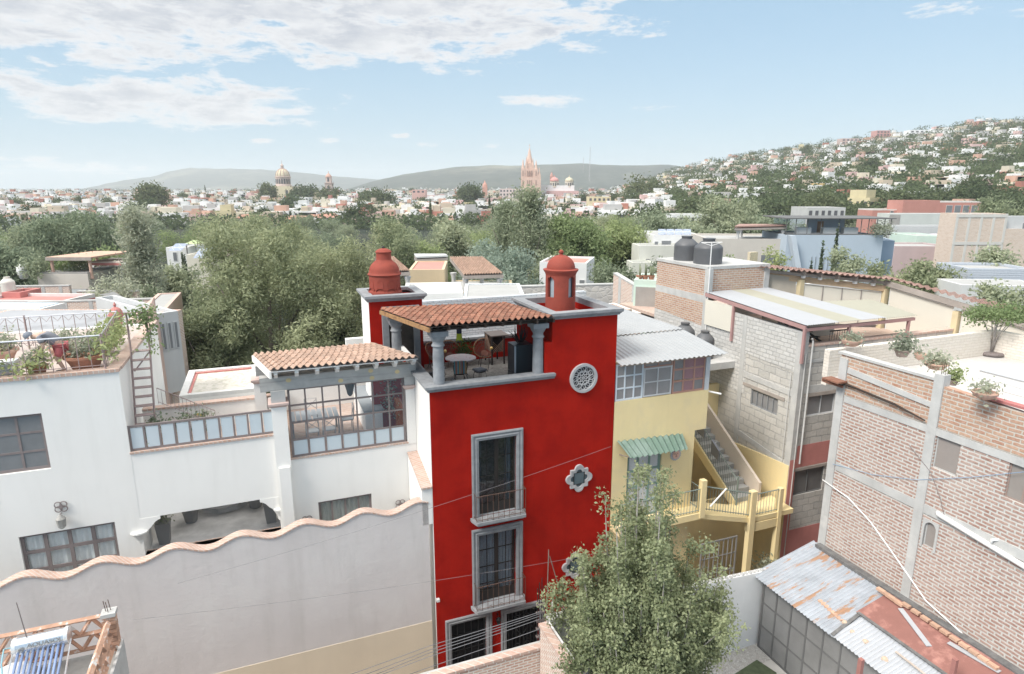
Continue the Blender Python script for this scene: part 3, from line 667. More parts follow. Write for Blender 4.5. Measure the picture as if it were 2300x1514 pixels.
def acapulco(u, v, rz, label):
    t = thing('round_cord_chair', label, 'chair', (u, v, ZF)); t.rotation_euler = (0, 0, YAW + rz)
    n = 26; rim = [(u + .42 * math.cos(2 * math.pi * i / n), v + .12 * math.sin(2 * math.pi * i / n) + (.28 if math.sin(2 * math.pi * i / n) > 0 else 0) * math.sin(2 * math.pi * i / n), ZF + .62 + .32 * math.sin(2 * math.pi * i / n)) for i in range(n + 1)]
    TANR = P('tan_cane', (.17, .09, .048), var=.2, bump=0)
    part('rim', MB().tube(rim, .018, 6), TANR, t)
    mb = MB(); c = (u, v + .02, ZF + .42); inner = [(u + (p[0] - u) * .35, v + .05 + (p[1] - v) * .35, ZF + .42 + (p[2] - ZF - .62) * .3) for p in rim]
    for i in range(n): mb.tube([rim[i], inner[i]], .012, 4)
    for k in (.3, .6): mb.tube([(p[0] + (q[0] - p[0]) * k, p[1] + (q[1] - p[1]) * k, p[2] + (q[2] - p[2]) * k) for p, q in zip(rim, inner)], .01, 4)
    mb.add([q for q in inner[:-1]], [tuple(range(n))])
    part('cord_shell', mb, P('cord_red', (.085, .028, .018), var=.2, bump=0), t)
    for x, y in ((-.25, -.15), (.25, -.15), (-.22, .28), (.22, .28)): part('leg', MB().tube([(u + x * .6, v + y * .6, ZF + .42), (u + x, v + y, ZF)], .01, 4), IRON, t)
acapulco(FU(1090, 790, 4.5)[0], 4.6, -.25, 'round tan cane chair by the red back wall, beside the lattice cabinet')
acapulco(2.05, 4.75, .2, 'round tan cane chair behind the table, left of the potted plant')
acapulco(1.45, 4.7, .5, 'round tan cane chair nearest the tower doorway')
def ballp(u, v, z, lab):
    solo('glass_float', MB().lathe(u, v, [(.02, z - .06), (.05, z - .04), (.06, z), (.05, z + .04), (.02, z + .06)], 12), P('amber_glass', (.55, .38, .14), rough=.1, bump=0), lab, 'glass ball', smooth=True)
bu, bz_ = FU(1104, 782, 4.2); ballp(bu, 4.2, bz_, 'amber glass ball in the right-hand cane chair')
bu, bz_ = FU(1000, 789, 4.2); ballp(bu, 4.2, bz_, 'amber glass ball beside the cane chair behind the left column')
# ---------------- foliage ----------------
def leaf_mesh(name, blobs, n, size, mat, seed=1, shell=.45, flat=.0, aspect=.55, up=.35, clump=0):
    """n leaf-sized faces spread through the blobs (x,y,z,rx,ry,rz)"""
    g = np.random.default_rng(seed); bl = np.array(blobs, float)
    wgt = (bl[:, 3] * bl[:, 4] * bl[:, 5]) ** .72; wgt /= wgt.sum()
    if clump:
        nc = max(4, n // clump); ci = g.choice(len(bl), nc, p=wgt); d = g.normal(size=(nc, 3)); d /= np.linalg.norm(d, axis=1)[:, None]
        rad = (shell + (1.08 - shell) * g.random(nc) ** .6)[:, None]; cp = bl[ci, :3] + d * rad * bl[ci, 3:6]
        k = g.integers(0, nc, n); pos = cp[k] + g.normal(size=(n, 3)) * size * 2.1; dn = d[k]; rc = g.random(nc)[k]
    else:
        ci = g.choice(len(bl), n, p=wgt); d = g.normal(size=(n, 3)); d /= np.linalg.norm(d, axis=1)[:, None]
        rad = (shell + (1.08 - shell) * g.random(n) ** .6)[:, None]; pos = bl[ci, :3] + d * rad * bl[ci, 3:6]; dn = d; rc = g.random(n)
    a = g.normal(size=(n, 3)) + np.array([0, 0, flat]); a /= np.linalg.norm(a, axis=1)[:, None]
    nr = dn * .8 + np.array([0, 0, up]) + g.normal(size=(n, 3)) * .55
    b = np.cross(nr, a); b /= np.linalg.norm(b, axis=1)[:, None] + 1e-9
    s = size * (.6 + .8 * g.random(n))[:, None]
    V = np.empty((n, 4, 3)); V[:, 0] = pos - a * s; V[:, 1] = pos + b * s * aspect; V[:, 2] = pos + a * s; V[:, 3] = pos - b * s * aspect
    me = bpy.data.meshes.new(name); me.vertices.add(n * 4); me.vertices.foreach_set('co', V.reshape(-1))
    me.loops.add(n * 4); me.loops.foreach_set('vertex_index', np.arange(n * 4)); me.polygons.add(n)
    me.polygons.foreach_set('loop_start', np.arange(n) * 4); me.polygons.foreach_set('loop_total', np.full(n, 4))
    me.materials.append(mat); at = me.attributes.new('rnd', 'FLOAT', 'FACE'); at.data.foreach_set('value', np.clip(rc * .7 + g.random(n) * .3, 0, 1))
    me.update(); me.validate(); return me
def pm(name, me, parent):
    o = bpy.data.objects.new(name, me); C.objects.link(o); o.parent = parent; return o
def crownblobs(rng, h, r, z0, k=14, br=.42):
    bl = [(0, 0, (z0 + h) / 2, r * .55, r * .55, (h - z0) * .36)]
    for i in range(k):
        t = (i + .5) / k; a = i * 2.4 + rng.random(); z = z0 + (h - z0) * (.12 + .8 * t); q = r * (.35 + .45 * math.sin(math.pi * min(1, .25 + t * .72))) * rng.uniform(.75, 1.15)
        b = r * br * rng.uniform(.7, 1.2); bl.append((q * math.cos(a), q * math.sin(a), z, b, b, b * .75))
    return bl
def limbs(mb, rng, h, r, z0, n=6, tr=.25):
    mb.tube([(0, 0, 0), (rng.uniform(-.1, .1) * r, rng.uniform(-.1, .1) * r, z0), (0, 0, h * .75)], [tr, tr * .7, tr * .2], 7)
    for i in range(n):
        a = i * 2.4 + rng.random(); z = z0 * .8 + (h - z0) * .08 * i
        mb.tube([(0, 0, z), (r * .35 * math.cos(a), r * .35 * math.sin(a), z + (h - z0) * .2), (r * .75 * math.cos(a), r * .75 * math.sin(a), z + (h - z0) * .42)], [tr * .45, tr * .28, tr * .08], 5)
    return mb
BARK = P('bark', (.20, .17, .145), var=.25, scale=5, bump=.01)
GBARK = P('grey_bark', (.34, .31, .29), var=.2, scale=5, bump=.01)
LF = {'sage': LEAF('leaf_sage', (.14, .175, .11), (.48, .53, .37), .42, .5), 'olive': LEAF('leaf_olive', (.14, .17, .09), (.56, .59, .38), .42, .45),  # olive: strong clump noise paints the light tufts and dark gaps
      'deep': LEAF('leaf_deep', (.022, .036, .014), (.09, .125, .042), .3), 'far': LEAF('leaf_far', (.06, .085, .045), (.17, .205, .11)),
      'bright': LEAF('leaf_bright', (.20, .26, .11), (.42, .48, .26), .42), 'blue': LEAF('leaf_bluegreen', (.19, .25, .20), (.44, .51, .42), .45), 'cypress': LEAF('leaf_cypress', (.09, .12, .08), (.21, .25, .16)),
      'near': LEAF('leaf_near', (.10, .135, .065), (.42, .47, .29), .42, 1.6), 'dusty': LEAF('leaf_dusty', (.26, .29, .22), (.46, .49, .38), .42)}
def tree(label, base, h, r, leaf='sage', n=9000, size=.16, z0=None, seed=1, kind='leafy_tree', cat='tree', group=None, k=14, bark=None, clump=10, br=.42, flat=0, aspect=.5, tr=.22, blobs=None, shell=.45):
    rng = random.Random(seed); z0 = h * .28 if z0 is None else z0
    t = thing(kind, label, cat, base, group)
    m = limbs(MB(), rng, h, r, z0, tr=tr).mesh('trunk', bark or BARK, (0, 0, 0), True); pm('trunk', m, t)
    pm('crown', leaf_mesh('crown', blobs or crownblobs(rng, h, r, z0, k, br), n, size, LF[leaf], seed, clump=clump, flat=flat, aspect=aspect, shell=shell), t); return t
def bush(name, label, base, r, h, leaf='sage', n=500, size=.05, seed=1, cat='plant', group=None, clump=5):
    rng = random.Random(seed); bl = [(r * .4 * math.cos(i * 2.4), r * .4 * math.sin(i * 2.4), h * (.35 + .12 * (i % 4)), r * .6, r * .6, h * .4) for i in range(5)]
    o = bpy.data.objects.new(name, leaf_mesh(name, bl, n, size, LF[leaf], seed, clump=clump, shell=.1)); C.objects.link(o)
    o.location = wld(*base); o['_b'] = base; return tagp(o, label, cat, group)
TERRA = P('terracotta_pot', (.42, .20, .13), var=.15, scale=4, rough=.85, bump=.002)
PTERRA = P('faded_terracotta', (.58, .38, .30), var=.12, scale=4, rough=.85, bump=.002)
def potted(label, base, r, h, leaf='sage', ph=.5, pr=None, mat=None, n=350, size=.05, seed=1, bowl=False, group=None, cat='potted plant', cactus=0):
    t = thing('potted_plant', label, cat, base, group); u, v, z = base
    pf = [(r * .62, z), (r * .8, z + h * .5), (r * .97, z + h * .85), (r * 1.06, z + h * .86), (r * 1.06, z + h), (r * .9, z + h), (r * .88, z + h * .9)] if not bowl else [(r * .45, z), (r * .8, z + h * .35), (r * 1.0, z + h * .8), (r * 1.04, z + h), (r * .95, z + h), (r * .9, z + h * .85)]
    part('pot', MB().lathe(u, v, pf, 18), mat or TERRA, t, smooth='auto')
    if cactus:
        mb = MB(); rng = random.Random(seed)
        for i in range(cactus):
            a, q = rng.uniform(0, 6.3), rng.uniform(0, r * .7); hh = ph * rng.uniform(.6, 1); mb.tube([(u + q * math.cos(a), v + q * math.sin(a), z + h * .8), (u + q * 1.15 * math.cos(a), v + q * 1.15 * math.sin(a), z + h + hh)], [r * .16, r * .12], 7)
        part('stem', mb, LF[leaf], t, smooth=True)
    else:
        pr = pr or r; rng = random.Random(seed); bl = [(pr * .45 * math.cos(i * 2.4), pr * .45 * math.sin(i * 2.4), h + ph * (.3 + .14 * (i % 4)), pr * .55, pr * .55, ph * .35) for i in range(6)]
        pm('foliage', leaf_mesh('foliage', bl, n, size, LF[leaf], seed, clump=5, shell=.1), t)
    return t
# --- more of the red terrace ---
potted('bushy potted plant with reddish tips between the cane chairs on the red terrace', (FU(1045, 790, 4.6)[0], 4.75, ZF), .2, .35, 'deep', .55, .33, n=500, size=.045, seed=5, mat=IRON)
t = thing('lattice_cabinet', 'dark wooden cabinet with lattice sides on tall legs by the red back wall', 'cabinet', (3.95, 4.6, ZF))
LAT = P('lattice_wood', (.11, .07, .05), var=.2, scale=6)
c0, c1, e0, e1 = 3.55, 4.05, 4.35, 5.2
part('cabinet_top', MB().box((c0 - .03, e0 - .03, ZF + 1.12), (c1 + .2, e1, ZF + 1.16)), P('cabinet_top', (.10, .085, .08)), t)
mb = MB()
for i in range(9):
    a = e0 + (e1 - e0) * i / 8
    for s in (-1, 1):
        b = a + s * .6
        if b > e1: mb.tube([(c0, a, ZF + .5), (c0, e1, ZF + .5 + (e1 - a))], .016, 4)
        elif b < e0: mb.tube([(c0, a, ZF + .5), (c0, e0, ZF + .5 + (a - e0))], .016, 4)
        else: mb.tube([(c0, a, ZF + .5), (c0, b, ZF + 1.1)], .016, 4)
for i in range(6):
    a = c0 + .08 * i
    mb.tube([(a, e0, ZF + .5), (min(c1, a + .55), e0, ZF + .5 + min(c1 - a, .55))], .014, 4); mb.tube([(a + .05, e0, ZF + .5), (max(c0, a - .4), e0, ZF + .5 + min(a + .05 - c0, .45))], .014, 4)
part('lattice_panel', mb, LAT, t)
part('dark_inside', MB().box((c0 + .1, e0 + .1, ZF + .5), (c1 - .02, e1 - .02, ZF + 1.1)), VOID, t)  # near-black block standing for the shade inside the cabinet
for a, b in ((c0, e0), (c1, e0), (c0, e1 - .06), (c1, e1 - .06)): part('leg', MB().box((a - .02, b - .02, ZF), (a + .03, b + .03, ZF + 1.12)), IRON, t)
t = thing('fridge', 'dark grey two-door fridge beside the right column of the red terrace', 'fridge', (4.2, 2.9, ZF))
FRG = P('fridge_grey', (.035, .05, .06), var=.05, rough=.38, bump=0); FRS = P('fridge_face', (.05, .053, .057), var=.05, rough=.4, bump=0)
fv = 1.1; fu = FU(1159, 776, fv)[0]
part('body', MB().box((fu, fv, ZF + .03), (fu + .60, fv + .62, ZF + 1.55)), FRG, t)
part('upper_door', MB().box((fu - .06, fv, ZF + .60), (fu - .003, fv + .62, ZF + 1.55)), FRS, t); part('lower_door', MB().box((fu - .06, fv, ZF + .05), (fu - .003, fv + .62, ZF + .58)), FRS, t)
mb = MB(); 
for z0, z1 in ((.61, 1.54), (.06, .57)): mb.box((fu - .062, fv - .012, ZF + z0), (fu - .002, fv - .002, ZF + z1))
part('door_edge', mb, P('steel_edge', (.42, .46, .50), rough=.35, bump=0), t)
t = thing('rod_sculpture', 'spiky fan of dark dry stalks standing on the grey fridge', 'sculpture', (fu + .3, fv + .3, ZF + 1.56))
mb = MB(); rg = random.Random(3)
for i in range(22):
    a = rg.uniform(-.5, .5); mb.tube([(fu + .3 + a * .2, fv + .35, ZF + 1.56), (fu + .28 + a * .5 + rg.uniform(-.04, .04), fv + .33 + rg.uniform(-.08, .08), ZF + 1.8), (fu + .26 + a * .75 + rg.uniform(-.06, .06), fv + .33 + rg.uniform(-.1, .1), ZF + 1.56 + .66 * math.cos(a * 1.3) * rg.uniform(.7, 1))], [.018, .016, .006], 4)
part('stalks', mb, IRON, t)
t = thing('black_armchair', 'low black armchair with red seat cushion behind the left front column', 'armchair', (.75, 1.0, ZF))
a0, b0 = .35, .75
part('frame', MB().box((a0, b0, ZF + .08), (a0 + .8, b0 + .7, ZF + .3)).box((a0, b0, ZF + .3), (a0 + .08, b0 + .7, ZF + .56)).box((a0 + .72, b0, ZF + .3), (a0 + .8, b0 + .7, ZF + .56)), IRON, t)
part('backrest', MB().box((a0 + .001, b0 + .62, ZF + .3), (a0 + .3, b0 + .72, ZF + .85)), IRON, t)
part('cushion', MB().box((a0 + .09, b0 + .04, ZF + .3), (a0 + .71, b0 + .6, ZF + .4)), P('red_cushion', (.22, .015, .02), bump=0), t)
for x in (0, .74):
    for y in (0, .6): part('leg', MB().box((a0 + x, b0 + y, ZF), (a0 + x + .05, b0 + y + .05, ZF + .08)), IRON, t)
hu, hz = FU(1031, 738, 1.6)
t = thing('fish_windsock', 'blue and yellow cloth windsock hanging under the red terrace roof', 'windsock', (hu, 1.6, hz - .5))
part('upper_cloth', MB().lathe(hu, 1.6, [(.085, hz - .16), (.09, hz), (.08, hz + .1)], 8), P('navy_cloth', (.012, .015, .04), bump=0), t)
mb = MB().lathe(hu, 1.6, [(.10, hz - .37), (.095, hz - .3), (.087, hz - .161)], 8)
for s in (-.07, .01, .08): mb.tube([(hu + s, 1.6, hz - .34), (hu + s * 1.3, 1.6, hz - .43)], [.035, .01], 5)
part('lower_cloth', mb, P('lime_cloth', (.38, .42, .03), bump=0), t)
part('cord', MB().tube([(hu, 1.6, hz + .1), (hu, 1.6, hz + .28)], .005, 4), IRON, t)
mb = MB(); mb.box((-.3, 2.2, 9.36), (.1, 2.9, 9.75)); mb.box((-.33, 2.15, 9.75), (.13, 2.95, 9.8))

# ---------------- wavy garden wall ----------------
def wz(u): return 6.22 + .125 * math.cos(2 * math.pi * (u + 9.05) / 1.72) + .012 * (u + 6)
n = 220; us = [-24 + (23.85) * i / n for i in range(n + 1)]
t = thing('garden_wall', 'mauve plastered garden wall with a wave-shaped tiled top, left of the red house', 'wall', (-8, .15, -.6))
mb = MB()
for i in range(n):
    a, b = us[i], us[i + 1]; mb.hexa([(a, 0, 2.1), (b, 0, 2.1), (b, .28, 2.1), (a, .28, 2.1)], [(a, 0, wz(a)), (b, 0, wz(b)), (b, .28, wz(b)), (a, .28, wz(a))], 0, .5)
part('wall', mb, MAUVE, t); part('painted_base', MB().box((-24, -.012, -.6), (-.15, .28, 2.1)), CREAM, t)
COP = BR('brick_coping', (.45, .28, .21), (.50, .34, .27), (.52, .48, .45), .13, 3.0, .012, .004, msmooth=.1)
mb = MB()
for i in range(n):
    a, b = us[i], us[i + 1]; mb.hexa([(a, -.03, wz(a)), (b, -.03, wz(b)), (b, .30, wz(b)), (a, .30, wz(a))], [(a, -.03, wz(a) + .045), (b, -.03, wz(b) + .045), (b, .30, wz(b) + .045), (a, .30, wz(a) + .045)], 0, .5)
part('tile_coping', mb, COP, t)
mb = MB(); mb.hexa([(-.42, .05, 5.9), (-.02, .05, 5.9), (-.02, .3, 5.9), (-.42, .3, 5.9)], [(-.42, .05, 6.3), (-.02, .05, 6.3), (-.02, .3, 6.3), (-.42, .3, 6.3)])
mb = MB(); mb.slabv([(.0, 5.6), (1.98, 5.6), (1.98, 7.25), (.0, 6.85)], -.34, -.02); part('return_wall', mb, WHITE, t)
mb = MB(); mb.slabv([(-.05, 6.85), (1.98, 7.25), (1.98, 7.31), (-.05, 6.91)], -.36, -.016); part('return_coping', mb, COP, t)

# ---------------- the white house ----------------
VW = 2.0
Wh = thing('white_house', 'white plastered house with roof terraces and a glazed dining pavilion, left of the red house', 'house', (-6, VW, -.6))
WF = P('brown_steel_frame', (.22, .185, .18), var=.1, scale=6, bump=.001)
BLK = P('grey_glass_pane', (.20, .205, .21), var=.1, scale=2, rough=.12, bump=0, spec=.4)
aW, aB = FU(108, 925, VW), 8.35
win1 = (-12.9, -10.38, 8.38, 10.02); win2 = (-11.42, -9.08, 3.6, 6.47); arch = (-8.46, -4.55, 5.22, 6.43); win3 = (-3.35, -1.62, 5.0, 6.0)
mb = MB(); wall_holes(mb, -21, -8.42, -.6, 11.0, VW, VW + .25, [win1, win2])
wall_holes(mb, -8.42, -4.25, -.6, 8.5, VW + .005, VW + .25, [(-8.42, arch[1], arch[2], arch[3])])
wall_holes(mb, -4.25, -.02, -.6, 7.62, VW, VW + .25, [win3])
mb.box((-8.67, VW + .25, -.6), (-8.42, 9, 11.0)); mb.box((-21, 9, -.6), (-8.42, 9.2, 11.0)); mb.box((-.32, VW + .005, 7.62), (-.02, VW + .22, 10.0)); 
part('wall', mb, WHITE, Wh)
# arch haunches (mixtilinear corners), capitals
mb = MB()
mb.slabu([(-8.46, 6.43), (-8.46, 5.98), (-8.3, 6.0), (-8.16, 6.12), (-8.05, 6.26), (-7.96, 6.32), (-7.9, 6.33), (-7.9, 6.43)], VW - .002, VW + .24)
mb.slabu([(-4.55, 6.43), (-5.1, 6.43), (-5.1, 6.33), (-5.04, 6.32), (-4.95, 6.26), (-4.84, 6.12), (-4.7, 6.0), (-4.55, 5.98)], VW - .002, VW + .24)
mb.lathe(-8.5, VW + .1, [(.1, 5.6), (.13, 5.75), (.2, 5.9), (.26, 5.98), (.26, 6.03)], 14); mb.lathe(-4.5, VW + .1, [(.1, 5.6), (.13, 5.75), (.2, 5.9), (.24, 5.98), (.24, 6.03)], 14)
split('arch_moulding', mb, WHITE, Wh)
mb = MB(); mb.box((-8.42, VW - .02, 5.12), (-4.5, VW + .3, 5.22)); part('patio_sill', mb, COP, Wh)
TF = BR('terracotta_floor', (.42, .29, .23), (.47, .34, .27), (.48, .44, .4), .3, .3, .01, .002)
part('patio_floor', MB().box((-8.42, VW + .25, 4.9), (-4.25, 6.6, 4.95)), P('patio_paving', (.60, .59, .58), var=.2, scale=2), Wh)
mb = MB(); mb.box((-8.42, 6.6, 4.9), (-4.25, 6.75, 8.3)); mb.box((-4.25, VW + .25, -.6), (-4.1, 9, 8.5)); part('patio_wall', mb, WHITE, Wh)
mb = MB(); mb.box((-8.42, VW + .25, 8.3), (-4.1, 3.95, 8.42)); mb.box((-4.1, VW + .25, 7.45), (-.02, 7.4, 7.55)); part('terrace_floor', mb, TF, Wh)
mb = MB(); mb.box((-8.44, VW - .03, 8.5), (-4.3, VW + .27, 8.56)); mb.box((-4.1, VW - .03, 7.62), (-.3, VW + .27, 7.67)); mb.box((-4.3, VW - .03, 8.5), (-4.05, 5.5, 8.565))
mb.box((-21, VW - .04, 11.0), (-8.4, VW + .3, 11.09)); mb.box((-8.72, VW + .3, 11.0), (-8.38, 9.2, 11.09)); part('brick_coping', mb, COP, Wh)
part('roof_deck', MB().box((-21, VW + .25, 10.9), (-8.67, 9, 10.95)), P('roof_deck', (.46, .39, .355), var=.08, scale=1.5), Wh)
def wwin(parent, u0, u1, z0, z1, nu, nz, v=VW + .08, glass=None, t=.06, outer=.08, cur=None, name='window', frame=None, th=.05):
    f = part(name, grid_frame(MB(), u0, u1, z0, z1, v, v + th, nu, nz, t, outer), frame or WF, parent)
    part('pane', MB().box((u0 + .02, v + th * .4, z0 + .02), (u1 - .02, v + th * .6, z1 - .02)), glass or BLK, f)
    if cur:
        mb = MB(); k = int((u1 - u0) / .035); vs = []
        for i in range(k + 1): x = u0 + (u1 - u0) * i / k; y = v + .12 + .02 * math.sin(i * 1.3); vs += [(x, y, z0), (x, y, z1)]
        mb.add(vs, [(2 * i, 2 * i + 2, 2 * i + 3, 2 * i + 1) for i in range(k)]); part('curtain', mb, cur, f)
    return f
WCUR = P('white_curtain', (.84, .86, .86), var=.08, scale=3, bump=0)
CG = GLASS('curtain_glass', (.98, .99, .99), .95)
wwin(Wh, *win1, 4, 3); wwin(Wh, *win2, 4, 5, cur=WCUR, glass=CG, t=.1); wwin(Wh, *win3, 4, 1, cur=P('green_curtain', (.45, .48, .46), bump=0), glass=CG, t=.06)
# glass balustrade
FROST = P('frosted_glass', (.56, .63, .67), var=.04, scale=1, rough=.25, bump=0)
gb = part('glass_balustrade', grid_frame(MB(), -8.42, -4.42, 8.565, 9.34, VW + .06, VW + .11, 10, 1, .05, .06), WF, Wh)
mb = MB()
for i in range(10): mb.box((-8.37 + .4 * i, VW + .075, 8.63), (-8.05 + .4 * i, VW + .095, 9.26))
part('frosted_pane', mb, FROST, gb)
mb = MB(); grid_frame(mb, VW + .1, 4.0, 8.57, 9.34, -4.4, -4.36, 6, 1, .03, .05, along='v'); part('side_railing', mb, WF, gb)
# glazed pavilion
PC_ = P('pink_cantera', (.60, .46, .42), var=.08, bump=.002)
mb = MB(); mb.box((-4.52, VW - .2, -.6), (-4.08, VW + .3, 9.55)); mb.box((-4.45, VW - .28, 4.2), (-4.12, VW - .18, 7.5)); mb.box((-.33, VW - .02, 7.6), (-.02, VW - .0, 10.0)); mb.box((-5.0, 3.3, 8.4), (-4.65, 3.7, 9.95)); mb.box((-1.6, 7.15, 7.5), (-.02, 7.4, 10.2)); mb.box((-4.1, 7.15, 7.5), (-1.6, 7.4, 8.9))
part('pilaster', mb, WHITE, Wh)
for (a, b, c, d, z) in ((-4.6, VW - .28, -4.0, VW + .38, 9.55), (-.42, VW - .12, .0, VW + .3, 9.62), (-5.07, 3.2, -4.57, 3.8, 9.95)):
    mb = MB(); mb.hexa([(a + .1, b + .1, z - .1), (c - .1, b + .1, z - .1), (c - .1, d - .1, z - .1), (a + .1, d - .1, z - .1)], [(a, b, z), (c, b, z), (c, d, z), (a, d, z)]); mb.box((a, b, z), (c, d, z + .06)); part('capital', mb, PC_, Wh)
GW = P('grey_weathered_beam', (.42, .415, .40), var=.12, scale=3, bump=.012, col2=(.33, .32, .31), c2lo=.5, c2hi=.6, c2scale=2.2, c2st=(.3, 1, 6))
mb = MB(); mb.box((-4.5, VW - .15, 9.61), (-4.08, VW + .3, 9.98)); mb.box((-.36, VW - .06, 9.68), (-.04, VW + .25, 9.98)); split('stone_block', mb, CONC, Wh)
mb = MB(); mb.box((-4.78, VW - .12, 9.98), (.02, VW + .22, 10.42)); mb.box((-4.9, 3.3, 10.1), (-1.0, 3.5, 10.43)); part('timber_beam', mb, GW, Wh)
mb = MB()
for u, z in ((-3.95, 10.28), (-2.4, 10.1), (-1.45, 10.32), (-1.42, 10.08), (-.6, 10.2)): mb.lathe(u, VW - .13, [(.0, z)], 3) if 0 else mb.slabu([(u + .08 * math.cos(R_(a)), z + .065 * math.sin(R_(a))) for a in range(0, 360, 30)], VW - .135, VW - .1)
split('beam_knot', mb, P('cut_wood', (.62, .50, .28), bump=0), Wh)
mb = MB()
for i in range(8):
    u = -4.36 + i * .60; mb.slabv([(1.46, 10.6), (1.58, 10.52), (1.66, 10.44), (3.5, 10.44), (3.5, 10.67), (1.46, 10.67)], u, u + .11)
split('white_rafter', mb, WHITE, Wh)
A, B, Cc, D = (-4.45, 1.36, 10.80), (.03, 1.36, 10.76), (-1.05, 3.7, 10.78), (-4.95, 3.6, 10.80)
rf = part('tiled_roof', tiles(MB(), A, B, Cc, D, 21, 7, .05, .03), TILE2, Wh)
mb = MB(); mb.hexa([(-4.43, 1.4, 10.70), (.0, 1.4, 10.68), (-1.05, 3.65, 10.70), (-4.93, 3.55, 10.70)], [(-4.43, 1.4, 10.73), (.0, 1.4, 10.70), (-1.05, 3.65, 10.72), (-4.93, 3.55, 10.73)])
mb.hexa([(-4.48, 1.38, 10.52), (-4.42, 1.38, 10.52), (-4.92, 3.6, 10.54), (-4.98, 3.6, 10.54)], [(-4.48, 1.38, 10.74), (-4.42, 1.38, 10.74), (-4.92, 3.6, 10.74), (-4.98, 3.6, 10.74)])
part('roof_board', mb, WHITE, rf)
gw = part('glazed_wall', grid_frame(MB(), -4.02, -.36, 7.67, 9.97, VW + .04, VW + .1, 7, 4, .05, .07), WF, Wh)
mb = MB()
for i in range(7): u = -4.02 + 3.66 / 7 * i; mb.box((u + .04, VW + .06, 7.74), (u + .49, VW + .075, 8.22))
part('frosted_pane', mb, FROST, gw)
part('pane', MB().box((-3.96, VW + .065, 8.25), (-.42, VW + .07, 9.9)), GLASS('clear_glass', (.96, .97, .98), .94, .02), gw)
# pavilion contents
ZP = 7.555; AL = P('aluminium_grey', (.30, .31, .32), var=.05, bump=0)
t = thing('dining_table', 'grey slatted dining table inside the white glazed pavilion', 'table', (-3.2, 4.2, ZP))
mb = MB(); 
for i in range(9): mb.box((-3.95 + i * .18, 3.7, ZP + .71), (-3.8 + i * .18, 4.7, ZP + .74))
part('table_top', mb, AL, t)
for a in (-3.92, -2.4):
    for b in (3.75, 4.6): part('leg', MB().box((a, b, ZP), (a + .05, b + .05, ZP + .71)), AL, t)
first = None
for i, (a, b, rz, lb) in enumerate(((-3.3, 3.35, math.pi, 'grey metal chair on the window side of the pavilion table, nearer the left'), (-2.75, 3.35, math.pi, 'grey metal chair on the window side of the pavilion table, nearer the right'), (-3.2, 5.1, 0, 'grey metal chair behind the pavilion table'), (-2.05, 4.15, -1.57, 'grey metal chair at the right end of the pavilion table'))):
    if first is None:
        t = thing('metal_chair', lb, 'chair', (a, b, ZP), 'grey chairs around the pavilion table'); t.rotation_euler = (0, 0, YAW + rz)
        part('seat', MB().box((a - .22, b - .2, ZP + .43), (a + .22, b + .2, ZP + .46)), AL, t)
        mb = MB(); mb.tube([(a - .21, b + .2, ZP + .45), (a - .21, b + .24, ZP + .95), (a + .21, b + .24, ZP + .95), (a + .21, b + .2, ZP + .45)], .015, 4); mb.tube([(a - .21, b + .2, ZP + .55), (a + .21, b + .23, ZP + .9)], .01, 4); mb.tube([(a + .21, b + .2, ZP + .55), (a - .21, b + .23, ZP + .9)], .01, 4)
        part('backrest', mb, AL, t)
        for x in (-.2, .2):
            for y in (-.18, .18): part('leg', MB().tube([(a + x, b + y, ZP), (a + x, b + y, ZP + .43)], .014, 4), AL, t)
        first = t
    else: dup(first, (a, b, ZP), rz, lb)
t = thing('hanging_lantern', 'large dark openwork lantern hanging inside the glazed pavilion', 'lantern', (-1.95, 3.6, 9.0))
LANT = P('dark_lantern', (.12, .115, .11), var=.2, bump=0)
part('lantern_body', MB().lathe(-1.95, 3.6, [(.04, 9.0), (.1, 9.08), (.12, 9.2), (.2, 9.5), (.28, 9.62), (.12, 9.7), (.03, 9.85)], 8), LANT, t); part('chain', MB().tube([(-1.95, 3.6, 9.85), (-1.95, 3.6, 10.6)], .01, 4), LANT, t)
t = thing('stone_counter', 'white masonry counter with a grey worktop inside the pavilion', 'counter', (-.9, 5, ZP))
part('base', MB().box((-1.5, 3.4, ZP), (-.9, 6.4, ZP + .85)), WHITE, t); part('worktop', MB().box((-1.55, 3.35, ZP + .85), (-.85, 6.45, ZP + .9)), AL, t)
t = thing('climbing_plant', 'green climber trailing down the white wall inside the pavilion', 'plant', (-.55, 5.2, 8.0))
pm('foliage', leaf_mesh('foliage', [(0, .4 * i, 1.0 + .2 * math.sin(i * 2), .12, .3, .8) for i in range(-4, 5)], 1600, .06, LF['dusty'], 4, clump=6, shell=.1), t)
# ---------------- the near walls, court and shed ----------------
BRK = BR('old_brick', (.46, .25, .18), (.58, .37, .28), (.68, .64, .58), .26, .085, .02, .012, .25, (.60, .55, .50))
BRK2 = BR('orange_brick', (.36, .17, .10), (.45, .27, .175), (.48, .44, .38), .31, .105, .019, .012, .3, (.60, .50, .42))
BRKW = BR('long_brick_white_mortar', (.29, .15, .11), (.385, .24, .19), (.50, .485, .455), .30, .10, .024, .014, .25, (.66, .62, .57))
BLOCK = BR('pale_stone_block', (.52, .50, .465), (.42, .41, .385), (.33, .325, .315), .62, .30, .022, .02, .5, (.56, .54, .50))
BLOCKS = BR('small_pale_block', (.56, .555, .54), (.46, .455, .44), (.36, .36, .35), .36, .17, .02, .02, .5, (.58, .57, .55))
BRCAP = BR('brick_cap', (.46, .30, .24), (.54, .38, .31), (.60, .56, .52), .26, 2.0, .015, .004)
t = thing('street_wall', 'brick yard wall between the street and the near court, white on its court side', 'wall', (2, -4.1, -.6))
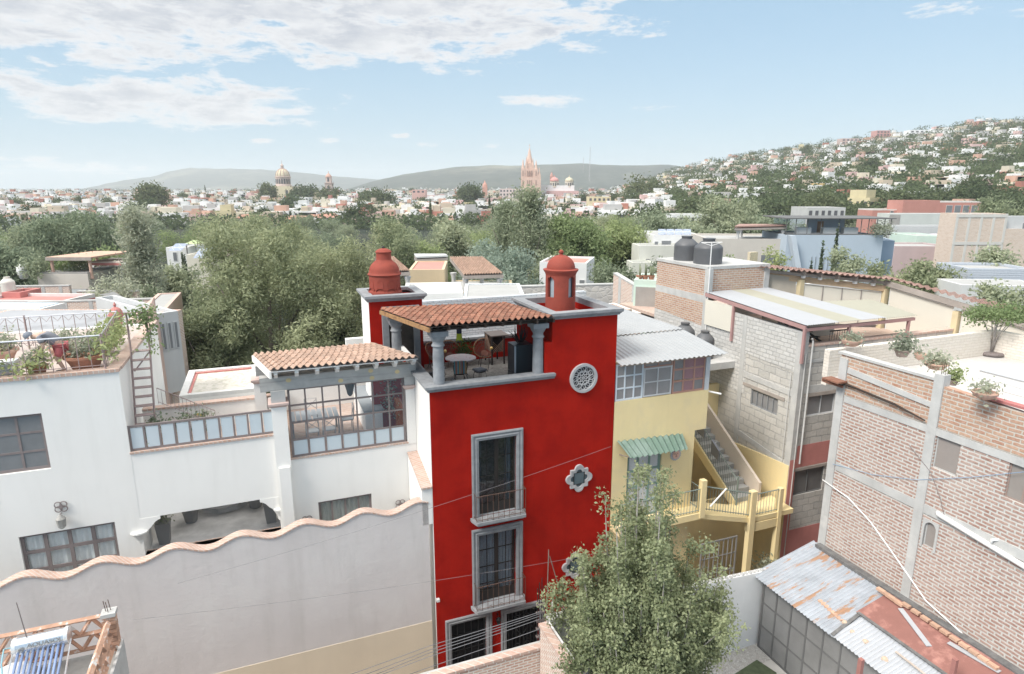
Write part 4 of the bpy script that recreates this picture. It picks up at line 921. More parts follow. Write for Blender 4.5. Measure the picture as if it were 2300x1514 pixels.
mb = MB(); mb.hexa([(-16, -4.25, -.6), (2.15, -4.25, -.6), (2.15, -4.03, -.6), (-16, -4.03, -.6)], [(-16, -4.25, 3.64), (2.15, -4.25, 3.64), (2.15, -4.03, 3.64), (-16, -4.03, 3.64)])
part('brick_face', mb, BRK, t); part('brick_cap', MB().box((-16, -4.28, 3.64), (2.15, -4.08, 3.72)), BRCAP, t)
part('render_edge', MB().box((-16, -4.08, 3.64), (2.15, -4.0, 3.71)), CONC, t)
part('pier', MB().box((2.15, -4.27, -.6), (2.42, -4.0, 4.5)), CONC, t)
mb = MB(); mb.hexa([(2.42, -4.2, -.6), (11.85, -4.2, -.6), (11.85, -4.02, -.6), (2.42, -4.02, -.6)], [(2.42, -4.2, 4.5), (11.85, -4.2, 4.05), (11.85, -4.02, 4.05), (2.42, -4.02, 4.5)])
GWALL = P('grey_white_render', (.74, .74, .74), var=.05, scale=.7, rough=.92, bump=.006, streak=.3, stain=(.46, .46, .46))
part('render_face', mb, GWALL, t)
mb = MB(); rg = random.Random(9)
for i in range(60):
    u = 2.5 + i * .155; mb.lathe(u, -4.12 + rg.uniform(-.03, .03), [(.05, 4.49 - .0477 * (u - 2.42)), (.07, 4.52 - .0477 * (u - 2.42)), (.02, 4.55 - .0477 * (u - 2.42) + rg.uniform(0, .03))], 5)
part('mortar_rubble', mb, CONC, t)
t = thing('yard_wall', 'brick dividing wall with a brick cap running toward the viewer from the pier', 'wall', (2.15, -7, -.6))
part('brick_face', MB().box((1.86, -12, -.6), (2.08, -4.27, 4.42)), BRK, t); part('brick_cap', MB().box((1.80, -12, 4.42), (2.04, -4.27, 4.5)), BR('brick_cap_v', (.46, .30, .24), (.54, .38, .31), (.60, .56, .52), .24, 2.0, .015, .004), t)
part('render_face', MB().box((2.08, -12, -.6), (2.14, -4.27, 4.46)), GWALL, t)
SOIL = P('court_earth', (.56, .54, .51), var=.12, scale=2, rough=1, bump=.01)
solo('court_ground', MB().box((2.14, -14, 1.1), (11.85, -4.2, 1.5)), SOIL, kind='structure')
PEB = STONE('pebble_path', (.60, .59, .57), (.48, .45, .42), (.38, .36, .34), 14, .01)
mb = MB(); a = [FZ(x, y, 1.504) for x, y in ((1560, 1500), (1690, 1440), (1735, 1480), (1620, 1530))]
mb.prism(a[::-1], 1.49, 1.504); solo('pebble_path', mb, PEB, kind='structure')
mb = MB(); a = [FZ(x, y, 1.504) for x, y in ((1610, 1540), (1700, 1482), (1745, 1512), (1700, 1560))]
GRASS = P('lawn', (.10, .125, .07), var=.3, scale=6, rough=1, bump=.02)
mb.prism(a[::-1], 1.49, 1.512); solo('lawn', mb, GRASS, kind='structure')
# tree in the court, with many upright shoots
rg = random.Random(11); tb = (4.12, -5.75, 1.5)
t = thing('shrubby_tree', 'small-leaved tree with upright shoots in the walled court before the yellow house', 'tree', tb)
mb = MB(); bl = []
for i in range(52):
    a = rg.uniform(0, 6.28); q = 2.08 * math.sqrt(rg.uniform(.01, 1)); top = (7.85 - .58 * q * q) * rg.uniform(.84, 1.03)
    if q > 1.3: top *= .86
    p0 = (0, 0, rg.uniform(.2, .9)); p1 = (q * .5 * math.cos(a), q * .5 * math.sin(a) * .8, top * .42); p2 = (q * math.cos(a), q * .8 * math.sin(a), top * .78); p3 = (q * 1.12 * math.cos(a), q * .85 * math.sin(a), top)
    mb.tube([p0, p1, p2, p3], [.07, .04, .018, .006], 5)
    for k in range(5):
        f = .36 + .62 * k / 4; L = lambda A, B, s: tuple(A[j] + (B[j] - A[j]) * s for j in range(3))
        c = L(p1, p2, f / .78) if f < .78 else L(p2, p3, (f - .78) / .22); w = .30 * (1.12 - f) + .15
        bl.append((c[0], c[1], c[2], w, w, w * 1.3))
    for k in range(3):
        b = a + rg.uniform(-1, 1); c = L(p1, p2, rg.uniform(.2, .9)); e = (c[0] + .5 * math.cos(b), c[1] + .5 * math.sin(b), c[2] + rg.uniform(.1, .45)); mb.tube([c, e], [.015, .005], 4); bl.append((e[0], e[1], e[2], .17, .17, .2))
for i in range(24):
    a = rg.uniform(0, 6.28); q = rg.uniform(1.3, 2.5); bl.append((q * math.cos(a), q * .8 * math.sin(a), rg.uniform(1.3, 4.2), .46, .46, .40)); mb.tube([(0, 0, 1), (bl[-1][0], bl[-1][1], bl[-1][2])], [.04, .01], 4)
pm('trunk', mb.mesh('trunk', GBARK, (0, 0, 0), True), t)
pm('crown', leaf_mesh('crown', bl, 125000, .042, LF['near'], 12, shell=.1, clump=9, aspect=.6), t)
# brick house on the right
BH = thing('brick_house', 'tall unplastered brick house with concrete bands at the right, planted roof terrace on top', 'house', (12, -4.2, -.6))
ub = 11.85
bw1 = (-8.06, -7.42, 8.76, 9.8); bw2 = (-9.95, -9.22, 8.76, 9.8); bw3 = (-7.82, -7.50, 6.5, 7.24)
mb = MB(); wall_holes(mb, -14, -4.2, -.6, 9.86, ub, ub + .24, [bw1, bw2, bw3], along='v')
part('brick_wall', mb, BRKW, BH)
mb = MB(); mb.slabv([(-14, 9.86), (-7.4, 9.86), (-7.4, 11.0), (-14, 10.7)], ub + .02, ub + .2); part('upper_brick_wall', mb, BRK2, BH)
mb = MB(); mb.slabv([(-7.14, 9.86), (-4.2, 9.86), (-4.2, 11.1), (-7.14, 11.1)], ub + .02, ub + .2); mb.box((ub + .24, -4.34, -.6), (22, -4.2, 10.0)); part('upper_brick_wall', mb, BRK2, BH)
mb = MB(); e = .03
mb.box((ub - e, -4.47, -.6), (ub + .22, -4.195, 11.0)); mb.box((ub - e * 1.1, -7.40, -.6), (ub + .22, -7.14, 11.3))
for z0, z1 in ((9.66, 9.86), (7.42, 7.68), (4.42, 4.72)): mb.box((ub - e * .8, -14, z0), (ub + .2, -4.5, z1))
mb.hexa([(ub - .02, -7.14, 10.36), (ub + .1, -7.14, 10.36), (ub + .1, -4.5, 10.58), (ub - .02, -4.5, 10.58)], [(ub - .02, -7.14, 10.50), (ub + .1, -7.14, 10.50), (ub + .1, -4.5, 10.76), (ub - .02, -4.5, 10.76)])
part('concrete_frame', mb, CONC, BH)
mb = MB(); mb.box((ub - .02, -7.14, 11.1), (ub + .24, -4.1, 11.17)); part('coping', mb, CONC, BH)
part('red_coping', MB().box((ub + .0, -14, 11.0), (ub + .22, -8.3, 11.06)), P('red_membrane', (.42, .16, .15), bump=.002), BH)
mb = MB(); mb.tube([(ub - .08, -7.1, 9.98), (ub - .09, -6.2, 10.14), (ub - .07, -5.0, 10.22), (ub - .06, -4.25, 10.25)], [.02, .035, .03, .05], 6); part('broken_ledge', mb, DARKW, BH)
mb = MB(); mb.tube([(ub - .12, -4.5, 10.15), (ub - .35, -4.1, 10.22), (ub - .3, -3.9, 10.22)], .05, 5); mb.box((ub - .4, -4.55, 10.28), (ub - .02, -3.95, 10.33)); part('eave_stub', mb, TILE, BH)
CB = P('cream_brickwork', (.68, .61, .53), var=.06, scale=2, bump=.012, bs=7)
CRB = BR('cream_painted_brick', (.66, .60, .52), (.70, .64, .57), (.60, .54, .47), .3, .10, .012, .01)
mb = MB(); mb.box((ub + .2, -14, 10.05), (20.5, -3.4, 10.15)); part('roof_deck', mb, BR('deck_tile', (.48, .465, .45), (.50, .485, .465), (.41, .395, .38), .45, .45, .01, .001), BH)
mb = MB(); mb.box((ub + .2, -3.6, 9.9), (20.2, -3.4, 11.05)); mb.box((19.95, -9, 9.9), (20.2, -3.6, 11.05)); part('parapet', mb, CRB, BH)
mb = MB(); mb.box((ub + .26, -8.2, 10.16), (ub + .30, -4.2, 11.08))
for i, (b, nm) in enumerate(((bw1, 'bronze'), (bw2, 'kitchen'))):
    f = part('window', grid_frame(MB(), b[0], b[1], b[2], b[3], ub + .05, ub + .09, 1 if i == 0 else 2, 1, .035, .03, along='v'), CONC if i == 0 else P('rust_frame', (.30, .22, .19)), BH)
    part('pane', MB().box((ub + .065, b[0] + .03, b[2] + .03), (ub + .07, b[1] - .03, b[3] - .03)), P('bronze_glass', (.30, .27, .25), var=.08, scale=1.5, rough=.12, bump=0), f)
f = part('niche_window', grid_frame(MB(), bw3[0], bw3[1], bw3[2], bw3[3], ub + .05, ub + .09, 1, 1, .03, .03, along='v'), CONC, BH)
part('pane', MB().box((ub + .065, bw3[0] + .03, bw3[2] + .03), (ub + .07, bw3[1] - .03, bw3[3] - .03)), P('bronze_glass', (.30, .27, .25)), f)
mb = MB(); c = (bw3[0] + bw3[1]) / 2
mb.slabv([(bw3[0] - .06, 7.3), (bw3[0] - .06, bw3[2] - .06), (bw3[0], bw3[2] - .05), (bw3[0], 7.0)] + [(c + .16 * math.cos(R_(a)), 7.05 + .19 * math.sin(R_(a))) for a in range(180, -1, -20)] + [(bw3[1], bw3[2] - .05), (bw3[1] + .06, bw3[2] - .06), (bw3[1] + .06, 7.3)], ub - .025, ub + .1); part('arched_surround', mb, CONC, BH)
PVC = P('white_pvc', (.78, .78, .77), var=.03, rough=.4, bump=0)
solo('drain_pipe', MB().tube([(ub - .07, -14, 7.05), (ub - .07, -10, 7.33), (ub - .07, -7.84, 7.60), (ub - .01, -7.78, 7.62)], .065, 10).tube([(ub - .07, -9.2, 7.43), (ub - .09, -9.2, 7.62), (ub, -9.3, 7.66)], .04, 8), PVC, 'thick white plastic drain pipe sloping along the right brick wall', 'pipe', smooth=True)
pp = [(1848, 1078), (1905, 1118), (1955, 1172), (2000, 1235), (2080, 1350), (2180, 1440), (2285, 1505), (2290, 1512)]
solo('thin_pipe', MB().tube([(ub - .06,) + FV(x, y, ub - .06) for x, y in pp], .022, 7), PVC, 'long thin white pipe drooping across the right brick wall', 'pipe', smooth=True)
solo('blue_wire', MB().tube([(ub - .04,) + FV(x, y, ub - .04) for x, y in ((1870, 1042), (1960, 1066), (2060, 1078), (2180, 1072), (2300, 1060))], .008, 4), P('blue_wire', (.25, .36, .50), bump=0), 'thin blue wire slung across the right brick wall', 'cable')
solo('black_wire', MB().tube([(ub - .04,) + FV(x, y, ub - .04) for x, y in ((2042, 1000), (2090, 1060), (2112, 1120), (2120, 1156))], .010, 4), IRON2, 'short dark wire hanging down to the thick white pipe', 'cable')
# roof terrace planters
pz = 11.17
potted('wide terracotta bowl of succulents on the near left corner of the brick house roof', FZ(1912, 777, pz) + (pz,), .30, .20, 'dusty', .12, .28, bowl=True, mat=PTERRA, n=260, seed=21)
potted('dark pot with a bushy jade plant on the brick house parapet', FZ(2025, 800, 10.9) + (10.9,), .24, .22, 'dusty', .42, .33, mat=P('brown_pot', (.34, .27, .24)), n=420, size=.06, seed=22)
potted('empty round clay pot on a wire stand behind the parapet planters', FZ(2066, 808, 10.9) + (10.9,), .17, .2, 'dusty', .05, .12, bowl=True, mat=PTERRA, n=60, seed=23)
potted('long clay trough of mixed small plants at the concrete column top', FZ(2102, 828, 11.0) + (11.0,), .3, .17, 'dusty', .22, .38, mat=PTERRA, n=420, size=.05, seed=24)
potted('green plant in a small pot on the terrace floor beside the rebar column', FZ(2140, 865, 10.75) + (10.75,), .13, .15, 'bright', .3, .18, mat=P('brown_pot', (.34, .27, .24)), n=260, size=.05, seed=25)
potted('shallow clay bowl with a low cactus on the terrace ledge by the grey chest', FZ(2211, 890, pz) + (pz - .06,), .27, .17, 'dusty', .12, .2, bowl=True, mat=PTERRA, n=200, seed=26)
t = thing('rebar_stub', 'rusty steel rods sticking out of the concrete column top among planters', 'steel rods', (11.9, -7.27, 11.3))
for a, b in ((.02, 0), (.14, .03), (.05, -.08), (.16, -.07)): part('steel_rod', MB().tube([(ub + a, -7.27 + b, 11.3), (ub + a, -7.27 + b, 11.62)], .008, 4), RUST, t)
cu, cv = FZ(2225, 798, 10.15)
t = tree('bare-stemmed small tree with flat green crown in a tyre planter on the right roof', (cu, cv, 10.15), 1.9, 1.15, 'bright', 2600, .055, z0=1.15, seed=31, kind='small_tree', k=9, bark=GBARK, clump=8, tr=.04, blobs=[(.75 * math.cos(i * 2.4) * (.4 + .07 * i), .75 * math.sin(i * 2.4) * (.4 + .07 * i), 1.45 + .1 * (i % 3), .36, .36, .17) for i in range(11)], shell=.1)
part('planter', MB().lathe(cu, cv, [(.36, 10.16), (.42, 10.22), (.36, 10.3), (.25, 10.29)], 20), IRON2, t, smooth=True)
mb = MB()
for i in range(7): a = i * .9; mb.tube([(0, 0, .1), (.12 * math.cos(a), .12 * math.sin(a), .7), (.5 * math.cos(a), .5 * math.sin(a), 1.35)], [.03, .022, .01], 5)
pm('limb', mb.mesh('limb', GBARK, (0, 0, 0), True), t)
t = thing('storage_chest', 'long pale grey moulded cover box on the roof terrace at the right edge', 'chest', (14, -8, 10.15))
x0, y0 = FZ(2190, 862, 10.16); part('body', MB().hexa([(x0, y0 - 2.2, 10.16), (x0 + 1.1, y0 - 2.2, 10.16), (x0 + 1.1, y0, 10.16), (x0, y0, 10.16)], [(x0 + .04, y0 - 2.2, 10.62), (x0 + 1.06, y0 - 2.2, 10.62), (x0 + 1.06, y0 - .04, 10.62), (x0 + .04, y0 - .04, 10.62)]), P('chest_plastic', (.70, .69, .68), var=.03, bump=0, rough=.5), t)
part('lid', MB().box((x0 - .02, y0 - 2.2, 10.62), (x0 + 1.12, y0 + .02, 10.70)), P('chest_lid', (.60, .63, .67), var=.03, bump=0, rough=.5), t)
mb = MB(); mb.tube([(x0 - .01, y0 - 2.2, 10.35), (x0 - .01, y0 - .9, 10.42), (x0 - .0, y0 - .02, 10.36)], .008, 4); part('moulded_line', mb, P('chest_lid', (.60, .63, .67)), t)
# shed
sh = thing('tin_shed', 'lean-to shed with a patched rusty corrugated roof against the right brick wall', 'shed', (9.6, -7, 1.5))
ZNC = P('galvanised_sheet', (.36, .39, .43), var=.16, scale=2, rough=.6, bump=.003, streak=0, col2=(.37, .22, .14), c2lo=.56, c2hi=.60, c2scale=1.7, c2st=(.35, 2.2, 1))
ZN2 = P('new_sheet', (0.442, 0.463, 0.493), var=.06, scale=2, rough=.5, bump=.002, col2=(.55, .45, .38), c2lo=.63, c2hi=.68, c2scale=1.4)
sl = lambda u: 4.07 + (u - 9.3) * (4.70 - 4.07) / 2.5
# sheet ribs run down the slope (along u)
corr(mb := MB(), (9.3, -4.05, sl(9.3)), (9.3, -7.2, sl(9.3)), (11.8, -7.2, 4.70), (11.8, -4.05, 4.70), 26, .022, 4); part('rusty_sheet', mb, ZNC, sh)
corr(mb := MB(), (9.3, -7.15, sl(9.3) + .025), (9.3, -12, sl(9.3) + .025), (10.45, -12, sl(10.45) + .025), (10.45, -7.15, sl(10.45) + .025), 42, .022, 4); part('newer_sheet', mb, ZN2, sh)
REDM = P('red_roofing_felt', (.27, .125, .105), var=.1, scale=2, rough=.8, bump=.004, col2=(.46, .24, .2), c2scale=1)
mb = MB(); mb.hexa([(10.4, -12, sl(10.4) + .04), (11.6, -12, sl(11.6) + .04), (11.6, -6.95, sl(11.6) + .04), (10.4, -6.95, sl(10.4) + .04)], [(10.4, -12, sl(10.4) + .06), (11.6, -12, sl(11.6) + .06), (11.6, -6.95, sl(11.6) + .06), (10.4, -6.95, sl(10.4) + .06)]); part('felt_patch', mb, REDM, sh)
BITU = P('bitumen_strip', (.15, .15, .15), var=.3, scale=6, bump=.01)
mb = MB(); mb.box((11.6, -12, 4.66), (11.82, -4.3, 4.76)); part('bitumen_edge', mb, BITU, sh)
mb = MB(); mb.hexa([(9.3, -7.22, sl(9.3) + .05), (10.42, -7.1, sl(10.4) + .05), (10.42, -7.0, sl(10.4) + .05), (9.3, -7.12, sl(9.3) + .05)], [(9.3, -7.22, sl(9.3) + .07), (10.42, -7.1, sl(10.4) + .07), (10.42, -7.0, sl(10.4) + .07), (9.3, -7.12, sl(9.3) + .07)]); 
mb.hexa([(10.35, -12, sl(10.4) + .065), (10.45, -12, sl(10.4) + .065), (10.45, -7, sl(10.4) + .065), (10.35, -7, sl(10.4) + .065)], [(10.35, -12, sl(10.4) + .085), (10.45, -12, sl(10.4) + .085), (10.45, -7, sl(10.4) + .085), (10.35, -7, sl(10.4) + .085)]); part('bitumen_seam', mb, BITU, sh)
mb = MB(); grid_frame(mb, -12, -4.3, 1.5, 3.98, 9.58, 9.64, 13, 3, .05, .07, along='v'); dw = part('glazed_wall', mb, P('black_steel', (.13, .13, .13), bump=0), sh)
part('pane', MB().box((9.60, -12, 1.55), (9.615, -4.35, 3.95)), P('shed_glass', (.22, .22, .22), var=.15, scale=1, rough=.12, bump=0), dw)
for i, k in enumerate((8, 9)): part('pale_pane', MB().box((9.57, -4.3 - .592 * k - .55, 2.4), (9.575, -4.3 - .592 * k, 3.9)), P('pale_pane', (.45, .46, .47), rough=.2, bump=0), dw)
rg = random.Random(5)
def stone(x, y, r, lab, nm='loose_stone', cat='stone', mat=None):
    u, v = FZ(x, y, 4.5); z = sl(u) + .07; u, v = FZ(x, y, z); m = MB(); m.lathe(u, v, [(r * .7, z), (r, z + r * .4), (r * .8, z + r * .8), (r * .2, z + r)], 6); solo(nm, m, mat or P('ochre_stone', (.56, .44, .34), var=.2, scale=9, bump=.01), lab, cat, 'stones weighing down the shed roof')
for x, y, r, l in ((1898, 1402, .10, 'ochre stone at the near end of the brick row on the shed roof'), (1915, 1422, .08, 'small stone on the seam just below the brick row'), (1944, 1444, .09, 'middle stone along the red felt edge of the shed roof'), (1987, 1484, .10, 'lowest stone along the red felt edge of the shed roof')): stone(x, y, r, l)
ORDN = ('topmost', 'second', 'third', 'fourth', 'fifth', 'sixth', 'seventh', 'eighth', 'ninth', 'lowest')
def brick_row(n, x0, y0, x1, y1, lab, group):
    for i in range(n):
        f = i / (n - 1); x, y = x0 + (x1 - x0) * f, y0 + (y1 - y0) * f; u, v = FZ(x, y, 4.6); z = min(sl(u), 4.72) + .07; u, v = FZ(x, y, z)
        m = MB(); m.box((u - .06, v - .11, z), (u + .06, v + .11, z + .07)); solo('loose_brick', m, P('loose_brick', (.55, .36, .26), var=.15, scale=6, rv=.15), lab % ORDN[i], 'brick', group)
brick_row(6, 1846, 1356, 1884, 1392, '%s loose brick from the top of the short row across the rusty roof sheet', 'bricks in the short row on the shed roof')
brick_row(5, 1978, 1328, 2020, 1358, '%s loose brick from the top along the upper wall edge of the rusty sheet', 'bricks along the upper shed roof edge')
brick_row(10, 2035, 1362, 2230, 1498, '%s loose brick from the top in the row between red felt and brick wall', 'bricks between felt and wall')
def plank(nm, x0, y0, x1, y1, w, mat, lab):
    a = FZ(x0, y0, 4.62); b = FZ(x1, y1, 4.62); A = Vector(a); B = Vector(b); d = (B - A).normalized(); p = Vector((-d.y, d.x)) * w
    z0, z1 = sl(a[0]) + .075, sl(b[0]) + .075; q = [A - p, B - p, B + p, A + p]; zz_ = [z0, z1, z1, z0]
    m = MB(); m.hexa([(c.x, c.y, z) for c, z in zip(q, zz_)], [(c.x, c.y, z + .02) for c, z in zip(q, zz_)]); solo(nm, m, mat, lab, 'sheet' if 'strip' in nm else 'plank')
plank('metal_strip', 2022, 1370, 2088, 1445, .07, ZN2, 'loose pale metal strip lying on the red felt of the shed roof')
plank('metal_strip', 2130, 1445, 2245, 1514, .07, ZN2, 'pale metal strip lying near the wall at the low right end of the red felt')
plank('wood_batten', 2015, 1443, 2110, 1514, .03, P('grey_wood', (.48, .42, .37)), 'thin grey batten lying on the red felt of the shed roof')
for x, y, lab in ((1930, 1514, 'rusty red steel post standing at the bottom of the shed roof, left one'), (2140, 1514, 'rusty red steel post standing at the bottom of the shed roof, right one')):
    u, v = FZ(x, y, 4.7); m = MB(); m.box((u - .05, v - .05, 4.2), (u + .05, v + .05, 5.12)); solo('steel_post', m, P('red_oxide', (.33, .15, .13), var=.15), lab, 'post', 'red posts on the shed roof')
# power cables and rebar at the pier
for i, (y0, y1, v0, sg) in enumerate(((1449, 1380, -3.6, .10), (1458, 1384, -3.6, .1), (1465, 1388, -3.6, .08), (1473, 1396, -3.7, .1), (1497, 1418, -3.8, .1))):
    a = FU(968, y0, v0); b = FU(1215, y1, -3.95); m = MB(); pts = []
    da, dz = (b[0] - a[0]), (b[1] - a[1])
    for k in range(21):
        f = -1.6 + 2.6 * k / 20; pts.append((a[0] + da * f, v0 + (-3.95 - v0) * max(f, 0), a[1] + dz * f - sg * 4 * .25 * (1 - (2 * (f + 1.6) / 2.6 - 1) ** 2) + sg * .9))
    solo('power_cable', m.tube(pts, .011, 4), P('grey_cable', (.14, .14, .15), bump=0), ['uppermost power cable across the front of the red street doors', 'second power cable from the top across the street doors', 'third power cable from the top across the street doors', 'fourth, thinner power cable across the street doors', 'lowest power cable close above the brick yard wall'][i], 'cable', 'power cables over the street')
for i, (y0, y1, y2) in enumerate(((1350, 1332, 1290), (1230, 1113, 1023))):
    a = FU(400 if i else 300, (1310 if i else 1392), -1.0); b = FU(1372, 1003 if i else 1238, -1.0); m = MB(); pts = [(a[0] + (b[0] - a[0]) * k / 16, -1, a[1] + (b[1] - a[1]) * k / 16 - .5 * (1 - (k / 8 - 1) ** 2) * .3) for k in range(17)]
    solo('thin_cable', m.tube(pts, .005, 4), P('dark_cable', (.2, .19, .2), bump=0), ['thin cable slanting past the lower windows of the red house', 'thin cable slanting past the upper balcony of the red house'][i], 'cable', 'thin cables across the facades')
t = thing('cable_bracket', 'vertical rack of dark rods carrying the cables at the top of the concrete pier', 'bracket', (2.1, -3.9, 3.4))
for i, du in enumerate((0, .07, .13, .2)): part('steel_rod', MB().tube([(1.93 + du, -3.9 + .03 * (i % 2), 3.2), (1.93 + du, -3.9 + .03 * (i % 2), 5.3 + .15 * (i % 3))], .012, 5), IRON, t)
m = MB(); [m.box((1.9, -3.94, 3.5 + i * .25), (2.15, -3.86, 3.55 + i * .25)) for i in range(6)]; split('insulator', m, IRON2, t)
u1, z1 = FU(1232, 1230, -3.8); solo('bamboo_pole', MB().tube([(2.2, -3.9, 3.6), (2.25, -3.9, z1)], .014, 5), P('bark', (.20, .17, .145)), 'tall thin pole leaning above the cable pier', 'pole')
solo('bent_rod', MB().tube([(2.28, -3.9, z1 - .2), (2.75, -3.95, z1 - 1.9)], .012, 5), P('bark', (.20, .17, .145)), 'bent thin rod hanging beside the tall pole at the pier', 'rod')
solo('white_standpipe', MB().tube([(2.32, -4.05, 4.4), (2.33, -4.05, 5.25)], .028, 8), PVC, 'short upright white pipe on the concrete pier of the yard wall', 'pipe')
# ---------------- solar heater on its lattice-walled roof ----------------
LB = P('lattice_brick', (.50, .30, .21), var=.22, scale=5, rough=.9, bump=.012, rv=.18, col2=(.62, .60, .57), c2lo=.56, c2hi=.62, c2scale=5)
t = thing('roof_block', 'small brick rooftop block with a triangular brick lattice parapet, bottom left corner', 'building', (-9.5, -6, -.6))
part('wall', MB().box((-12, -9, -.6), (-7.75, -4.45, 6.65)), BRK, t)
part('roof_slab', MB().box((-12, -9, 6.65), (-7.8, -4.5, 6.75)), P('dirty_concrete', (.36, .355, .34), var=.2, scale=2, bump=.01), t)
def lattice(mb, p, q, z0, z1, n, th=.05):
    p = Vector(p); q = Vector(q); d = q - p
    for z in (z0, (z0 + z1) / 2, z1): mb.tube([(p.x, p.y, z), (q.x, q.y, z)], th, 4)
    for lv in range(2):
        za = z0 + (z1 - z0) * lv / 2; zb = za + (z1 - z0) / 2
        for i in range(n):
            a = p + d * i / n; c = p + d * (i + .5) / n; e = p + d * (i + 1) / n
            if lv: a, c, e = p + d * (i) / n, p + d * (i + .5) / n, p + d * (i + 1) / n
            mb.tube([(a.x, a.y, za), (c.x, c.y, zb)], th * .8, 4); mb.tube([(c.x, c.y, zb), (e.x, e.y, za)], th * .8, 4)
mb = MB(); lattice(mb, (-12, -4.52), (-7.95, -4.52), 6.9, 7.58, 9); part('lattice_parapet', mb, LB, t)
mb = MB(); lattice(mb, (-7.86, -9), (-7.86, -4.7), 6.9, 7.5, 9, .06); part('lattice_parapet', mb, LB, t)
mb = MB(); 
for k in range(9): mb.box((-7.98 + .01 * (k % 2), -4.66, 6.75 + k * .095), (-7.74, -4.46 - .012 * (k % 2), 6.83 + k * .095))
part('brick_pier', mb, LB, t); part('pier_cap', MB().box((-7.98, -4.68, 7.6), (-7.72, -4.44, 7.68)), CONC, t)
mb = MB(); [mb.tube([(-7.85 + a, -4.55 + b, 7.68), (-7.87 + a, -4.55 + b, 7.92)], .007, 4) for a, b in ((-.05, 0), (.03, .02), (0, -.05))]; split('steel_rod', mb, RUST, t)
mb = MB(); mb.slabv([(-9, 6.2), (-4.45, 6.2), (-4.45, 7.5), (-9, 7.4)], -7.76, -7.72); part('render_strip', MB().box((-7.76, -9, -.6), (-7.70, -4.43, 6.9)), CONC, t)
CH_ = P('polished_steel', (.72, .74, .77), var=.04, rough=.22, metal=.85, bump=0)
t = thing('solar_water_heater', 'solar water heater: shiny steel tank above a row of blue glass tubes', 'water heater', (-9, -4.9, 6.75))
ta, tb2 = (-9.42, -4.72, 7.42), (-8.52, -4.72, 7.44)
part('tank', MB().tube([ta, tb2], .165, 26), CH_, t, smooth='auto')
mb = MB(); mb.tube([(ta[0] - .005, ta[1], ta[2]), (ta[0] + .06, ta[1], ta[2])], .172, 26); mb.tube([(tb2[0] - .06, tb2[1], tb2[2]), (tb2[0] + .005, tb2[1], tb2[2])], .172, 26); split('end_cap', mb, P('bright_cap', (.8, .8, .8), rough=.25, metal=.6, bump=0), t)
mb = MB()
for i in range(10): u = -9.33 + .082 * i; mb.tube([(u, -4.86, 7.36), (u - .02, -5.9, 6.8)], .026, 8)
split('glass_tube', mb, P('blue_tube', (.20, .27, .44), var=.1, rough=.15, bump=0, rv=.15), t, smooth=True)
mb = MB(); mb.tube([(-8.48, -4.8, 7.4), (-8.48, -5.95, 6.76)], .014, 4); mb.tube([(-9.42, -4.8, 7.4), (-9.42, -5.95, 6.76)], .014, 4); mb.tube([(-9.45, -5.95, 6.78), (-8.45, -5.95, 6.78)], .02, 4); part('support_frame', mb, P('bright_cap', (.8, .8, .8)), t)
part('vent_rod', MB().tube([(-9.2, -4.72, 7.58), (-9.25, -4.72, 8.35)], [.011, .008], 5), IRON2, t)
def text(s, u, v, z, size, mat, parent, rx=90, rzd=0, name='lettering', ext=.002):
    cu_ = bpy.data.curves.new(name, 'FONT'); cu_.body = s; cu_.size = size; cu_.extrude = ext; cu_.align_x = 'CENTER'; cu_.align_y = 'CENTER'
    o0 = bpy.data.objects.new('tmp', cu_); C.objects.link(o0); bpy.context.view_layer.update()
    me = bpy.data.meshes.new_from_object(o0.evaluated_get(bpy.context.evaluated_depsgraph_get())); bpy.data.objects.remove(o0)
    me.materials.clear(); me.materials.append(mat); o = bpy.data.objects.new(name, me); C.objects.link(o); o.parent = parent
    b = bbase(parent); o.location = (u - b[0], v - b[1], z - b[2]); o.rotation_euler = (R_(rx), 0, R_(rzd)); return o
LET = P('grey_letters', (.22, .225, .23), bump=0)
text('AQUASOL', -8.88, -4.893, 7.485, .125, LET, t, 73)
mb = MB(); cc0 = (-9.26, -4.905, 7.44)
for rr in (.045, .028): mb.tube([(cc0[0] + rr * math.cos(a * .5), cc0[1] - .004 + .02 * math.sin(a * .5) * .0, cc0[2] + rr * math.sin(a * .5) * .85) for a in range(13)], .007, 4)
part('emblem', mb, LET, t)
solo('blue_pipe', MB().tube([(-9.43, -4.72, 7.42), (-9.58, -4.74, 7.43), (-9.56, -5.0, 7.3), (-9.42, -5.5, 6.8)], .014, 6), P('blue_pvc', (.26, .46, .52), bump=0), 'light blue water pipe left of the solar heater tank', 'pipe')
u, v = FZ(30, 1514, 6.9); solo('cement_lump', MB().lathe(u, v - .1, [(.42, 6.76), (.4, 6.95), (.3, 7.02), (.05, 7.05)], 9), P('white_cement', (.66, .67, .68), bump=.01), 'rounded white cement block at the bottom left corner of the picture', 'block')
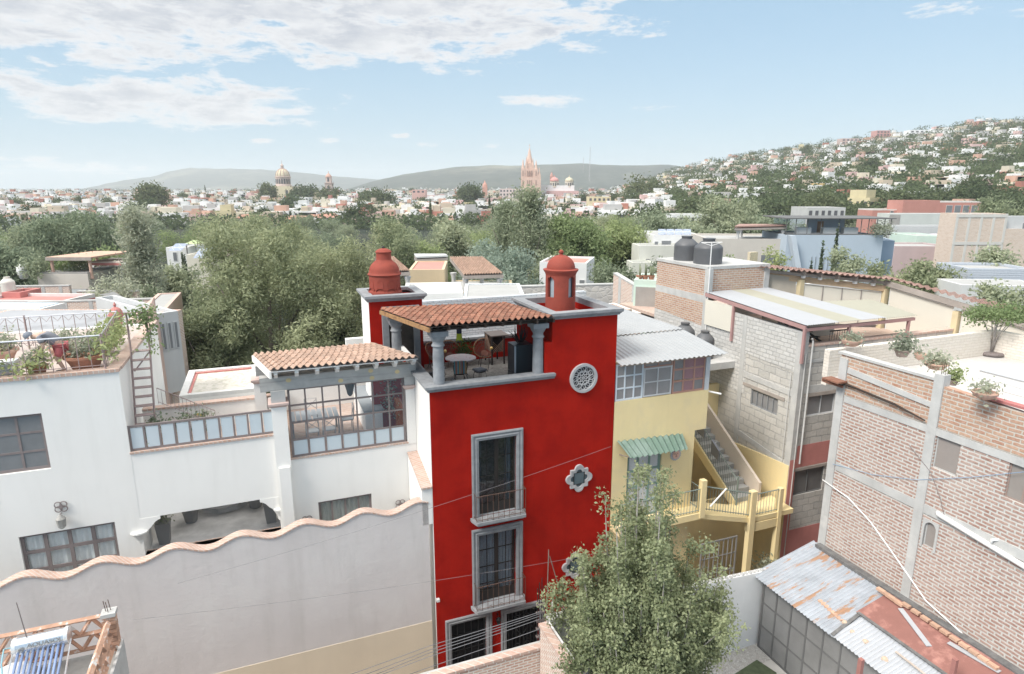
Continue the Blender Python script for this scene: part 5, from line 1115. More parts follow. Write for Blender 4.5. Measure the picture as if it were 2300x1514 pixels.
# ---------------- the yellow house with its stair court ----------------
YH = thing('yellow_house', 'yellow house with a ribbed metal roof and an outside stair, right of the red house', 'house', (8.4, 0, -.6))
yd = (FU(1410, 1025, 0)[0], FU(1486, 1025, 0)[0], 4.25, 6.75)
mb = MB(); wall_holes(mb, 6.48, 9.92, -.6, 7.35, .0, .25, [yd, (8.9, 9.6, -.6, 2.2)]); mb.box((6.48, .001, 7.35), (10.41, .251, 8.87)); mb.box((10.16, .251, 7.35), (10.41, 5.5, 8.87)); mb.box((6.48, .3, 8.55), (10.16, 5.5, 8.7)); mb.box((9.67, .25, -.6), (9.92, 6, 7.35)); mb.box((6.48, .5, 7.2), (10.4, 5.5, 7.35)); mb.box((6.48, 5.5, -.6), (10.41, 5.7, 8.87)); mb.box((10.3, 1.5, 8.9), (10.5, 1.7, 10.2))
part('wall', mb, YEL, YH)
WB = P('pale_blue_frame', (.58, .63, .68), bump=0); RW = P('red_brown_frame', (.42, .24, .19), bump=0); TG = P('tinted_pane', (.25, .25, .255), var=.15, scale=1, rough=.12, bump=0); TR = P('red_curtain_pane', (.33, .20, .22), var=.1, scale=2, rough=.15, bump=0)
wb = part('window_band', grid_frame(MB(), 6.5, 7.6, 8.88, 10.2, .02, .07, 3, 3, .05, .06), WB, YH, label='pale blue barred window')
part('pane', MB().box((6.55, .045, 8.9), (7.58, .05, 10.18)), TG, wb)
wb = part('window_band', grid_frame(MB(), 7.62, 8.78, 8.9, 9.95, .02, .07, 2, 2, .04, .05), P('silver_frame', (.55, .56, .57), bump=0), YH, label='silver sliding window')
part('pane', MB().box((7.66, .045, 8.92), (8.76, .05, 9.93)), TG, wb); part('transom', grid_frame(MB(), 7.62, 8.78, 9.96, 10.2, .02, .07, 2, 1, .04, .04), RW, wb); part('transom_pane', MB().box((7.66, .045, 9.98), (8.76, .05, 10.18)), TG, wb)
wb = part('window_band', grid_frame(MB(), 8.82, 10.2, 8.88, 10.2, .02, .07, 3, 3, .06, .06), RW, YH, label='red framed window')
for i in range(3):
    for j in range(3): part('pane', MB().box((8.88 + i * .45, .045, 8.94 + j * .43), (9.28 + i * .45, .05, 9.33 + j * .43)), TR if (i, j) in ((1, 0), (1, 1), (2, 1), (1, 2), (2, 2)) else TG, wb)
part('corner_post', MB().box((10.22, .0, 8.87), (10.4, .2, 10.22)), P('blue_grey_post', (.55, .58, .61), bump=0), YH)
MR = P('white_ribbed_sheet', (0.326, 0.339, 0.35), var=.04, scale=1.5, rough=.5, bump=.002, streak=.2, stain=(.42, .42, .41))
mb = MB(); corr(mb, (6.47, -.42, 10.27), (10.86, -.42, 10.28), (10.8, 2.2, 10.62), (6.47, 2.2, 10.60), 22, .035, 4, rib=True); corr(mb, (6.47, 2.15, 10.64), (10.8, 2.15, 10.66), (10.0, 5.4, 10.95), (6.47, 5.4, 10.95), 22, .035, 4, rib=True)
part('metal_roof', mb, MR, YH)
mb = MB(); mb.box((6.5, -.3, 10.21), (10.4, -.24, 10.25)); mb.box((6.5, .0, 10.2), (10.4, .08, 10.235)); mb.box((6.5, 5.4, 8.87), (10.4, 5.5, 10.9)); split('roof_batten', mb, P('rusty_purlin', (.42, .33, .26)), YH)
GRN = P('green_sheet', (.12, .19, .155), var=.08, scale=2, rough=.6, bump=0, col2=(.17, .24, .21), c2scale=1.5)
mb = MB(); corr(mb, FU(1416, 1030, -.75)[:1] + (-.75, FU(1416, 1030, -.75)[1]), FU(1545, 1009, -.75)[:1] + (-.75, FU(1545, 1009, -.75)[1]), (9.35, -.02, 7.32), (6.62, -.02, 7.42), 11, .05, 4)
aw = part('awning', mb, GRN, YH); part('awning_bracket', MB().tube([(6.75, 0, 6.9), (6.8, -.7, 7.05), (6.7, 0, 7.35)], .02, 4).tube([(9.1, 0, 6.9), (9.0, -.7, 7.02), (9.2, 0, 7.3)], .02, 4), WF, aw)
dd = part('balcony_door', grid_frame(MB(), *yd, .06, .12, 3, 4, .08, .1), P('green_frame', (.20, .30, .26), bump=0), YH); part('pane', MB().box((yd[0] + .03, .085, yd[2]), (yd[1] - .03, .09, yd[3])), P('door_curtain', (.55, .58, .60), var=.06, scale=3, rough=.3, bump=0), dd)
su, sz = FU(1518, 1021, -.03)
t = thing('sun_plaque', 'round clay sun face plaque on the yellow wall under the green awning', 'wall ornament', (su, 0, sz))
m = MB(); m.slabu([(su + (.2 if k % 2 else .245) * math.cos(R_(k * 9)), sz + (.2 if k % 2 else .245) * math.sin(R_(k * 9))) for k in range(40)], -.03, 0); part('rays', m, P('blue_clay', (.40, .42, .46), bump=0), t)
part('face', MB().slabu([(su + .15 * math.cos(R_(k * 20)), sz + .16 * math.sin(R_(k * 20))) for k in range(18)], -.06, -.03), P('orange_clay', (.62, .40, .32)), t)
m = MB(); [m.box((su + a - .025, -.066, sz + .03), (su + a + .025, -.06, sz + .06)) for a in (-.06, .06)]; m.box((su - .05, -.066, sz - .075), (su + .05, -.06, sz - .055)); m.box((su - .012, -.07, sz - .04), (su + .012, -.06, sz + .03)); split('facial_feature', m, P('dark_clay', (.36, .22, .19)), t)
# balcony slab, piers, stair
BZ = 4.3
mb = MB(); mb.box((6.5, -.6, BZ - .25), (10.05, 0, BZ)); mb.hexa([(9.92, -.55, BZ - .25), (12.3, -.55, BZ - .9), (12.3, .6, BZ - .9), (9.92, .6, BZ - .25)], [(9.92, -.55, BZ - .06), (12.3, -.55, BZ - .7), (12.3, .6, BZ - .7), (9.92, .6, BZ - .06)]); mb.box((12.3, -.6, BZ - .9), (14.5, .6, BZ - .7)); mb.box((12.3, -.62, 3.0), (13.9, -.4, 3.36)); 
part('landing_slab', mb, YEL, YH)
mb = MB(); mb.box((9.92, -.64, BZ - .2), (10.14, -.44, BZ + 1.3)); mb.box((12.3, -.66, -.6), (12.54, -.44, BZ + .42)); mb.box((13.70, -.64, -.6), (13.88, -.44, BZ + .30))
split('pier', mb, YEL, YH)
mb = MB(); n = 11
for i in range(n):
    v0 = .6 + i * .33; z0 = BZ - .7 + i * .2; mb.box((12.6, v0, z0), (13.6, v0 + .35, z0 + .2)); 
part('stair_steps', mb, P('stair_concrete', (.36, .36, .35)), YH)
mb = MB(); mb.slabv([(.5, BZ - .95), (.5, BZ - .55), (4.3, BZ + 1.7), (4.3, BZ + 1.2)], 12.5, 12.6); mb.box((9.92, 4.5, -.6), (14.69, 4.7, 7.3)); part('stair_side', mb, YEL, YH); part('stair_parapet', MB().slabv([(.4, BZ - .7), (.4, BZ + .1), (4.3, BZ + 2.5), (4.3, BZ + 1.5)], 13.6, 13.72), P('taupe_plaster', (.62, .54, .46), var=.05), YH)
mb = MB()
def rail(pts, h, step=.13, rad=.012):
    for a, b in zip(pts[:-1], pts[1:]):
        a = Vector(a); b = Vector(b); mb.tube([tuple(a + Vector((0, 0, h))), tuple(b + Vector((0, 0, h)))], rad * 1.5, 4); mb.tube([tuple(a + Vector((0, 0, .1))), tuple(b + Vector((0, 0, .1)))], rad, 4)
        k = max(1, int((b - a).length / step))
        for i in range(k + 1): p = a.lerp(b, i / k); mb.tube([tuple(p + Vector((0, 0, .05))), tuple(p + Vector((0, 0, h)))], rad * .7, 4)
rail([(6.5, -.55, BZ), (9.9, -.55, BZ)], .95, .13, .017); rail([(12.55, .5, BZ - .6), (12.55, 4.2, BZ + 1.65)], 1.0, .13, .017); rail([(10.16, -.52, BZ), (12.3, -.55, BZ - .66)], 1.0, .13, .017); rail([(12.56, -.55, BZ - .7), (13.7, -.55, BZ - .7)], .95, .13, .017); rail([(10.0, -.45, BZ), (10.0, .6, BZ)], .95, .13, .017)
mb.tube([(12.55, .45, BZ - .7), (12.55, .45, BZ + .55)], .035, 6)
part('green_railing', mb, P('dark_green_rail', (.19, .23, .21), bump=0), YH)
mb = MB(); mb.slabv([(-.02, 5.16), (5.5, 4.75), (5.5, -.6), (-.02, -.6)], 14.62, 14.72); part('painted_boundary', mb, YEL, YH)
mb = MB(); mb.box((10.0, 1.5, -.6), (14.6, 1.6, 3.4)); part('ground_floor_wall', mb, YEL, YH)
part('iron_gate', grid_frame(MB(), 10.2, 11.9, -.6, 2.9, -.5, -.46, 8, 5, .03, .05), P('grey_gate_iron', (.24, .24, .24), bump=0), YH)  # gate bars in one even mid grey
mb = MB(); m2 = [P('grey_cloth', (.24, .25, .27)), P('brown_cloth', (.36, .28, .26)), P('dark_cloth', (.22, .23, .26))]
for i, (v, nm, lab) in enumerate(((3.9, 1, 'brown garment drying at the top of the stair railing'), (2.9, 0, 'grey garment drying in the middle of the stair railing'), (1.9, 2, 'blue-grey garment drying lowest on the stair railing'))):
    zt = BZ - .6 + (v - .5) * .608 + 1.02; m = MB(); m.hexa([(12.51, v - .25, zt - .55), (12.59, v - .25, zt - .55), (12.59, v + .25, zt - .4), (12.51, v + .25, zt - .4)], [(12.50, v - .25, zt - .12), (12.60, v - .25, zt - .12), (12.60, v + .25, zt + .2), (12.50, v + .25, zt + .2)]); solo('hanging_garment', m, m2[nm], lab, 'clothing')
solo('white_tube', MB().tube([FU(1595, 1138, -.7)[:1] + (-.7, FU(1595, 1138, -.7)[1]), FU(1632, 1097, -.7)[:1] + (-.7, FU(1632, 1097, -.7)[1])], .03, 6), PVC, 'white tube slanting across the landing railing of the yellow house', 'pipe')
potted('leafy shrub in the niche below the yellow landing', (13.4, -.6, .4), .3, .3, 'dusty', .95, .55, n=600, size=.07, seed=41)
solo('spout_pipe', MB().tube([(10.41, .3, 8.75), FU(1620, 885, -.2)[:1] + (-.2, FU(1620, 885, -.2)[1])], .035, 7), PVC, 'short white spout pipe at the top right corner of the yellow wall', 'pipe')
# ---------------- grey block building ----------------
GB = thing('block_building', 'tall unfinished building of pale blocks and brick with a concrete frame, behind the yellow house', 'building', (14.7, 0, -.6))
ug = 14.7; gw1 = (.95, 2.5, 6.95, 7.65); gw2 = (15.3, 16.75, 7.15, 8.0); gw3 = (14.95, 16.6, 3.75, 4.85)
mb = MB(); wall_holes(mb, .25, 10, -.6, 10.6, ug, ug + .25, [gw1], along='v'); part('block_wall', mb, BLOCK, GB)
mb = MB(); wall_holes(mb, ug, 24, -.6, 10.05, .0, .25, [gw2, gw3]); part('block_wall', mb, BLOCK, GB)
mb = MB(); mb.slabv([(.25, 9.0), (10, 9.4), (10, 10.8), (5.9, 10.8), (.25, 10.62)], ug - .02, ug + .1); mb.slabv([(2.9, 7.3), (10, 7.3), (10, 9.4), (3.0, 9.1)], ug - .021, ug + .1); part('small_block_wall', mb, BLOCKS, GB)
mb = MB(); mb.box((ug, 5.9, 10.9), (18.25, 10, 12.42)); part('brick_box', mb, BRK2, GB)
mb = MB(); mb.slabv([(5.95, 9.7), (10, 9.9), (10, 10.9), (5.95, 10.9)], ug - .025, ug + .1); part('brick_band', mb, BRK2, GB)
mb = MB(); mb.box((ug - .04, 5.75, 9.5), (ug + .2, 6.05, 12.42)); mb.box((ug - .045, 5.88, 12.38), (18.3, 10.05, 12.52)); mb.box((ug - .03, 6.05, 10.82), (ug + .2, 10, 11.15)); mb.box((ug - .05, -.04, -.6), (ug + .25, .25, 10.66)); mb.box((ug - .035, 3.05, 4.9), (ug + .1, 3.3, 10.7)); mb.slabv([(.25, 8.0), (3.05, 8.05), (3.05, 8.3), (.25, 8.22)], ug - .03, ug + .1); mb.box((ug + .26, -.03, 8.15), (24, .2, 8.45)); mb.box((ug + .3, -.025, 9.4), (24, .1, 9.52)); mb.box((18.0, 5.85, 10.4), (18.3, 6.0, 12.5)); mb.box((ug, .0, 10.55), (ug + .25, 5.9, 10.68))
mb.slabv([(.25, 5.2), (3.2, 5.6), (3.2, 5.35), (.25, 5.0)], ug - .03, ug)
part('concrete_frame', mb, CONC, GB)
part('brick_coping', MB().box((ug + .25, -.03, 10.05), (24, .28, 10.13)), BRCAP, GB)
mb = MB(); mb.box((ug + .25, .25, 9.3), (24, 14, 9.45)); part('terrace_floor', mb, TF, GB)
split('timber_lintel', MB().box((ug - .03, .6, 7.68), (ug + .1, 3.0, 7.82)).box((15.1, -.05, 8.0), (17.2, .05, 8.14)).box((14.9, -.05, 4.86), (16.8, .05, 4.98)), P('old_lintel', (.34, .30, .27), var=.2, bump=.01), GB)
f = part('window', grid_frame(MB(), gw1[0], gw1[1], gw1[2], gw1[3], ug + .04, ug + .08, 5, 1, .04, .04, along='v'), P('dark_bar', (.24, .25, .26), bump=0), GB); part('pane', MB().box((ug + .09, gw1[0], gw1[2]), (ug + .1, gw1[1], gw1[3])), TG, f)
f = part('window', grid_frame(MB(), *gw2, .04, .08, 2, 1, .03, .04), P('silver_frame', (.55, .56, .57)), GB); part('pane', MB().box((gw2[0], .09, gw2[2]), (gw2[1], .1, gw2[3])), TG, f)
f = part('window', grid_frame(MB(), *gw3, .04, .08, 2, 1, .03, .04), P('black_steel', (.13, .13, .13)), GB); part('pane', MB().box((gw3[0], .09, gw3[2]), (gw3[1], .1, gw3[3])), P('deep_pane', (.16, .16, .16), rough=.15, bump=0), f)
RDP = P('brick_red_paint', (.52, .21, .19), var=.08, scale=1.5, bump=.005, streak=.2)
mb = MB(); mb.box((ug - .055, -.045, -.6), (ug + .28, -.041, 5.4)); mb.box((ug + .28, -.012, 5.0), (24, -.001, 5.95)); mb.box((ug + .28, -.012, 1.0), (24, -.001, 2.2)); part('red_painted_band', mb, RDP, GB)
mb = MB(); mb.tube([(ug + .35, -.08, 10.4), (ug + .42, -.08, 10.3), (ug + .42, -.08, 5.2)], .035, 7); mb.tube([(ug + .12, -.09, 9.8), (ug + .12, -.09, .6)], .02, 5); mb.tube([(ug - .08, .35, 9.0), (ug - .08, .35, 5.2)], .015, 5); split('conduit', mb, P('grey_conduit', (.58, .58, .57), bump=0), GB)
def tank(label, u, v, z, r, h, mat, group=None, name='water_tank', rb=.025):
    t = thing(name, label, 'water tank', (u, v, z), group); pf = [(r, z), (r * 1.02, z + h * .05)]
    for k in range(5): q = z + h * (.08 + .12 * k); pf += [(r, q), (r * (1 + rb), q + .02), (r, q + h * .1)]
    pf += [(r, z + h * .68), (r * .93, z + h * .74), (r * .5, z + h * .9), (r * .42, z + h * .91), (r * .42, z + h * .955)]
    part('body', MB().lathe(u, v, pf, 26), mat, t, smooth='auto'); part('lid', MB().lathe(u, v, [(r * .45, z + h * .955), (r * .46, z + h), (r * .1, z + h * 1.01)], 20), mat, t, smooth='auto'); return t
BT = P('black_tank_plastic', (.10, .103, .11), var=.06, scale=2, rough=.5, bump=0)
tu, tv = FZ(1540, 592, 12.52); tank('black water tank on the brick box roof, the left one of the pair', 15.5, 8.7, 12.3, .60, 1.42, BT, 'black tanks on the brick box', rb=.004)
tank('black water tank on the brick box roof, nearer one beside the aerial', 15.55, 7.05, 12.3, .67, 1.42, BT, 'black tanks on the brick box', rb=.004)
tank('black water tank standing by the block wall behind the metal roof, the taller left one', 13.7, 6.0, 8.6, .46, 1.35, BT, 'black tanks by the block wall'); tank('black water tank standing by the block wall behind the metal roof, the right one', 13.75, 4.6, 8.6, .42, 1.25, BT, 'black tanks by the block wall')
solo('tank_deck', MB().box((12.9, 3.6, 8.3), (14.68, 7, 8.6)), CONC, 'concrete deck that carries two black tanks against the block wall', 'platform')
t = thing('tv_aerial', 'white television aerial on a tall mast in front of the black tanks', 'aerial', (14.6, 5.7, 9.6))
am = FV(1592, 640, 14.62)[0]; at = FV(1592, 545, 14.62)[1]
part('mast', MB().tube([(14.62, am, 9.3), (14.62, am, at)], .022, 6), PVC, t); m = MB(); p = Vector((14.62, am, at)); 
m.tube([(14.3, am + .3, at + .0), (14.95, am - .3, at + .05)], .015, 4); m.tube([(14.3, am + .3, at), (14.62, am, at - .12), (14.95, am - .3, at + .05)], .012, 4); [m.tube([(14.3 + .13 * i - .1, am + .3 - .12 * i - .15, at + .01 * i), (14.3 + .13 * i + .1, am + .3 - .12 * i + .15, at + .01 * i)], .007, 4) for i in range(6)]
part('antenna_element', m, PVC, t)
g = MB(); g.box((14.9, 3.4, 8.9), (15.3, 3.45, 9.1))
# red steel canopy
cn = thing('steel_canopy', 'red steel canopy with a white and cream corrugated roof on the block building terrace', 'canopy', (14.8, 0, 9.45))
RS_ = P('red_steel', (.40, .24, .23), var=.08, bump=0)
CWS = P('white_corrugated', (0.344, 0.357, 0.377), var=.03, rough=.55, bump=0); CCS = P('cream_corrugated', (0.319, 0.312, 0.255), var=.04, rough=.6, bump=0)
zc = lambda v: 10.98 + (v + .2) * (11.36 - 10.98) / 6.1
mb = MB(); corr(mb, (14.55, -.2, zc(-.2)), (18.75, -.2, zc(-.2)), (18.3, 5.88, zc(5.88)), (14.6, 5.88, zc(5.88)), 36, .018, 4, mfn=lambda s: 1 if .40 < s < .68 else 0); part('corrugated_roof', mb, [CWS, CCS], cn)
mb = MB(); corr(mb, (18.7, -.15, zc(0) - .06), (20.6, -.15, zc(0) - .06), (21.3, 2.6, zc(0) + .12), (18.5, 3.0, zc(0) + .14), 15, .02, 4); part('side_sheet', mb, CCS, cn)
mb = MB(); mb.hexa([(14.58, -.15, zc(-.15) - .2), (14.66, -.15, zc(-.15) - .2), (14.66, 5.85, zc(5.85) - .2), (14.58, 5.85, zc(5.85) - .2)], [(14.58, -.15, zc(-.15) - .04), (14.66, -.15, zc(-.15) - .04), (14.66, 5.85, zc(5.85) - .04), (14.58, 5.85, zc(5.85) - .04)])
mb.box((14.66, -.15, 10.72), (20.5, -.05, 10.84)); part('edge_beam', mb, RS_, cn)
mb = MB(); 
for u, v in ((14.62, -.1), (16.9, -.1), (20.2, -.1), (14.62, 3.9), (14.9, .9)): mb.box((u - .05, v - .05, 9.45), (u + .05, v + .05, 10.8 if v < 1 else 11.1))
split('post', mb, RS_, cn)
BLD = P('cream_blind', (.66, .63, .55), var=.03, scale=.7, bump=.001); part('blind_panel', MB().box((14.6, 3.95, 9.85), (14.62, 5.8, 11.02)), BLD, cn)
mb = MB(); mb.box((16.6, 3.2, 9.45), (19.9, 3.3, 11.0)); solo('terrace_partition', mb, P('pale_partition', (.60, .60, .575), var=.04, bump=.003, streak=.2), 'plain pale partition wall standing under the steel canopy', 'wall')
t = thing('steel_stair', 'black steel stair seen under the corrugated canopy', 'stair', (15.8, 1.5, 9.45))
BS = P('black_steel', (.13, .13, .13)); part('stringer', MB().tube([(15.5, 2.9, 11.0), (16.6, .5, 9.5)], .05, 4).tube([(16.1, 3.1, 11.0), (17.2, .7, 9.5)], .05, 4), BS, t); m = MB()
for i in range(8): f = i / 8; m.box((15.55 + 1.1 * f, 2.75 - 2.4 * f, 10.9 - 1.45 * f), (16.25 + 1.1 * f, 2.95 - 2.4 * f, 10.93 - 1.45 * f))
split('tread', m, BS, t)
mb = MB(); rail([(16.6, .5, 9.5), (17.6, .45, 9.5)], .95, .12, .02); 
solo('terrace_rail', mb, BS, 'short black railing at the foot of the steel stair under the canopy', 'railing')
# restaurant terrace hall with blinds
rt = thing('terrace_hall', 'covered terrace hall with cream roll blinds, yellow posts and a terracotta tile roof', 'building', (20, 4, 9.3))
RA, RB, RC = (18.3, 6.1, 12.40), (23.2, 3.5, 11.86), (23.35, -3.2, 10.95)
def lerp(a, b, f): return tuple(a[i] + (b[i] - a[i]) * f for i in range(3))
def off(p, dz, du=0, dv=0): return (p[0] + du, p[1] + dv, p[2] + dz)
PN = P('honey_pine', (.52, .38, .25), var=.12, scale=4, bump=.003, c2st=(1, 1, 6), col2=(.40, .28, .19), c2scale=1.5)
def beam(a, b, w, h, nm, mat, par=rt):
    m = MB(); A = Vector(a); B = Vector(b); d = (B - A); q = Vector((d.y, -d.x, 0)).normalized() * w
    m.hexa([tuple(A), tuple(A + q), tuple(B + q), tuple(B)], [tuple(A + Vector((0, 0, h))), tuple(A + q + Vector((0, 0, h))), tuple(B + q + Vector((0, 0, h))), tuple(B + Vector((0, 0, h)))]); return part(nm, m, mat, par)
FT = P('faded_roof_tile', (.31, .195, .165), var=.14, scale=8, bump=.002, rv=.2)
tr = tiles(MB(), off(RA, 0, -.9, -.1), off(RB, 0, -.1, -.5), off(RB, -.22, 1.2, 2.4), off(RA, -.22, 1.2, 2.6), 26, 6, .05, .03); part('tile_roof', tr, FT, rt)
tr = tiles(MB(), off(RB, 0, -.1, -.5), off(RC, 0, -.2, -1), off(RC, -.25, 2.6, -1), off(RB, -.28, 2.6, 2.4), 22, 6, .05, .03); part('tile_roof', tr, FT, rt)
beam(off(RA, -.28, -.5, .3), off(RB, -.28, 0, .0), .12, .14, 'dark_fascia', P('old_lintel', (.34, .30, .27))); beam(off(RA, -.62, 0, .25), off(RB, -.62, 0, .05), .15, .28, 'pine_beam', PN); beam(off(RB, -.32, .0, 0), off(RC, -.32, .0, 0), .15, .24, 'pine_beam', P('old_lintel', (.34, .30, .27)))
for f in (.28, .42, .56, .71, .86): p = lerp(RA, RB, f); part('rafter_end', MB().box((p[0], p[1] - .3, p[2] - .28), (p[0] + .14, p[1] + .6, p[2] - .08)), P('old_lintel', (.34, .30, .27)), rt); part('white_fitting', MB().box((p[0] + .02, p[1] - .25, p[2] - .42), (p[0] + .16, p[1] - .1, p[2] - .3)), PVC, rt)
YP = P('pale_yellow_post', (.66, .56, .36), bump=.002)
for p, zb in ((lerp(RA, RB, .30), 9.3), (off(RB, 0), 9.3), (lerp(RB, RC, .52), 9.3)): part('post', MB().box((p[0] - .12, p[1] - .12, zb), (p[0] + .13, p[1] + .13, p[2] - .5)), YP, rt)
def panel(a, b, z0a, z0b, z1a, z1b, k, nm='roll_blind'):
    m = MB(); m.hexa([(a[0], a[1], z0a), (b[0], b[1], z0b), (b[0] + .02, b[1] + .03, z0b), (a[0] + .02, a[1] + .03, z0a)], [(a[0], a[1], z1a), (b[0], b[1], z1b), (b[0] + .02, b[1] + .03, z1b), (a[0] + .02, a[1] + .03, z1a)])
    pn = part(nm, m, BLD, rt); e = MB(); WR = P('white_trim', (.74, .74, .73), bump=0)
    e.tube([(a[0] - .02, a[1] - .03, z0a), (a[0] - .02, a[1] - .03, z1a), (b[0] - .02, b[1] - .03, z1b), (b[0] - .02, b[1] - .03, z0b)], .025, 4); part('white_edging', e, WR, pn)
    for i in range(1, k): q = lerp(a, b, i / k); za = z0a + (z0b - z0a) * i / k; zb = z1a + (z1b - z1a) * i / k; part('seam_batten', MB().tube([(q[0] - .03, q[1] - .03, za), (q[0] - .03, q[1] - .03, zb)], .018, 4), WF, pn)
a, b = lerp(RA, RB, .33), lerp(RA, RB, .97); panel(a, b, 9.6, 9.6, a[2] - .68, b[2] - .66, 4)
a, b = lerp(RB, RC, .04), lerp(RB, RC, .49); panel(a, b, 9.25, 9.35, a[2] - .38, b[2] - .38, 1); a, b = lerp(RB, RC, .55), lerp(RB, RC, .97); panel(a, b, 9.4, 9.45, a[2] - .38, b[2] - .38, 1)
part('back_wall', MB().box((18.4, 8.5, 9), (27, 8.7, 10.9)), P('pale_partition', (.60, .60, .575)), rt); part('hall_floor', MB().box((18.3, -4, 9.15), (27, 8.7, 9.28)), TF, rt)
part('dark_bay', MB().hexa([(18.35, 6.1, 9.6), (19.6, 5.45, 9.6), (19.6, 5.5, 9.6), (18.35, 6.15, 9.6)], [(18.35, 6.1, 12.0), (19.6, 5.45, 11.8), (19.6, 5.5, 11.8), (18.35, 6.15, 12.0)]), P('brown_bay', (.42, .38, .32)), rt)
t = thing('wicker_seat', 'woven wicker lounge seat at the open edge of the terrace hall', 'chair', (22.4, -1.2, 9.3)); part('seat', MB().lathe(21.6, -2.2, [(.2, 9.6), (.42, 9.8), (.48, 10.1), (.40, 10.25)], 8), P('wicker', (.48, .42, .30)), t); part('base', MB().lathe(21.6, -2.2, [(.25, 9.3), (.15, 9.6)], 8), P('wicker', (.48, .42, .30)), t)
# ---------------- roof terrace of the white house ----------------
ZR = 10.95
def vine(label, pts, n, size, seed, r=.2, leaf='bright', name='climbing_plant'):
    b = pts[0]; t = thing(name, label, 'plant', b); part('stem', MB().tube(pts, .012, 4), BARK, t); return pm('foliage', leaf_mesh(name, [(p[0] - b[0], p[1] - b[1], p[2] - b[2], r, r, r) for p in pts], n, size, LF[leaf], seed, clump=5, shell=.1), t)
LR = P('lilac_brown_iron', (.34, .26, .25), var=.1, bump=0)
t = thing('roof_railing', 'iron railing with a pale handrail round the planted roof of the white house', 'railing', (-11, 2.1, 11.09))
mb = MB(); C3 = [(-20, 2.12), (-8.75, 2.12), (-9.05, 6.0), (-20, 6.0)]
for (a, b), (c, d) in zip(C3[:-1], C3[1:]):
    L = math.hypot(c - a, d - b); k = int(L / .30)
    for i in range(k + 1): f = i / k; mb.tube([(a + (c - a) * f, b + (d - b) * f, 11.1), (a + (c - a) * f, b + (d - b) * f, 12.03)], .011, 4)
    mb.tube([(a, b, 11.2), (c, d, 11.2)], .01, 4)
    for i in range(k): 
        f = (i + .5) / k; x, y = a + (c - a) * f, b + (d - b) * f; dx, dy = (c - a) / L * .12, (d - b) / L * .12; mb.tube([(x - dx, y - dy, 12.0), (x, y, 11.86), (x + dx, y + dy, 12.0)], .008, 4)
part('railing_bar', mb, LR, t); mb = MB(); mb.tube([(a, b, 12.05) for a, b in C3], .022, 6); part('handrail', mb, P('pale_handrail', (.66, .67, .72), rough=.4, bump=0), t)
mb = MB(); [mb.tube([(a, b, 11.0), (a, b, 12.1)], .03, 4) for a, b in ((-8.75, 2.12), (-9.05, 6.0), (-11.6, 6.0))]; split('post', mb, LR, t)
potted('very large terracotta planter with feathery grey plant beside the gardener', (-9.35, 2.75, ZR), .5, .46, 'dusty', .5, .5, n=700, size=.05, seed=51, mat=TERRA)
potted('terracotta pot with a wispy plant right of the air conditioner', (-10.45, 2.55, ZR), .25, .3, 'dusty', .45, .27, n=400, size=.045, seed=52, mat=TERRA)
potted('wide terracotta planter with a grey-green bush at the far left of the roof', (-11.9, 4.3, ZR), .52, .45, 'dusty', .5, .55, n=700, size=.055, seed=53, mat=PTERRA)
potted('terracotta planter with pale bush behind the gardener', (-10.35, 4.7, ZR), .42, .35, 'dusty', .42, .5, n=600, size=.05, seed=54, mat=PTERRA)
potted('terracotta planter with dark green bush at the right of the roof', (-9.45, 4.5, ZR), .42, .4, 'sage', .35, .5, n=600, size=.05, seed=55, mat=PTERRA)
vine('green climber on the street-side railing of the planted roof', [(-11.6 + .35 * i, 2.15, 11.45 + .2 * math.sin(i * 1.7)) for i in range(5)], 320, .06, 61, .22)
vine('green climber on the corner and side railing of the planted roof', [(-8.75 - .04 * i, 2.2 + .42 * i, 11.65 + .15 * math.sin(i * 2)) for i in range(10)], 1100, .065, 62, .25)
t = thing('air_conditioner', 'white outdoor air conditioner unit on the roof behind the railing', 'air conditioner', (-11.3, 2.5, ZR))
part('casing', MB().box((-12.0, 2.4, ZR), (-10.9, 2.75, ZR + .5)), P('ac_white', (.68, .69, .69), bump=0), t); m = MB()
for i in range(9): m.box((-11.85, 2.37, ZR + .06 + i * .045), (-11.0, 2.395, ZR + .075 + i * .045))
part('front_grille', m, P('ac_dark', (.30, .31, .32), bump=0), t)
# gardener bending over the pots
SKIN = P('skin', (.52, .36, .28), var=.04, bump=0); SHIRT = P('dark_grey_shirt', (.21, .215, .24), var=.08, scale=8, bump=.002); SHORT = P('red_shorts', (.50, .13, .14), var=.06, bump=.002)
gb_ = (-9.95, 2.55, ZR); t = thing('person', 'gardener in cap, dark shirt and red shorts bending over the rooftop pots', 'person', gb_); t.rotation_euler = (0, 0, YAW + .1)
def skin_mesh(name, verts, edges, radii, mat, sub=2):
    me = bpy.data.meshes.new(name); me.from_pydata(verts, edges, []); o = bpy.data.objects.new('tmp_' + name, me); C.objects.link(o)
    sk = o.modifiers.new('s', 'SKIN'); me.skin_vertices[0].data[0].use_root = True
    for i, r in enumerate(radii): me.skin_vertices[0].data[i].radius = (r, r) if not isinstance(r, tuple) else r
    sb = o.modifiers.new('d', 'SUBSURF'); sb.levels = sub; sb.render_levels = sub; bpy.context.view_layer.update()
    r = bpy.data.meshes.new_from_object(o.evaluated_get(bpy.context.evaluated_depsgraph_get())); bpy.data.objects.remove(o); r.name = name; r.materials.clear(); r.materials.append(mat)
    r.polygons.foreach_set('use_smooth', [True] * len(r.polygons)); return r
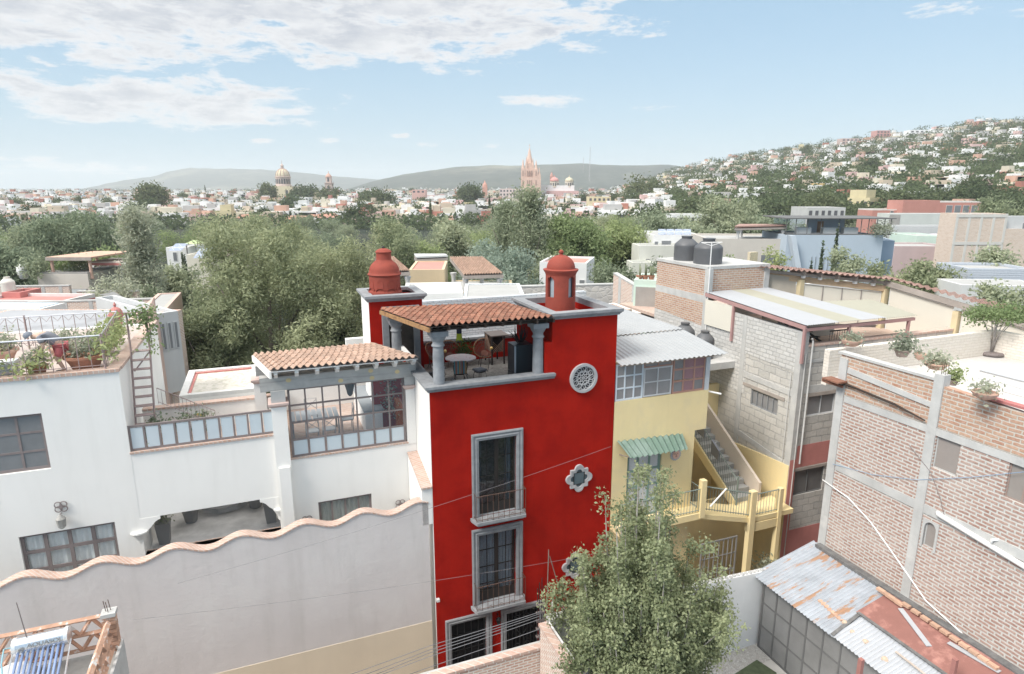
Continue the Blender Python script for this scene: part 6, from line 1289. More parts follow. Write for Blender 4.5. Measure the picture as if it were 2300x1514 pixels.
# x: head points to -x, y away
V = [(.12, 0, .82), (.0, 0, .98), (-.18, 0, 1.12), (-.32, 0, 1.16), (-.42, 0, 1.12), (-.53, 0, 1.10),
     (.12, -.10, .80), (.02, -.12, .45), (.16, -.12, .08), (.05, -.13, .04), (.12, .10, .80), (-.05, .12, .45), (.1, .12, .08), (-.02, .13, .04),
     (-.30, -.18, 1.10), (-.22, -.26, .84), (-.42, -.22, .66), (-.50, -.21, .61), (-.30, .18, 1.10), (-.28, .25, .84), (-.48, .18, .68), (-.55, .15, .64)]
E_ = [(0, 1), (1, 2), (2, 3), (3, 4), (4, 5), (0, 6), (6, 7), (7, 8), (8, 9), (0, 10), (10, 11), (11, 12), (12, 13), (3, 14), (14, 15), (15, 16), (16, 17), (3, 18), (18, 19), (19, 20), (20, 21)]
Rr = [.15, .15, .16, .13, .055, .085, .10, .062, .04, .035, .10, .062, .04, .035, .06, .045, .033, .03, .06, .045, .033, .03]
pm('body', skin_mesh('body', V, E_, Rr, SKIN), t)
pm('shirt', skin_mesh('shirt', [(.08, 0, .86), (.0, 0, .98), (-.18, 0, 1.12), (-.32, 0, 1.16), (-.30, -.18, 1.10), (-.24, -.24, .95), (-.30, .18, 1.10), (-.28, .23, .95)], [(0, 1), (1, 2), (2, 3), (3, 4), (4, 5), (3, 6), (6, 7)], [.165, .17, .18, .15, .085, .075, .085, .075], SHIRT), t)
pm('shorts', skin_mesh('shorts', [(.12, 0, .84), (.12, -.11, .76), (.03, -.12, .50), (.12, .11, .76), (-.03, .12, .50)], [(0, 1), (1, 2), (0, 3), (3, 4)], [.165, .125, .10, .125, .10], SHORT), t)
m = MB(); m.lathe(0, 0, [(.11, 0), (.115, .04), (.10, .1), (.06, .135), (.01, .145)], 14); m.hexa([(-.2, -.08, .0), (-.06, -.09, .0), (-.06, .09, .0), (-.2, .08, .0)], [(-.2, -.08, .012), (-.06, -.09, .015), (-.06, .09, .015), (-.2, .08, .012)])
cp = pm('cap', m.mesh('cap', P('navy_cap', (.20, .22, .26), bump=0), (0, 0, 0), 'auto'), t); cp.location = (-.55, 0, 1.13); cp.rotation_euler = (0, R_(-38), 0)
for s in (-1, 1):
    m = MB(); h = V[17] if s < 0 else V[21]
    for k in range(4): m.tube([(h[0], h[1] + (k - 1.5) * .017, h[2]), (h[0] - .045, h[1] + (k - 1.5) * .02, h[2] - .02), (h[0] - .06, h[1] + (k - 1.5) * .02, h[2] - .055)], [.010, .009, .007], 5)
    m.tube([(h[0] + .01, h[1] - s * .03, h[2]), (h[0] - .03, h[1] - s * .05, h[2] - .03)], [.011, .008], 5); pm('fingers', m.mesh('fingers', SKIN, (0, 0, 0), True), t)
    m = MB(); f = V[9] if s < 0 else V[13]; m.hexa([(f[0] - .14, f[1] - .045, 0), (f[0] + .13, f[1] - .045, 0), (f[0] + .13, f[1] + .045, 0), (f[0] - .14, f[1] + .045, 0)], [(f[0] - .08, f[1] - .035, .07), (f[0] + .12, f[1] - .035, .09), (f[0] + .12, f[1] + .035, .09), (f[0] - .08, f[1] + .035, .07)]); pm('shoe', m.mesh('shoe', IRON2, (0, 0, 0), 'auto'), t)
# ladder stair, stair railing, terrace wall
t = thing('steel_ladder_stair', 'steep brown steel stair rising from the lower terrace to the planted roof', 'stair', (-8.05, 2.7, 8.42))
mb = MB(); 
for u in (-8.33, -7.82): mb.tube([(u, 2.5, 8.42), (u, 3.5, 11.25), (u, 3.55, 12.4)], .03, 4)
split('stringer', mb, LR, t); mb = MB()
for i in range(11): f = i / 10; mb.box((-8.31, 2.5 + 1.0 * f - .1, 8.6 + 2.6 * f), (-7.84, 2.5 + 1.0 * f + .1, 8.63 + 2.6 * f))
split('tread', mb, LR, t); part('cross_bar', MB().tube([(-8.3, 3.45, 10.6), (-7.85, 3.5, 11.15)], .02, 4).tube([(-8.4, 3.5, 12.4), (-7.7, 3.5, 12.4)], .02, 4), LR, t)
mb = MB(); rail([(-7.75, 3.3, 9.5), (-6.2, 3.2, 8.6)], .55, .12, .009); t = solo('terrace_stair_rail', mb, LR, 'low sloping iron railing with vines on the lower white terrace', 'railing')
vine('climber twining round the foot of the brown steel stair', [(-8.2 + .25 * i, 2.5 + .1 * i, 8.75 + .22 * (i % 3)) for i in range(8)], 620, .055, 63, .22, 'sage')
vine('climber hanging from the top of the brown steel stair', [(-7.75, 3.5, 11.3 + .22 * i) for i in range(6)] + [(-8.2 + .15 * i, 3.5, 12.3) for i in range(4)], 420, .06, 64, .17, 'bright')
t = thing('terrace_parapet', 'low white wall with brick coping round the back of the lower terrace', 'wall', (-6.5, 6.8, 8.3)); part('wall', MB().box((-8.3, 3.75, 8.42), (-4.6, 3.95, 9.22)), WHITE, t); part('coping', MB().box((-8.3, 3.7, 9.22), (-4.5, 4.0, 9.28)), COP, t)
uu, zz_ = FU(450, 936, 3.7); t = thing('crescent_ornament', 'yellow and green clay crescent with sunflowers on the terrace wall', 'wall ornament', (uu, 3.7, zz_))
ins = [(uu + .26 * math.cos(R_(a)) - .1, zz_ + .26 * math.sin(R_(a)) - .15) for a in range(0, 120, 12)]; ous = [(uu + .36 * math.cos(R_(a)) - .14, zz_ + .34 * math.sin(R_(a)) - .13) for a in range(119, -1, -12)]
part('crescent', MB().slabu([((a - uu) * .62 + uu, (b - zz_) * .62 + zz_) for a, b in ins + ous], 3.69, 3.745), P('green_clay', (.40, .45, .33), bump=0), t); m = MB()
for a in (25, 55, 85): m.slabu([(uu + .19 * math.cos(R_(a)) - .075 + .04 * math.cos(k), zz_ + .186 * math.sin(R_(a)) - .087 + .04 * math.sin(k)) for k in range(6)], 3.67, 3.69)
split('flower', m, P('sun_yellow', (.75, .58, .22), bump=0), t)
t = thing('mossy_roof_block', 'low white roof block with a mossy pale top and red edging behind the terrace', 'building', (-6.5, 8, 6)); part('wall', MB().box((-7.75, 7.6, 4), (-5.0, 11.3, 8.3)), WHITE, t)
MOSS = P('mossy_top', (.60, .56, .50), var=.15, scale=6, bump=.01, col2=(.45, .43, .35), c2lo=.5, c2hi=.6, c2scale=5)
part('roof_top', MB().box((-7.5, 7.85, 8.3), (-5.25, 11.05, 8.34)), MOSS, t); m = MB(); cap = [(-7.75, 7.6, -7.5, 11.3), (-5.25, 7.6, -5.0, 11.3), (-7.5, 7.6, -5.25, 7.85), (-7.5, 11.05, -5.25, 11.3)]
[m.box((a, b, 8.3), (c, d, 8.45)) for a, b, c, d in cap]; split('parapet', m, P('stained_parapet', (.66, .65, .63), var=.1, scale=3), t); part('red_edge', MB().box((-7.495, 10.95, 8.345), (-5.26, 11.045, 8.40)).box((-7.49, 7.9, 8.341), (-7.4, 10.9, 8.38)), RDP, t)
# patio things behind the arch
PB = P('dark_planter', (.26, .26, .26), var=.08, bump=0)
potted('round dark planter at the left inside the patio arch', (-7.4, 4.3, 4.95), .3, .62, 'dusty', .5, .25, mat=PB, n=200, size=.06, seed=71); potted('round dark planter at the right inside the patio arch', (-5.35, 4.6, 4.95), .32, .62, 'dusty', .5, .25, mat=PB, n=200, size=.06, seed=72)
for u, v, lab in ((-8.05, 3.1, 'tall square dark planter at the left end of the patio arch'), (-4.85, 3.3, 'tall square dark planter at the right end of the patio arch')):
    t = thing('square_planter', lab, 'planter', (u, v, 4.95), 'square planters in the patio'); part('box', MB().hexa([(u - .15, v - .15, 4.95), (u + .15, v - .15, 4.95), (u + .15, v + .15, 4.95), (u - .15, v + .15, 4.95)], [(u - .21, v - .21, 5.7), (u + .21, v - .21, 5.7), (u + .21, v + .21, 5.7), (u - .21, v + .21, 5.7)]), PB, t)
    pm('foliage', leaf_mesh('foliage', [(0, 0, .95, .2, .2, .2)], 220, .05, LF['dusty'], 73, clump=4, shell=.1), t)
t = thing('stone_fountain', 'grey scalloped stone fountain basin with potted flowers in the shaded patio', 'fountain', (-6.4, 5.3, 4.95)); FS = P('fountain_stone', (.62, .61, .60), bump=.004)
part('basin', MB().lathe(-6.4, 5.4, [(.95, 4.96), (.85, 5.05), (1.0, 5.2), (.9, 5.35), (1.08, 5.5), (.9, 5.52)], 9), FS, t); 
for i, (a, b) in enumerate(((-6.9, 5.0), (-6.5, 5.2), (-6.0, 5.1), (-5.7, 5.5))): bush('flowering_plant', ['leafy plant at the left of the patio fountain', 'leafy plant in the middle of the patio fountain', 'low plant right of the middle of the patio fountain', 'leafy plant at the right of the patio fountain'][i], (a, b, 5.5), .25, .32, 'dusty', 160, .05, 80 + i, group='plants on the patio fountain')
# iron rosettes and wall lantern
def rosette(x, y, lab):
    u, z = FU(x, y, VW - .03); t = thing('iron_rosette', lab, 'wall ornament', (u, VW, z), 'iron rosettes on the white facade'); m = MB()
    for k in range(4): a = k * math.pi / 2 + .78; circ(m, u + .095 * math.cos(a), z + .095 * math.sin(a), .085, .014, VW - .04, 12)
    part('ring', m, WF, t); part('centre', MB().slabu([(u + .06 * math.cos(a * .9), z + .06 * math.sin(a * .9)) for a in range(7)], VW - .07, VW - .03), WF, t)
rosette(137, 1138, 'iron flower rosette above the wall lantern'); rosette(690, 1169, 'iron flower rosette left of the small curtained window'); rosette(899, 1132, 'iron flower rosette right of the small curtained window')
u, z = FU(138, 1172, VW - .15); t = thing('wall_lantern', 'openwork iron lantern on the white facade above the curtained window', 'lantern', (u, VW, z - .2))
LM = P('weathered_lantern', (.34, .33, .31), var=.2, scale=12); part('lantern_body', MB().lathe(u, VW - .16, [(.04, z - .2), (.1, z - .15), (.12, z + .08), (.13, z + .1), (.03, z + .22)], 8), LM, t, smooth='auto'); part('bracket', MB().tube([(u, VW, z + .2), (u, VW - .16, z + .24)], .015, 5), WF, t)
# ---------------- behind the white house, left ----------------
def cyp(label, base, h, r, n=1500, seed=1, group=None): return tree(label, base, h, r, 'cypress', n, .16, z0=.3, seed=seed, kind='cypress_tree', group=group, clump=0, blobs=[(0, 0, h * (.12 + .8 * i / 9), r * (1 - .75 * (i / 9) ** 1.6), r * (1 - .75 * (i / 9) ** 1.6), h * .09) for i in range(10)], tr=.08, shell=.2)
def lthing(name, label, cat, x, y, z, rz, group=None):
    o = bpy.data.objects.new(name, None); C.objects.link(o); o.location = (x, y, z); o.rotation_euler = (0, 0, rz); o['_b'] = (0, 0, 0); return tagp(o, label, cat, group)
_cols = {}
def COL(c, var=.06, streak=.25):
    k = tuple(round(x, 2) for x in c)
    if k not in _cols: _cols[k] = P('wall_paint_%d' % len(_cols), c, var=var, scale=.5, rough=.9, bump=.008, bs=3, streak=streak, stain=tuple(q * .78 for q in c))
    return _cols[k]
DW = P('dim_window', (.20, .21, .22), var=.15, scale=.5, rough=.15, bump=0)
def place(px0, px1, y, Y, rz):
    r = _ray(px0, y); A = (r[0] / r[1] * Y, Y); z = CH + r[2] / r[1] * Y; q = _ray(px1, y); c, s = math.cos(rz), math.sin(rz)
    k = q[0] / q[1]; w = (k * A[1] - A[0]) / (c - k * s); return A, z, w
def hbox(label, px0, px1, ytop, Y, dep, mat, wins=(), rz=.1, name='house', z0=-.6, parapet=.25, roofmat=None, h=None, cat='house', group=None, wname='window', wmat=None, trim=None):
    A, z, w = place(px0, px1, ytop, Y, rz)
    if h: z0 = z - h
    t = lthing(name, label, cat, A[0], A[1], z0, rz, group); H_ = z - z0
    part('wall', MB().box((0, 0, 0), (w, dep, H_ - parapet)), mat, t)
    m = MB(); p = .2; [m.box(a, b) for a, b in (((0, 0, H_ - parapet), (w, p, H_)), ((0, dep - p, H_ - parapet), (w, dep, H_)), ((0, p, H_ - parapet), (p, dep - p, H_)), ((w - p, p, H_ - parapet), (w, dep - p, H_)))]
    if parapet: part('parapet', m, trim or mat, t)
    part('roof', MB().box((p, p, H_ - parapet), (w - p, dep - p, H_ - parapet + .05)), roofmat or P('pale_roof_coat', (.38, .38, .37), var=.06), t)
    for a, b, c, d in wins: 
        f = part(wname, MB().box((a * w, -.05, H_ - d), (b * w, .02, H_ - c)), trim or mat, t); part('pane', MB().box((a * w + .05, -.07, H_ - d + .05), (b * w - .05, -.051, H_ - c - .05)), wmat or DW, f)
    t['_w'] = w; t['_h'] = H_; return t
PINK = COL((.60, .44, .38)); OCH = COL((.62, .50, .34)); PALEW = COL((.72, .72, .71)); BEIGE = COL((.55, .51, .46)); BLUEP = COL((.52, .60, .70)); GREYP = COL((.52, .53, .53)); MINT = COL((.56, .68, .60)); SALM = COL((.60, .36, .30)); CRM = COL((.68, .64, .54)); HRED = COL((.50, .24, .20))
# white-coated flat roofs, brick walls, small red cupola, pink scrolled gable
hbox('long low building with a white coated roof and brick side, just behind the planted roof', -200, 262, 748, 28, 5.8, BRK, rz=-.0, roofmat=P('white_roof_coat', (.35, .36, .38), var=.1, scale=.6, col2=(.28, .285, .30), c2scale=.5), parapet=.05)
t = lthing('red_cupola_lantern', 'small ribbed brick-red cupola with oval openings on a white roof', 'cupola', *[FY(262, 716, 33)[i] for i in (0, 1)], 0, 0)
c = _ray(262, 716); X, Yc, zc_ = c[0] / c[1] * 29, 29, CH + c[2] / c[1] * 29; t.location = (X, Yc, zc_ - .2)
part('base', MB().box((-.32, -.32, -1.8), (.32, .32, -.25)), PALEW, t)
part('drum', MB().lathe(0, 0, [(.26, -.3), (.26, .3), (.36, .36), (.36, .4)], 8), RDP, t); part('dome', MB().lathe(0, 0, [(.3, .4)] + [(.3 * math.cos(R_(a)), .4 + .36 * math.sin(R_(a))) for a in range(10, 85, 12)] + [(.05, .8), (.07, .86), (.01, 1.0)], 12), RDP, t)
for k in range(4): a = k * math.pi / 2 - 1.2; m = MB(); arch_face(m, 0, 0, .245, a, .09, -.1, .22, .03); part('oval_opening', m, WHITE, t)
t = hbox('pink building with a scrolled gable and wavy parapet beside the small red cupola', 283, 352, 722, 30, 9, PINK, [(.75, .95, 1.2, 2.4)], rz=.35, parapet=.1)
m = MB(); w, h_ = t['_w'], t['_h']; pts = [(0, h_ - .1)] + [(w * i / 24, h_ + .08 * abs(math.sin(i * 1.0)) + (max(0, (i / 24 - .62) / .38) ** .7) * 1.0) for i in range(25)] + [(w, h_ - .1)]; m.slabu(pts, -.06, .25); part('scrolled_gable', m, PINK, t)
hbox('grey concrete-framed house with square openings right of the scrolled gable', 352, 400, 705, 31, 8, GREYP, [(.1, .3, .5, 1.9), (.4, .6, .5, 1.9), (.7, .9, .5, 1.9)], rz=.9, h=4.2, roofmat=P('white_roof_coat', (.35, .36, .38)))
t = hbox('low red-roofed house with a cream rooftop tank platform at the left edge', -60, 140, 674, 41, 3, RDP, [(.3, .8, .8, 1.6)], rz=-.06, roofmat=RDP, trim=P('pale_edge', (.66, .62, .60)))
hbox('red block carrying the cream water tank', 3, 44, 657, 43, 2, RDP, rz=0, name='plinth_block', cat='building')
c = _ray(21, 657); zt = CH + c[2] / c[1] * 44; tank_ = tank('cream water tank with a blue lid on the red block at the left', *uvz((c[0] / c[1] * 44, 44, 0))[:2], zt, .42, 1.1, P('cream_tank', (.68, .66, .60), bump=0))
hbox('pale blue corrugated roof shed at the left edge', -60, 92, 694, 35.5, 2, PALEW, rz=.0, name='shed', cat='shed', parapet=0, roofmat=P('pale_blue_roof', (.52, .60, .66), bump=0))
def bwall(label, px0, y0, px1, y1, Y, rz, mat, th=.25, hh=6, name='brick_wall', piers=0):
    A, z, w = place(px0, px1, y0, Y, rz); t = lthing(name, label, 'wall', A[0], A[1], z - hh, rz); r = _ray(px1, y1); Yb = A[1] + w * math.sin(rz); z1 = CH + r[2] / r[1] * Yb - (z - hh)
    part('wall', MB().hexa([(0, 0, 0), (w, 0, 0), (w, th, 0), (0, th, 0)], [(0, 0, hh), (w, 0, z1), (w, th, z1), (0, th, hh)]), mat, t)
    part('coping', MB().hexa([(0, -.03, hh), (w, -.03, z1), (w, th + .03, z1), (0, th + .03, hh)], [(0, -.03, hh + .08), (w, -.03, z1 + .08), (w, th + .03, z1 + .08), (0, th + .03, hh + .08)]), CONC, t)
    for i in range(piers): f = (i + .5) / piers; part('pier', MB().box((w * f - .12, -.02, 0), (w * f + .12, .0 - .001, hh + (z1 - hh) * f - .01)), CONC, t)
    return t
bwall('long brick wall with concrete piers behind the red-roofed house', -40, 645, 155, 643, 47, 0, BRK, piers=5); bwall('brick wall stepping down right of the red-roofed house', 172, 656, 308, 655, 46, 0, BRK, piers=3)
bwall('brick and plaster wall running under the conifer to the big tree', 60, 681, 405, 671, 39, .0, BRK, piers=6)
# shade sail, tall tank etc.
m = MB(); P0 = [FY(x, y, 42) for x, y in ((222, 662), (258, 668), (285, 672), (256, 655))]; m.add(P0, [(0, 1, 3), (1, 2, 3)]); solo('shade_sail', m, P('sail_white', (.5, .5, .49), bump=0), 'white shade sail with points above the brick wall at the left', 'shade sail')

# pergola house
t = hbox('taupe house with a glazed ground floor and planted roof pergola at the left', 82, 196, 612, 50, 9, BEIGE, [(.28, .95, 1.3, 3.6)], rz=.0, parapet=.1, wmat=P('pale_glazing', (.56, .60, .62), rough=.2, bump=0), trim=P('dark_trim', (.30, .29, .28)))
A, z, w = place(98, 200, 578, 50, 0); pg = lthing('roof_pergola', 'brown pergola with a flat terracotta top on four stone posts at the left', 'pergola', A[0], 50.2, z, 0)
part('roof', MB().hexa([(0, 0, -.12), (w, 0, -.12), (w + .8, 4.5, -.1), (.9, 4.5, -.1)], [(0, 0, 0), (w, 0, 0), (w + .8, 4.5, .05), (.9, 4.5, .05)]), P('clay_deck', (.56, .37, .28), bump=.005), pg); part('fascia', MB().box((-.02, -.04, -.28), (w + .02, .02, -.02)), P('old_lintel', (.34, .30, .27)), pg)
for a, b in ((.15, .1), (w - .4, .1), (1.1, 4.2), (w + .3, 4.2)): part('post', MB().lathe(a + .12, b + .12, [(.16, -1.75), (.16, -1.65), (.12, -1.55), (.12, -.4), (.18, -.28)], 10), P('faded_terracotta', (.58, .38, .30)), pg)
A, z, w = place(200, 272, 588, 52, 0); pg = lthing('flat_canopy', 'long pale flat canopy with a red edge right of the brown pergola', 'canopy', A[0], 52, z, 0); part('roof', MB().box((0, 0, -.1), (w, 3, 0)), P('pale_canopy', (.58, .52, .46)), pg); part('edge', MB().box((0, -.03, -.3), (w, .05, -.1)), RDP, pg); part('post', MB().box((w - .3, .2, -3), (w - .1, .4, -.3)), PALEW, pg)
for i, (x, y, Y, lab) in enumerate(((75, 600, 50, 'leafy planter left under the brown pergola'), (140, 604, 52, 'yellow-green shrub under the brown pergola'), (178, 604, 52, 'leafy shrub at the right post of the brown pergola'), (235, 606, 55, 'dense shrub between the pale canopy and the conifer'))):
    r = _ray(x, y); q = uvz((r[0] / r[1] * Y, Y, 0)); bush('leafy_shrub', lab, (q[0], q[1], CH + r[2] / r[1] * Y - .8), 1.1, 1.7, 'bright' if i == 1 else 'sage', 700, .12, 90 + i)
r = _ray(52, 612); q = uvz((r[0] / r[1] * 50, 50, 0)); solo('white_jar', MB().lathe(q[0], q[1], [(.25, CH + r[2] / r[1] * 50 - .5), (.42, CH + r[2] / r[1] * 50), (.40, CH + r[2] / r[1] * 50 + .5), (.25, CH + r[2] / r[1] * 50 + .65)], 12), PALEW, 'big white ribbed jar on the roof left of the brown pergola', 'jar', smooth=True)
t = hbox('cream house with solar panels between the conifer and the big tree', 418, 478, 572, 78, 9, CRM, [(.7, .9, .5, 2)], rz=.05)
hbox('white stepped house corner behind the cream solar house', 372, 420, 556, 84, 8, PALEW, [(.3, .5, .6, 1.8)], rz=.05); hbox('brown-roofed wing right of the cream solar house', 478, 520, 566, 80, 7, COL((.46, .38, .34)), [(.2, .4, .5, 1.5)], rz=-.1, roofmat=P('faded_roof_tile', (.31, .195, .165)))
def solar(lab, x0, x1, y0, y1, Y):
    A, z, w = place(x0, x1, y0, Y, 0); r = _ray(x0, y1); zb = CH + r[2] / r[1] * Y; t = lthing('solar_array', lab, 'solar panel', A[0], Y, zb, 0, 'rooftop solar panels')
    part('panel', MB().hexa([(-.3, 0, 0), (w - .3, 0, 0), (w - .3, .06, 0), (-.3, .06, 0)], [(0, 1.4, z - zb), (w, 1.4, z - zb), (w, 1.46, z - zb), (0, 1.46, z - zb)]), BR('solar_cells', (.24, .29, .40), (.26, .31, .42), (.50, .53, .58), .9, .5, .03, 0), t); part('leg', MB().box((w - .2, 1.2, -.5), (w - .1, 1.3, z - zb - .05)), IRON2, t)
solar('tilted solar panel array on the left of the cream house roof', 382, 410, 549, 563, 82); solar('tilted solar panel array on the middle of the cream house roof', 437, 465, 560, 580, 76)
t = lthing('garden_parasol', 'lime green parasol on the roof behind the solar panels', 'parasol', _ray(440, 560)[0] / _ray(440, 560)[1] * 86, 86, CH + _ray(440, 560)[2] / _ray(440, 560)[1] * 86, 0); part('canopy', MB().lathe(0, 0, [(1.3, .8), (.02, 1.3)], 8), P('lime_canvas', (.45, .55, .28), bump=0), t); part('pole', MB().tube([(0, 0, -.8), (0, 0, 1.2)], .04, 5), IRON2, t)
# ---------------- middle distance ----------------
mb = MB(); zt_ = FU(1100, 668, 7.4)[1]
WWB = BR('whitewashed_brick', (.64, .68, .70), (.56, .60, .62), (.42, .46, .50), .26, .10, .02, .015, .25, (.56, .44, .40))
t = thing('whitewashed_wall', 'tall whitewashed brick wall just behind the red roof terrace', 'wall', (4, 7.4, -.6)); part('wall', MB().box((-.3, 7.4, -.6), (9.2, 7.7, zt_)), WWB, t); part('plaster_band', MB().box((-.3, 7.36, zt_ - .95), (9.2, 7.399, zt_ - .8)), P('band', (.62, .64, .66)), t)
t = hbox('white-walled open roof terrace behind the left cupola tower', 905, 1040, 660, 33, 4, WHITE, rz=.12, parapet=.7)
hbox('whitewashed brick building with ragged top behind the red terrace roof', 1040, 1180, 668, 33, 5, WWB, rz=.05, parapet=.1)
t = hbox('ochre plastered house with a large cross on its blank wall and a red flat roof', 918, 998, 606, 47, 6, OCH, [(.02, .16, 1.3, 3.6)], rz=.06, parapet=.12, roofmat=HRED)
m = MB(); w, h_ = t['_w'], t['_h']; m.box((.62 * w - .05, -.08, h_ - 2.1), (.62 * w + .05, 0, h_ - 1.0)); m.box((.62 * w - .28, -.081, h_ - 1.4), (.62 * w + .28, 0, h_ - 1.28)); part('wall_cross', m, GREYP, t)
hbox('low ochre terrace wall and floor under the tiled gazebo', 1000, 1150, 656, 44, 6, OCH, rz=-.0, parapet=.12, name='terrace_block', cat='terrace')
def gazebo(lab, xf0, xf1, yf, xb0, xb1, yb, Y, dep, hp, mat, nu, nv, name='tiled_gazebo', cols=True):
    A = FY(xf0, yf, Y); B = FY(xf1, yf - 3, Y); r = _ray(xb0, yb); D = FY(xb0, yb, Y + dep); Cq = FY(xb1, yb, Y + dep); b = (A[0], A[1], A[2] - hp)
    t = thing(name, lab, 'gazebo', b)
    if nu: part('roof', tiles(MB(), A, B, Cq, D, nu, nv, .07, .04, 6), mat, t)
    else: part('roof', MB().hexa([A, B, Cq, D], [off(q, .15) for q in (A, B, Cq, D)]), mat, t)
    m = MB(); q = [off(x, -.3) for x in (A, B, Cq, D)]; m.hexa(q, [off(x, .2) for x in q]); part('timber_frame', m, P('old_lintel', (.34, .30, .27)), t)
    cc = [(A[i] * (1 - f) + Z[i] * f) for Z, f in () for i in ()]
    ce = tuple((A[i] + B[i] + Cq[i] + D[i]) / 4 for i in range(3))
    for q in (A, B, Cq, D):
        u = q[0] * .86 + ce[0] * .14; v = q[1] * .86 + ce[1] * .14; z1 = min(A[2], q[2]) - .3; z0 = b[2]
        part('stone_column', MB().lathe(u, v, [(.2, z0), (.2, z0 + .2), (.15, z0 + .25), (.14, z1 - .3), (.2, z1 - .15), (.24, z1)], 12), P('pale_column', (.60, .59, .58), var=.05), t, smooth='auto')
    return t
gazebo('terracotta tiled gazebo on pale stone columns behind the red house', 1042, 1131, 617, 1010, 1084, 577, 42, 3.6, 2.0, TILE2, 15, 14)
gazebo('tiled porch roof on a carved column just right of the left cupola', 860, 921, 611, 840, 885, 577, 40, 3.6, 1.9, TILE2, 13, 14, 'tiled_porch')
gazebo('small grey flat pergola on columns among the trees', 935, 1006, 580, 930, 1000, 573, 60, 3.5, 1.8, GREYP, 0, 0, 'flat_pergola')
hbox('white cottage with a dark red roof behind the lantern cupola', 1212, 1318, 588, 62, 6, PALEW, [(.60, .72, 1.6, 2.6), (.85, .97, 1.6, 2.8)], rz=-.25, roofmat=HRED)
RUB = STONE('rubble_stone', (.56, .53, .49), (.44, .42, .40), (.50, .48, .46), 2.6, .03)
bwall('long rubble stone wall behind the tower of the red house', 1130, 646, 1378, 640, 42, 0, RUB, .4, 7, 'stone_wall')
bwall('old brick party wall stepping down toward the grey block building', 1378, 615, 1476, 672, 40, -1.05, BRK, .3, 8, piers=3)
hbox('brick outbuilding beside the right edge of the red tower', 1385, 1440, 706, 31, 3, BRK, rz=.3, name='outbuilding')
t = hbox('open mint-framed loft with a tiled floor between brick walls', 1424, 1478, 628, 36, 3, MINT, [(.06, .98, .35, 3.0)], rz=-.3, h=3.2, name='loft', wmat=P('shady_loft', (.34, .32, .30)))  # opening closed by a sheet with the loft's inner shade in its colour
for i, x in enumerate((1436, 1449, 1463)): r = _ray(x, 628); q = uvz((r[0] / r[1] * 37, 37, 0)); potted(['left', 'middle', 'right'][i] + ' pot of tall column cacti on the mint-framed loft', (q[0], q[1], CH + r[2] / r[1] * 37), .2, .25, 'sage', .7, seed=100 + i, cactus=5, mat=TERRA, group='cactus pots on the loft')
# modern white house, grey terrace house, blue house
t = hbox('white modern house with a solar array and dark windows left of the black tanks', 1468, 1580, 528, 84, 9, PALEW, [(.02, .10, .8, 2.0), (.16, .36, .7, 2.9), (.52, .66, 1.0, 2.6)], rz=.05)
hbox('beige lower wing with a balcony in front of the white modern house', 1436, 1560, 552, 80, 4, COL((.62, .62, .56)), [(.12, .2, 1.6, 3.6)], rz=.05); hbox('projecting beige balcony of the modern house', 1420, 1470, 590, 77, 3, COL((.60, .61, .54)), rz=.05, h=2.2, name='balcony_block', cat='balcony')
for k in range(4): solar('solar panel %s from the left on the modern white house' % ('first', 'second', 'third', 'fourth')[k], 1484 + 19 * k, 1501 + 19 * k, 516, 527, 86)
gazebo('brown pergola terrace on square stone piers left of the blue house', 1650, 1768, 511, 1660, 1760, 506, 66, 5, 2.6, P('faded_roof_tile', (.31, .195, .165)), 0, 0, 'terrace_pergola')
hbox('grey-beige terrace house under the brown pergola', 1590, 1775, 536, 66, 8, BEIGE, [(.66, .92, 1.6, 3.6)], rz=-.06)
solo('bamboo_screen', MB().box(FY(1678, 586, 52)[:2] + (FY(1678, 590, 52)[2],), (FY(1701, 586, 52)[0], FY(1701, 586, 52)[1], FY(1678, 566, 52)[2])), P('bamboo', (.60, .52, .38), var=.2, scale=8), 'small bamboo screen fence above the end of the tiled eave', 'fence')
t = hbox('pale blue modern house with slit windows and a diagonal outside stair', 1768, 1985, 528, 64, 7, COL((.43, .50, .57), .03, .1), [(.27 + .043 * i, .285 + .043 * i, 2.1, 4.1) for i in range(6)], rz=-.03)
w, h_ = t['_w'], t['_h']; part('stair_parapet', MB().slabu([(0, h_), (.5, h_), (3.4, 1.5), (2.9, 1.2)], -.9, -.1), COL((.52, .58, .64)), t)
hbox('darker blue angled wing of the modern blue house', 1983, 2010, 540, 66, 9, COL((.36, .45, .56), .03, .1), rz=-.3)
A, z, w = place(1768, 2005, 528, 64, -.03); pv = lthing('glazed_pavilion', 'glass-walled rooftop pavilion with a thin black roof on the blue house', 'pavilion', A[0], 64.6, z, -.03)
hh = CH + _ray(1768, 492)[2] / _ray(1768, 492)[1] * 64 - z; BK = P('black_steel', (.13, .13, .13))
part('roof', MB().box((-.2, -.6, hh), (w + .2, 6, hh + .1)), BK, pv); part('back_wall', MB().box((w * .33, 3, 0), (w * .7, 3.2, hh)), BLUEP, pv); part('glass', MB().box((.1, 3.5, 0), (w * .33, 3.52, hh)), GLASS('pav_glass', (.8, .85, .87), .9), pv); part('door', MB().box((w * .43, 2.95, .0), (w * .49, 3.0, hh - .4)), P('oak_door', (.45, .30, .22)), pv)
m = MB(); [m.box((w * f - .03, -.3, 0), (w * f + .03, -.24, hh)) for f in (.0, .09, .2, .33, .5, .71, .78, .86, .93, .99)]; split('post', m, BK, pv); part('glass_rail', MB().box((0, -.35, .0), (w, -.33, .12)), BK, pv); m = MB(); [m.box((w * f, .3, 0), (w * f + 1.4, 1.0, .7)) for f in (.13, .38, .58)]; split('bench', m, GREYP, pv)
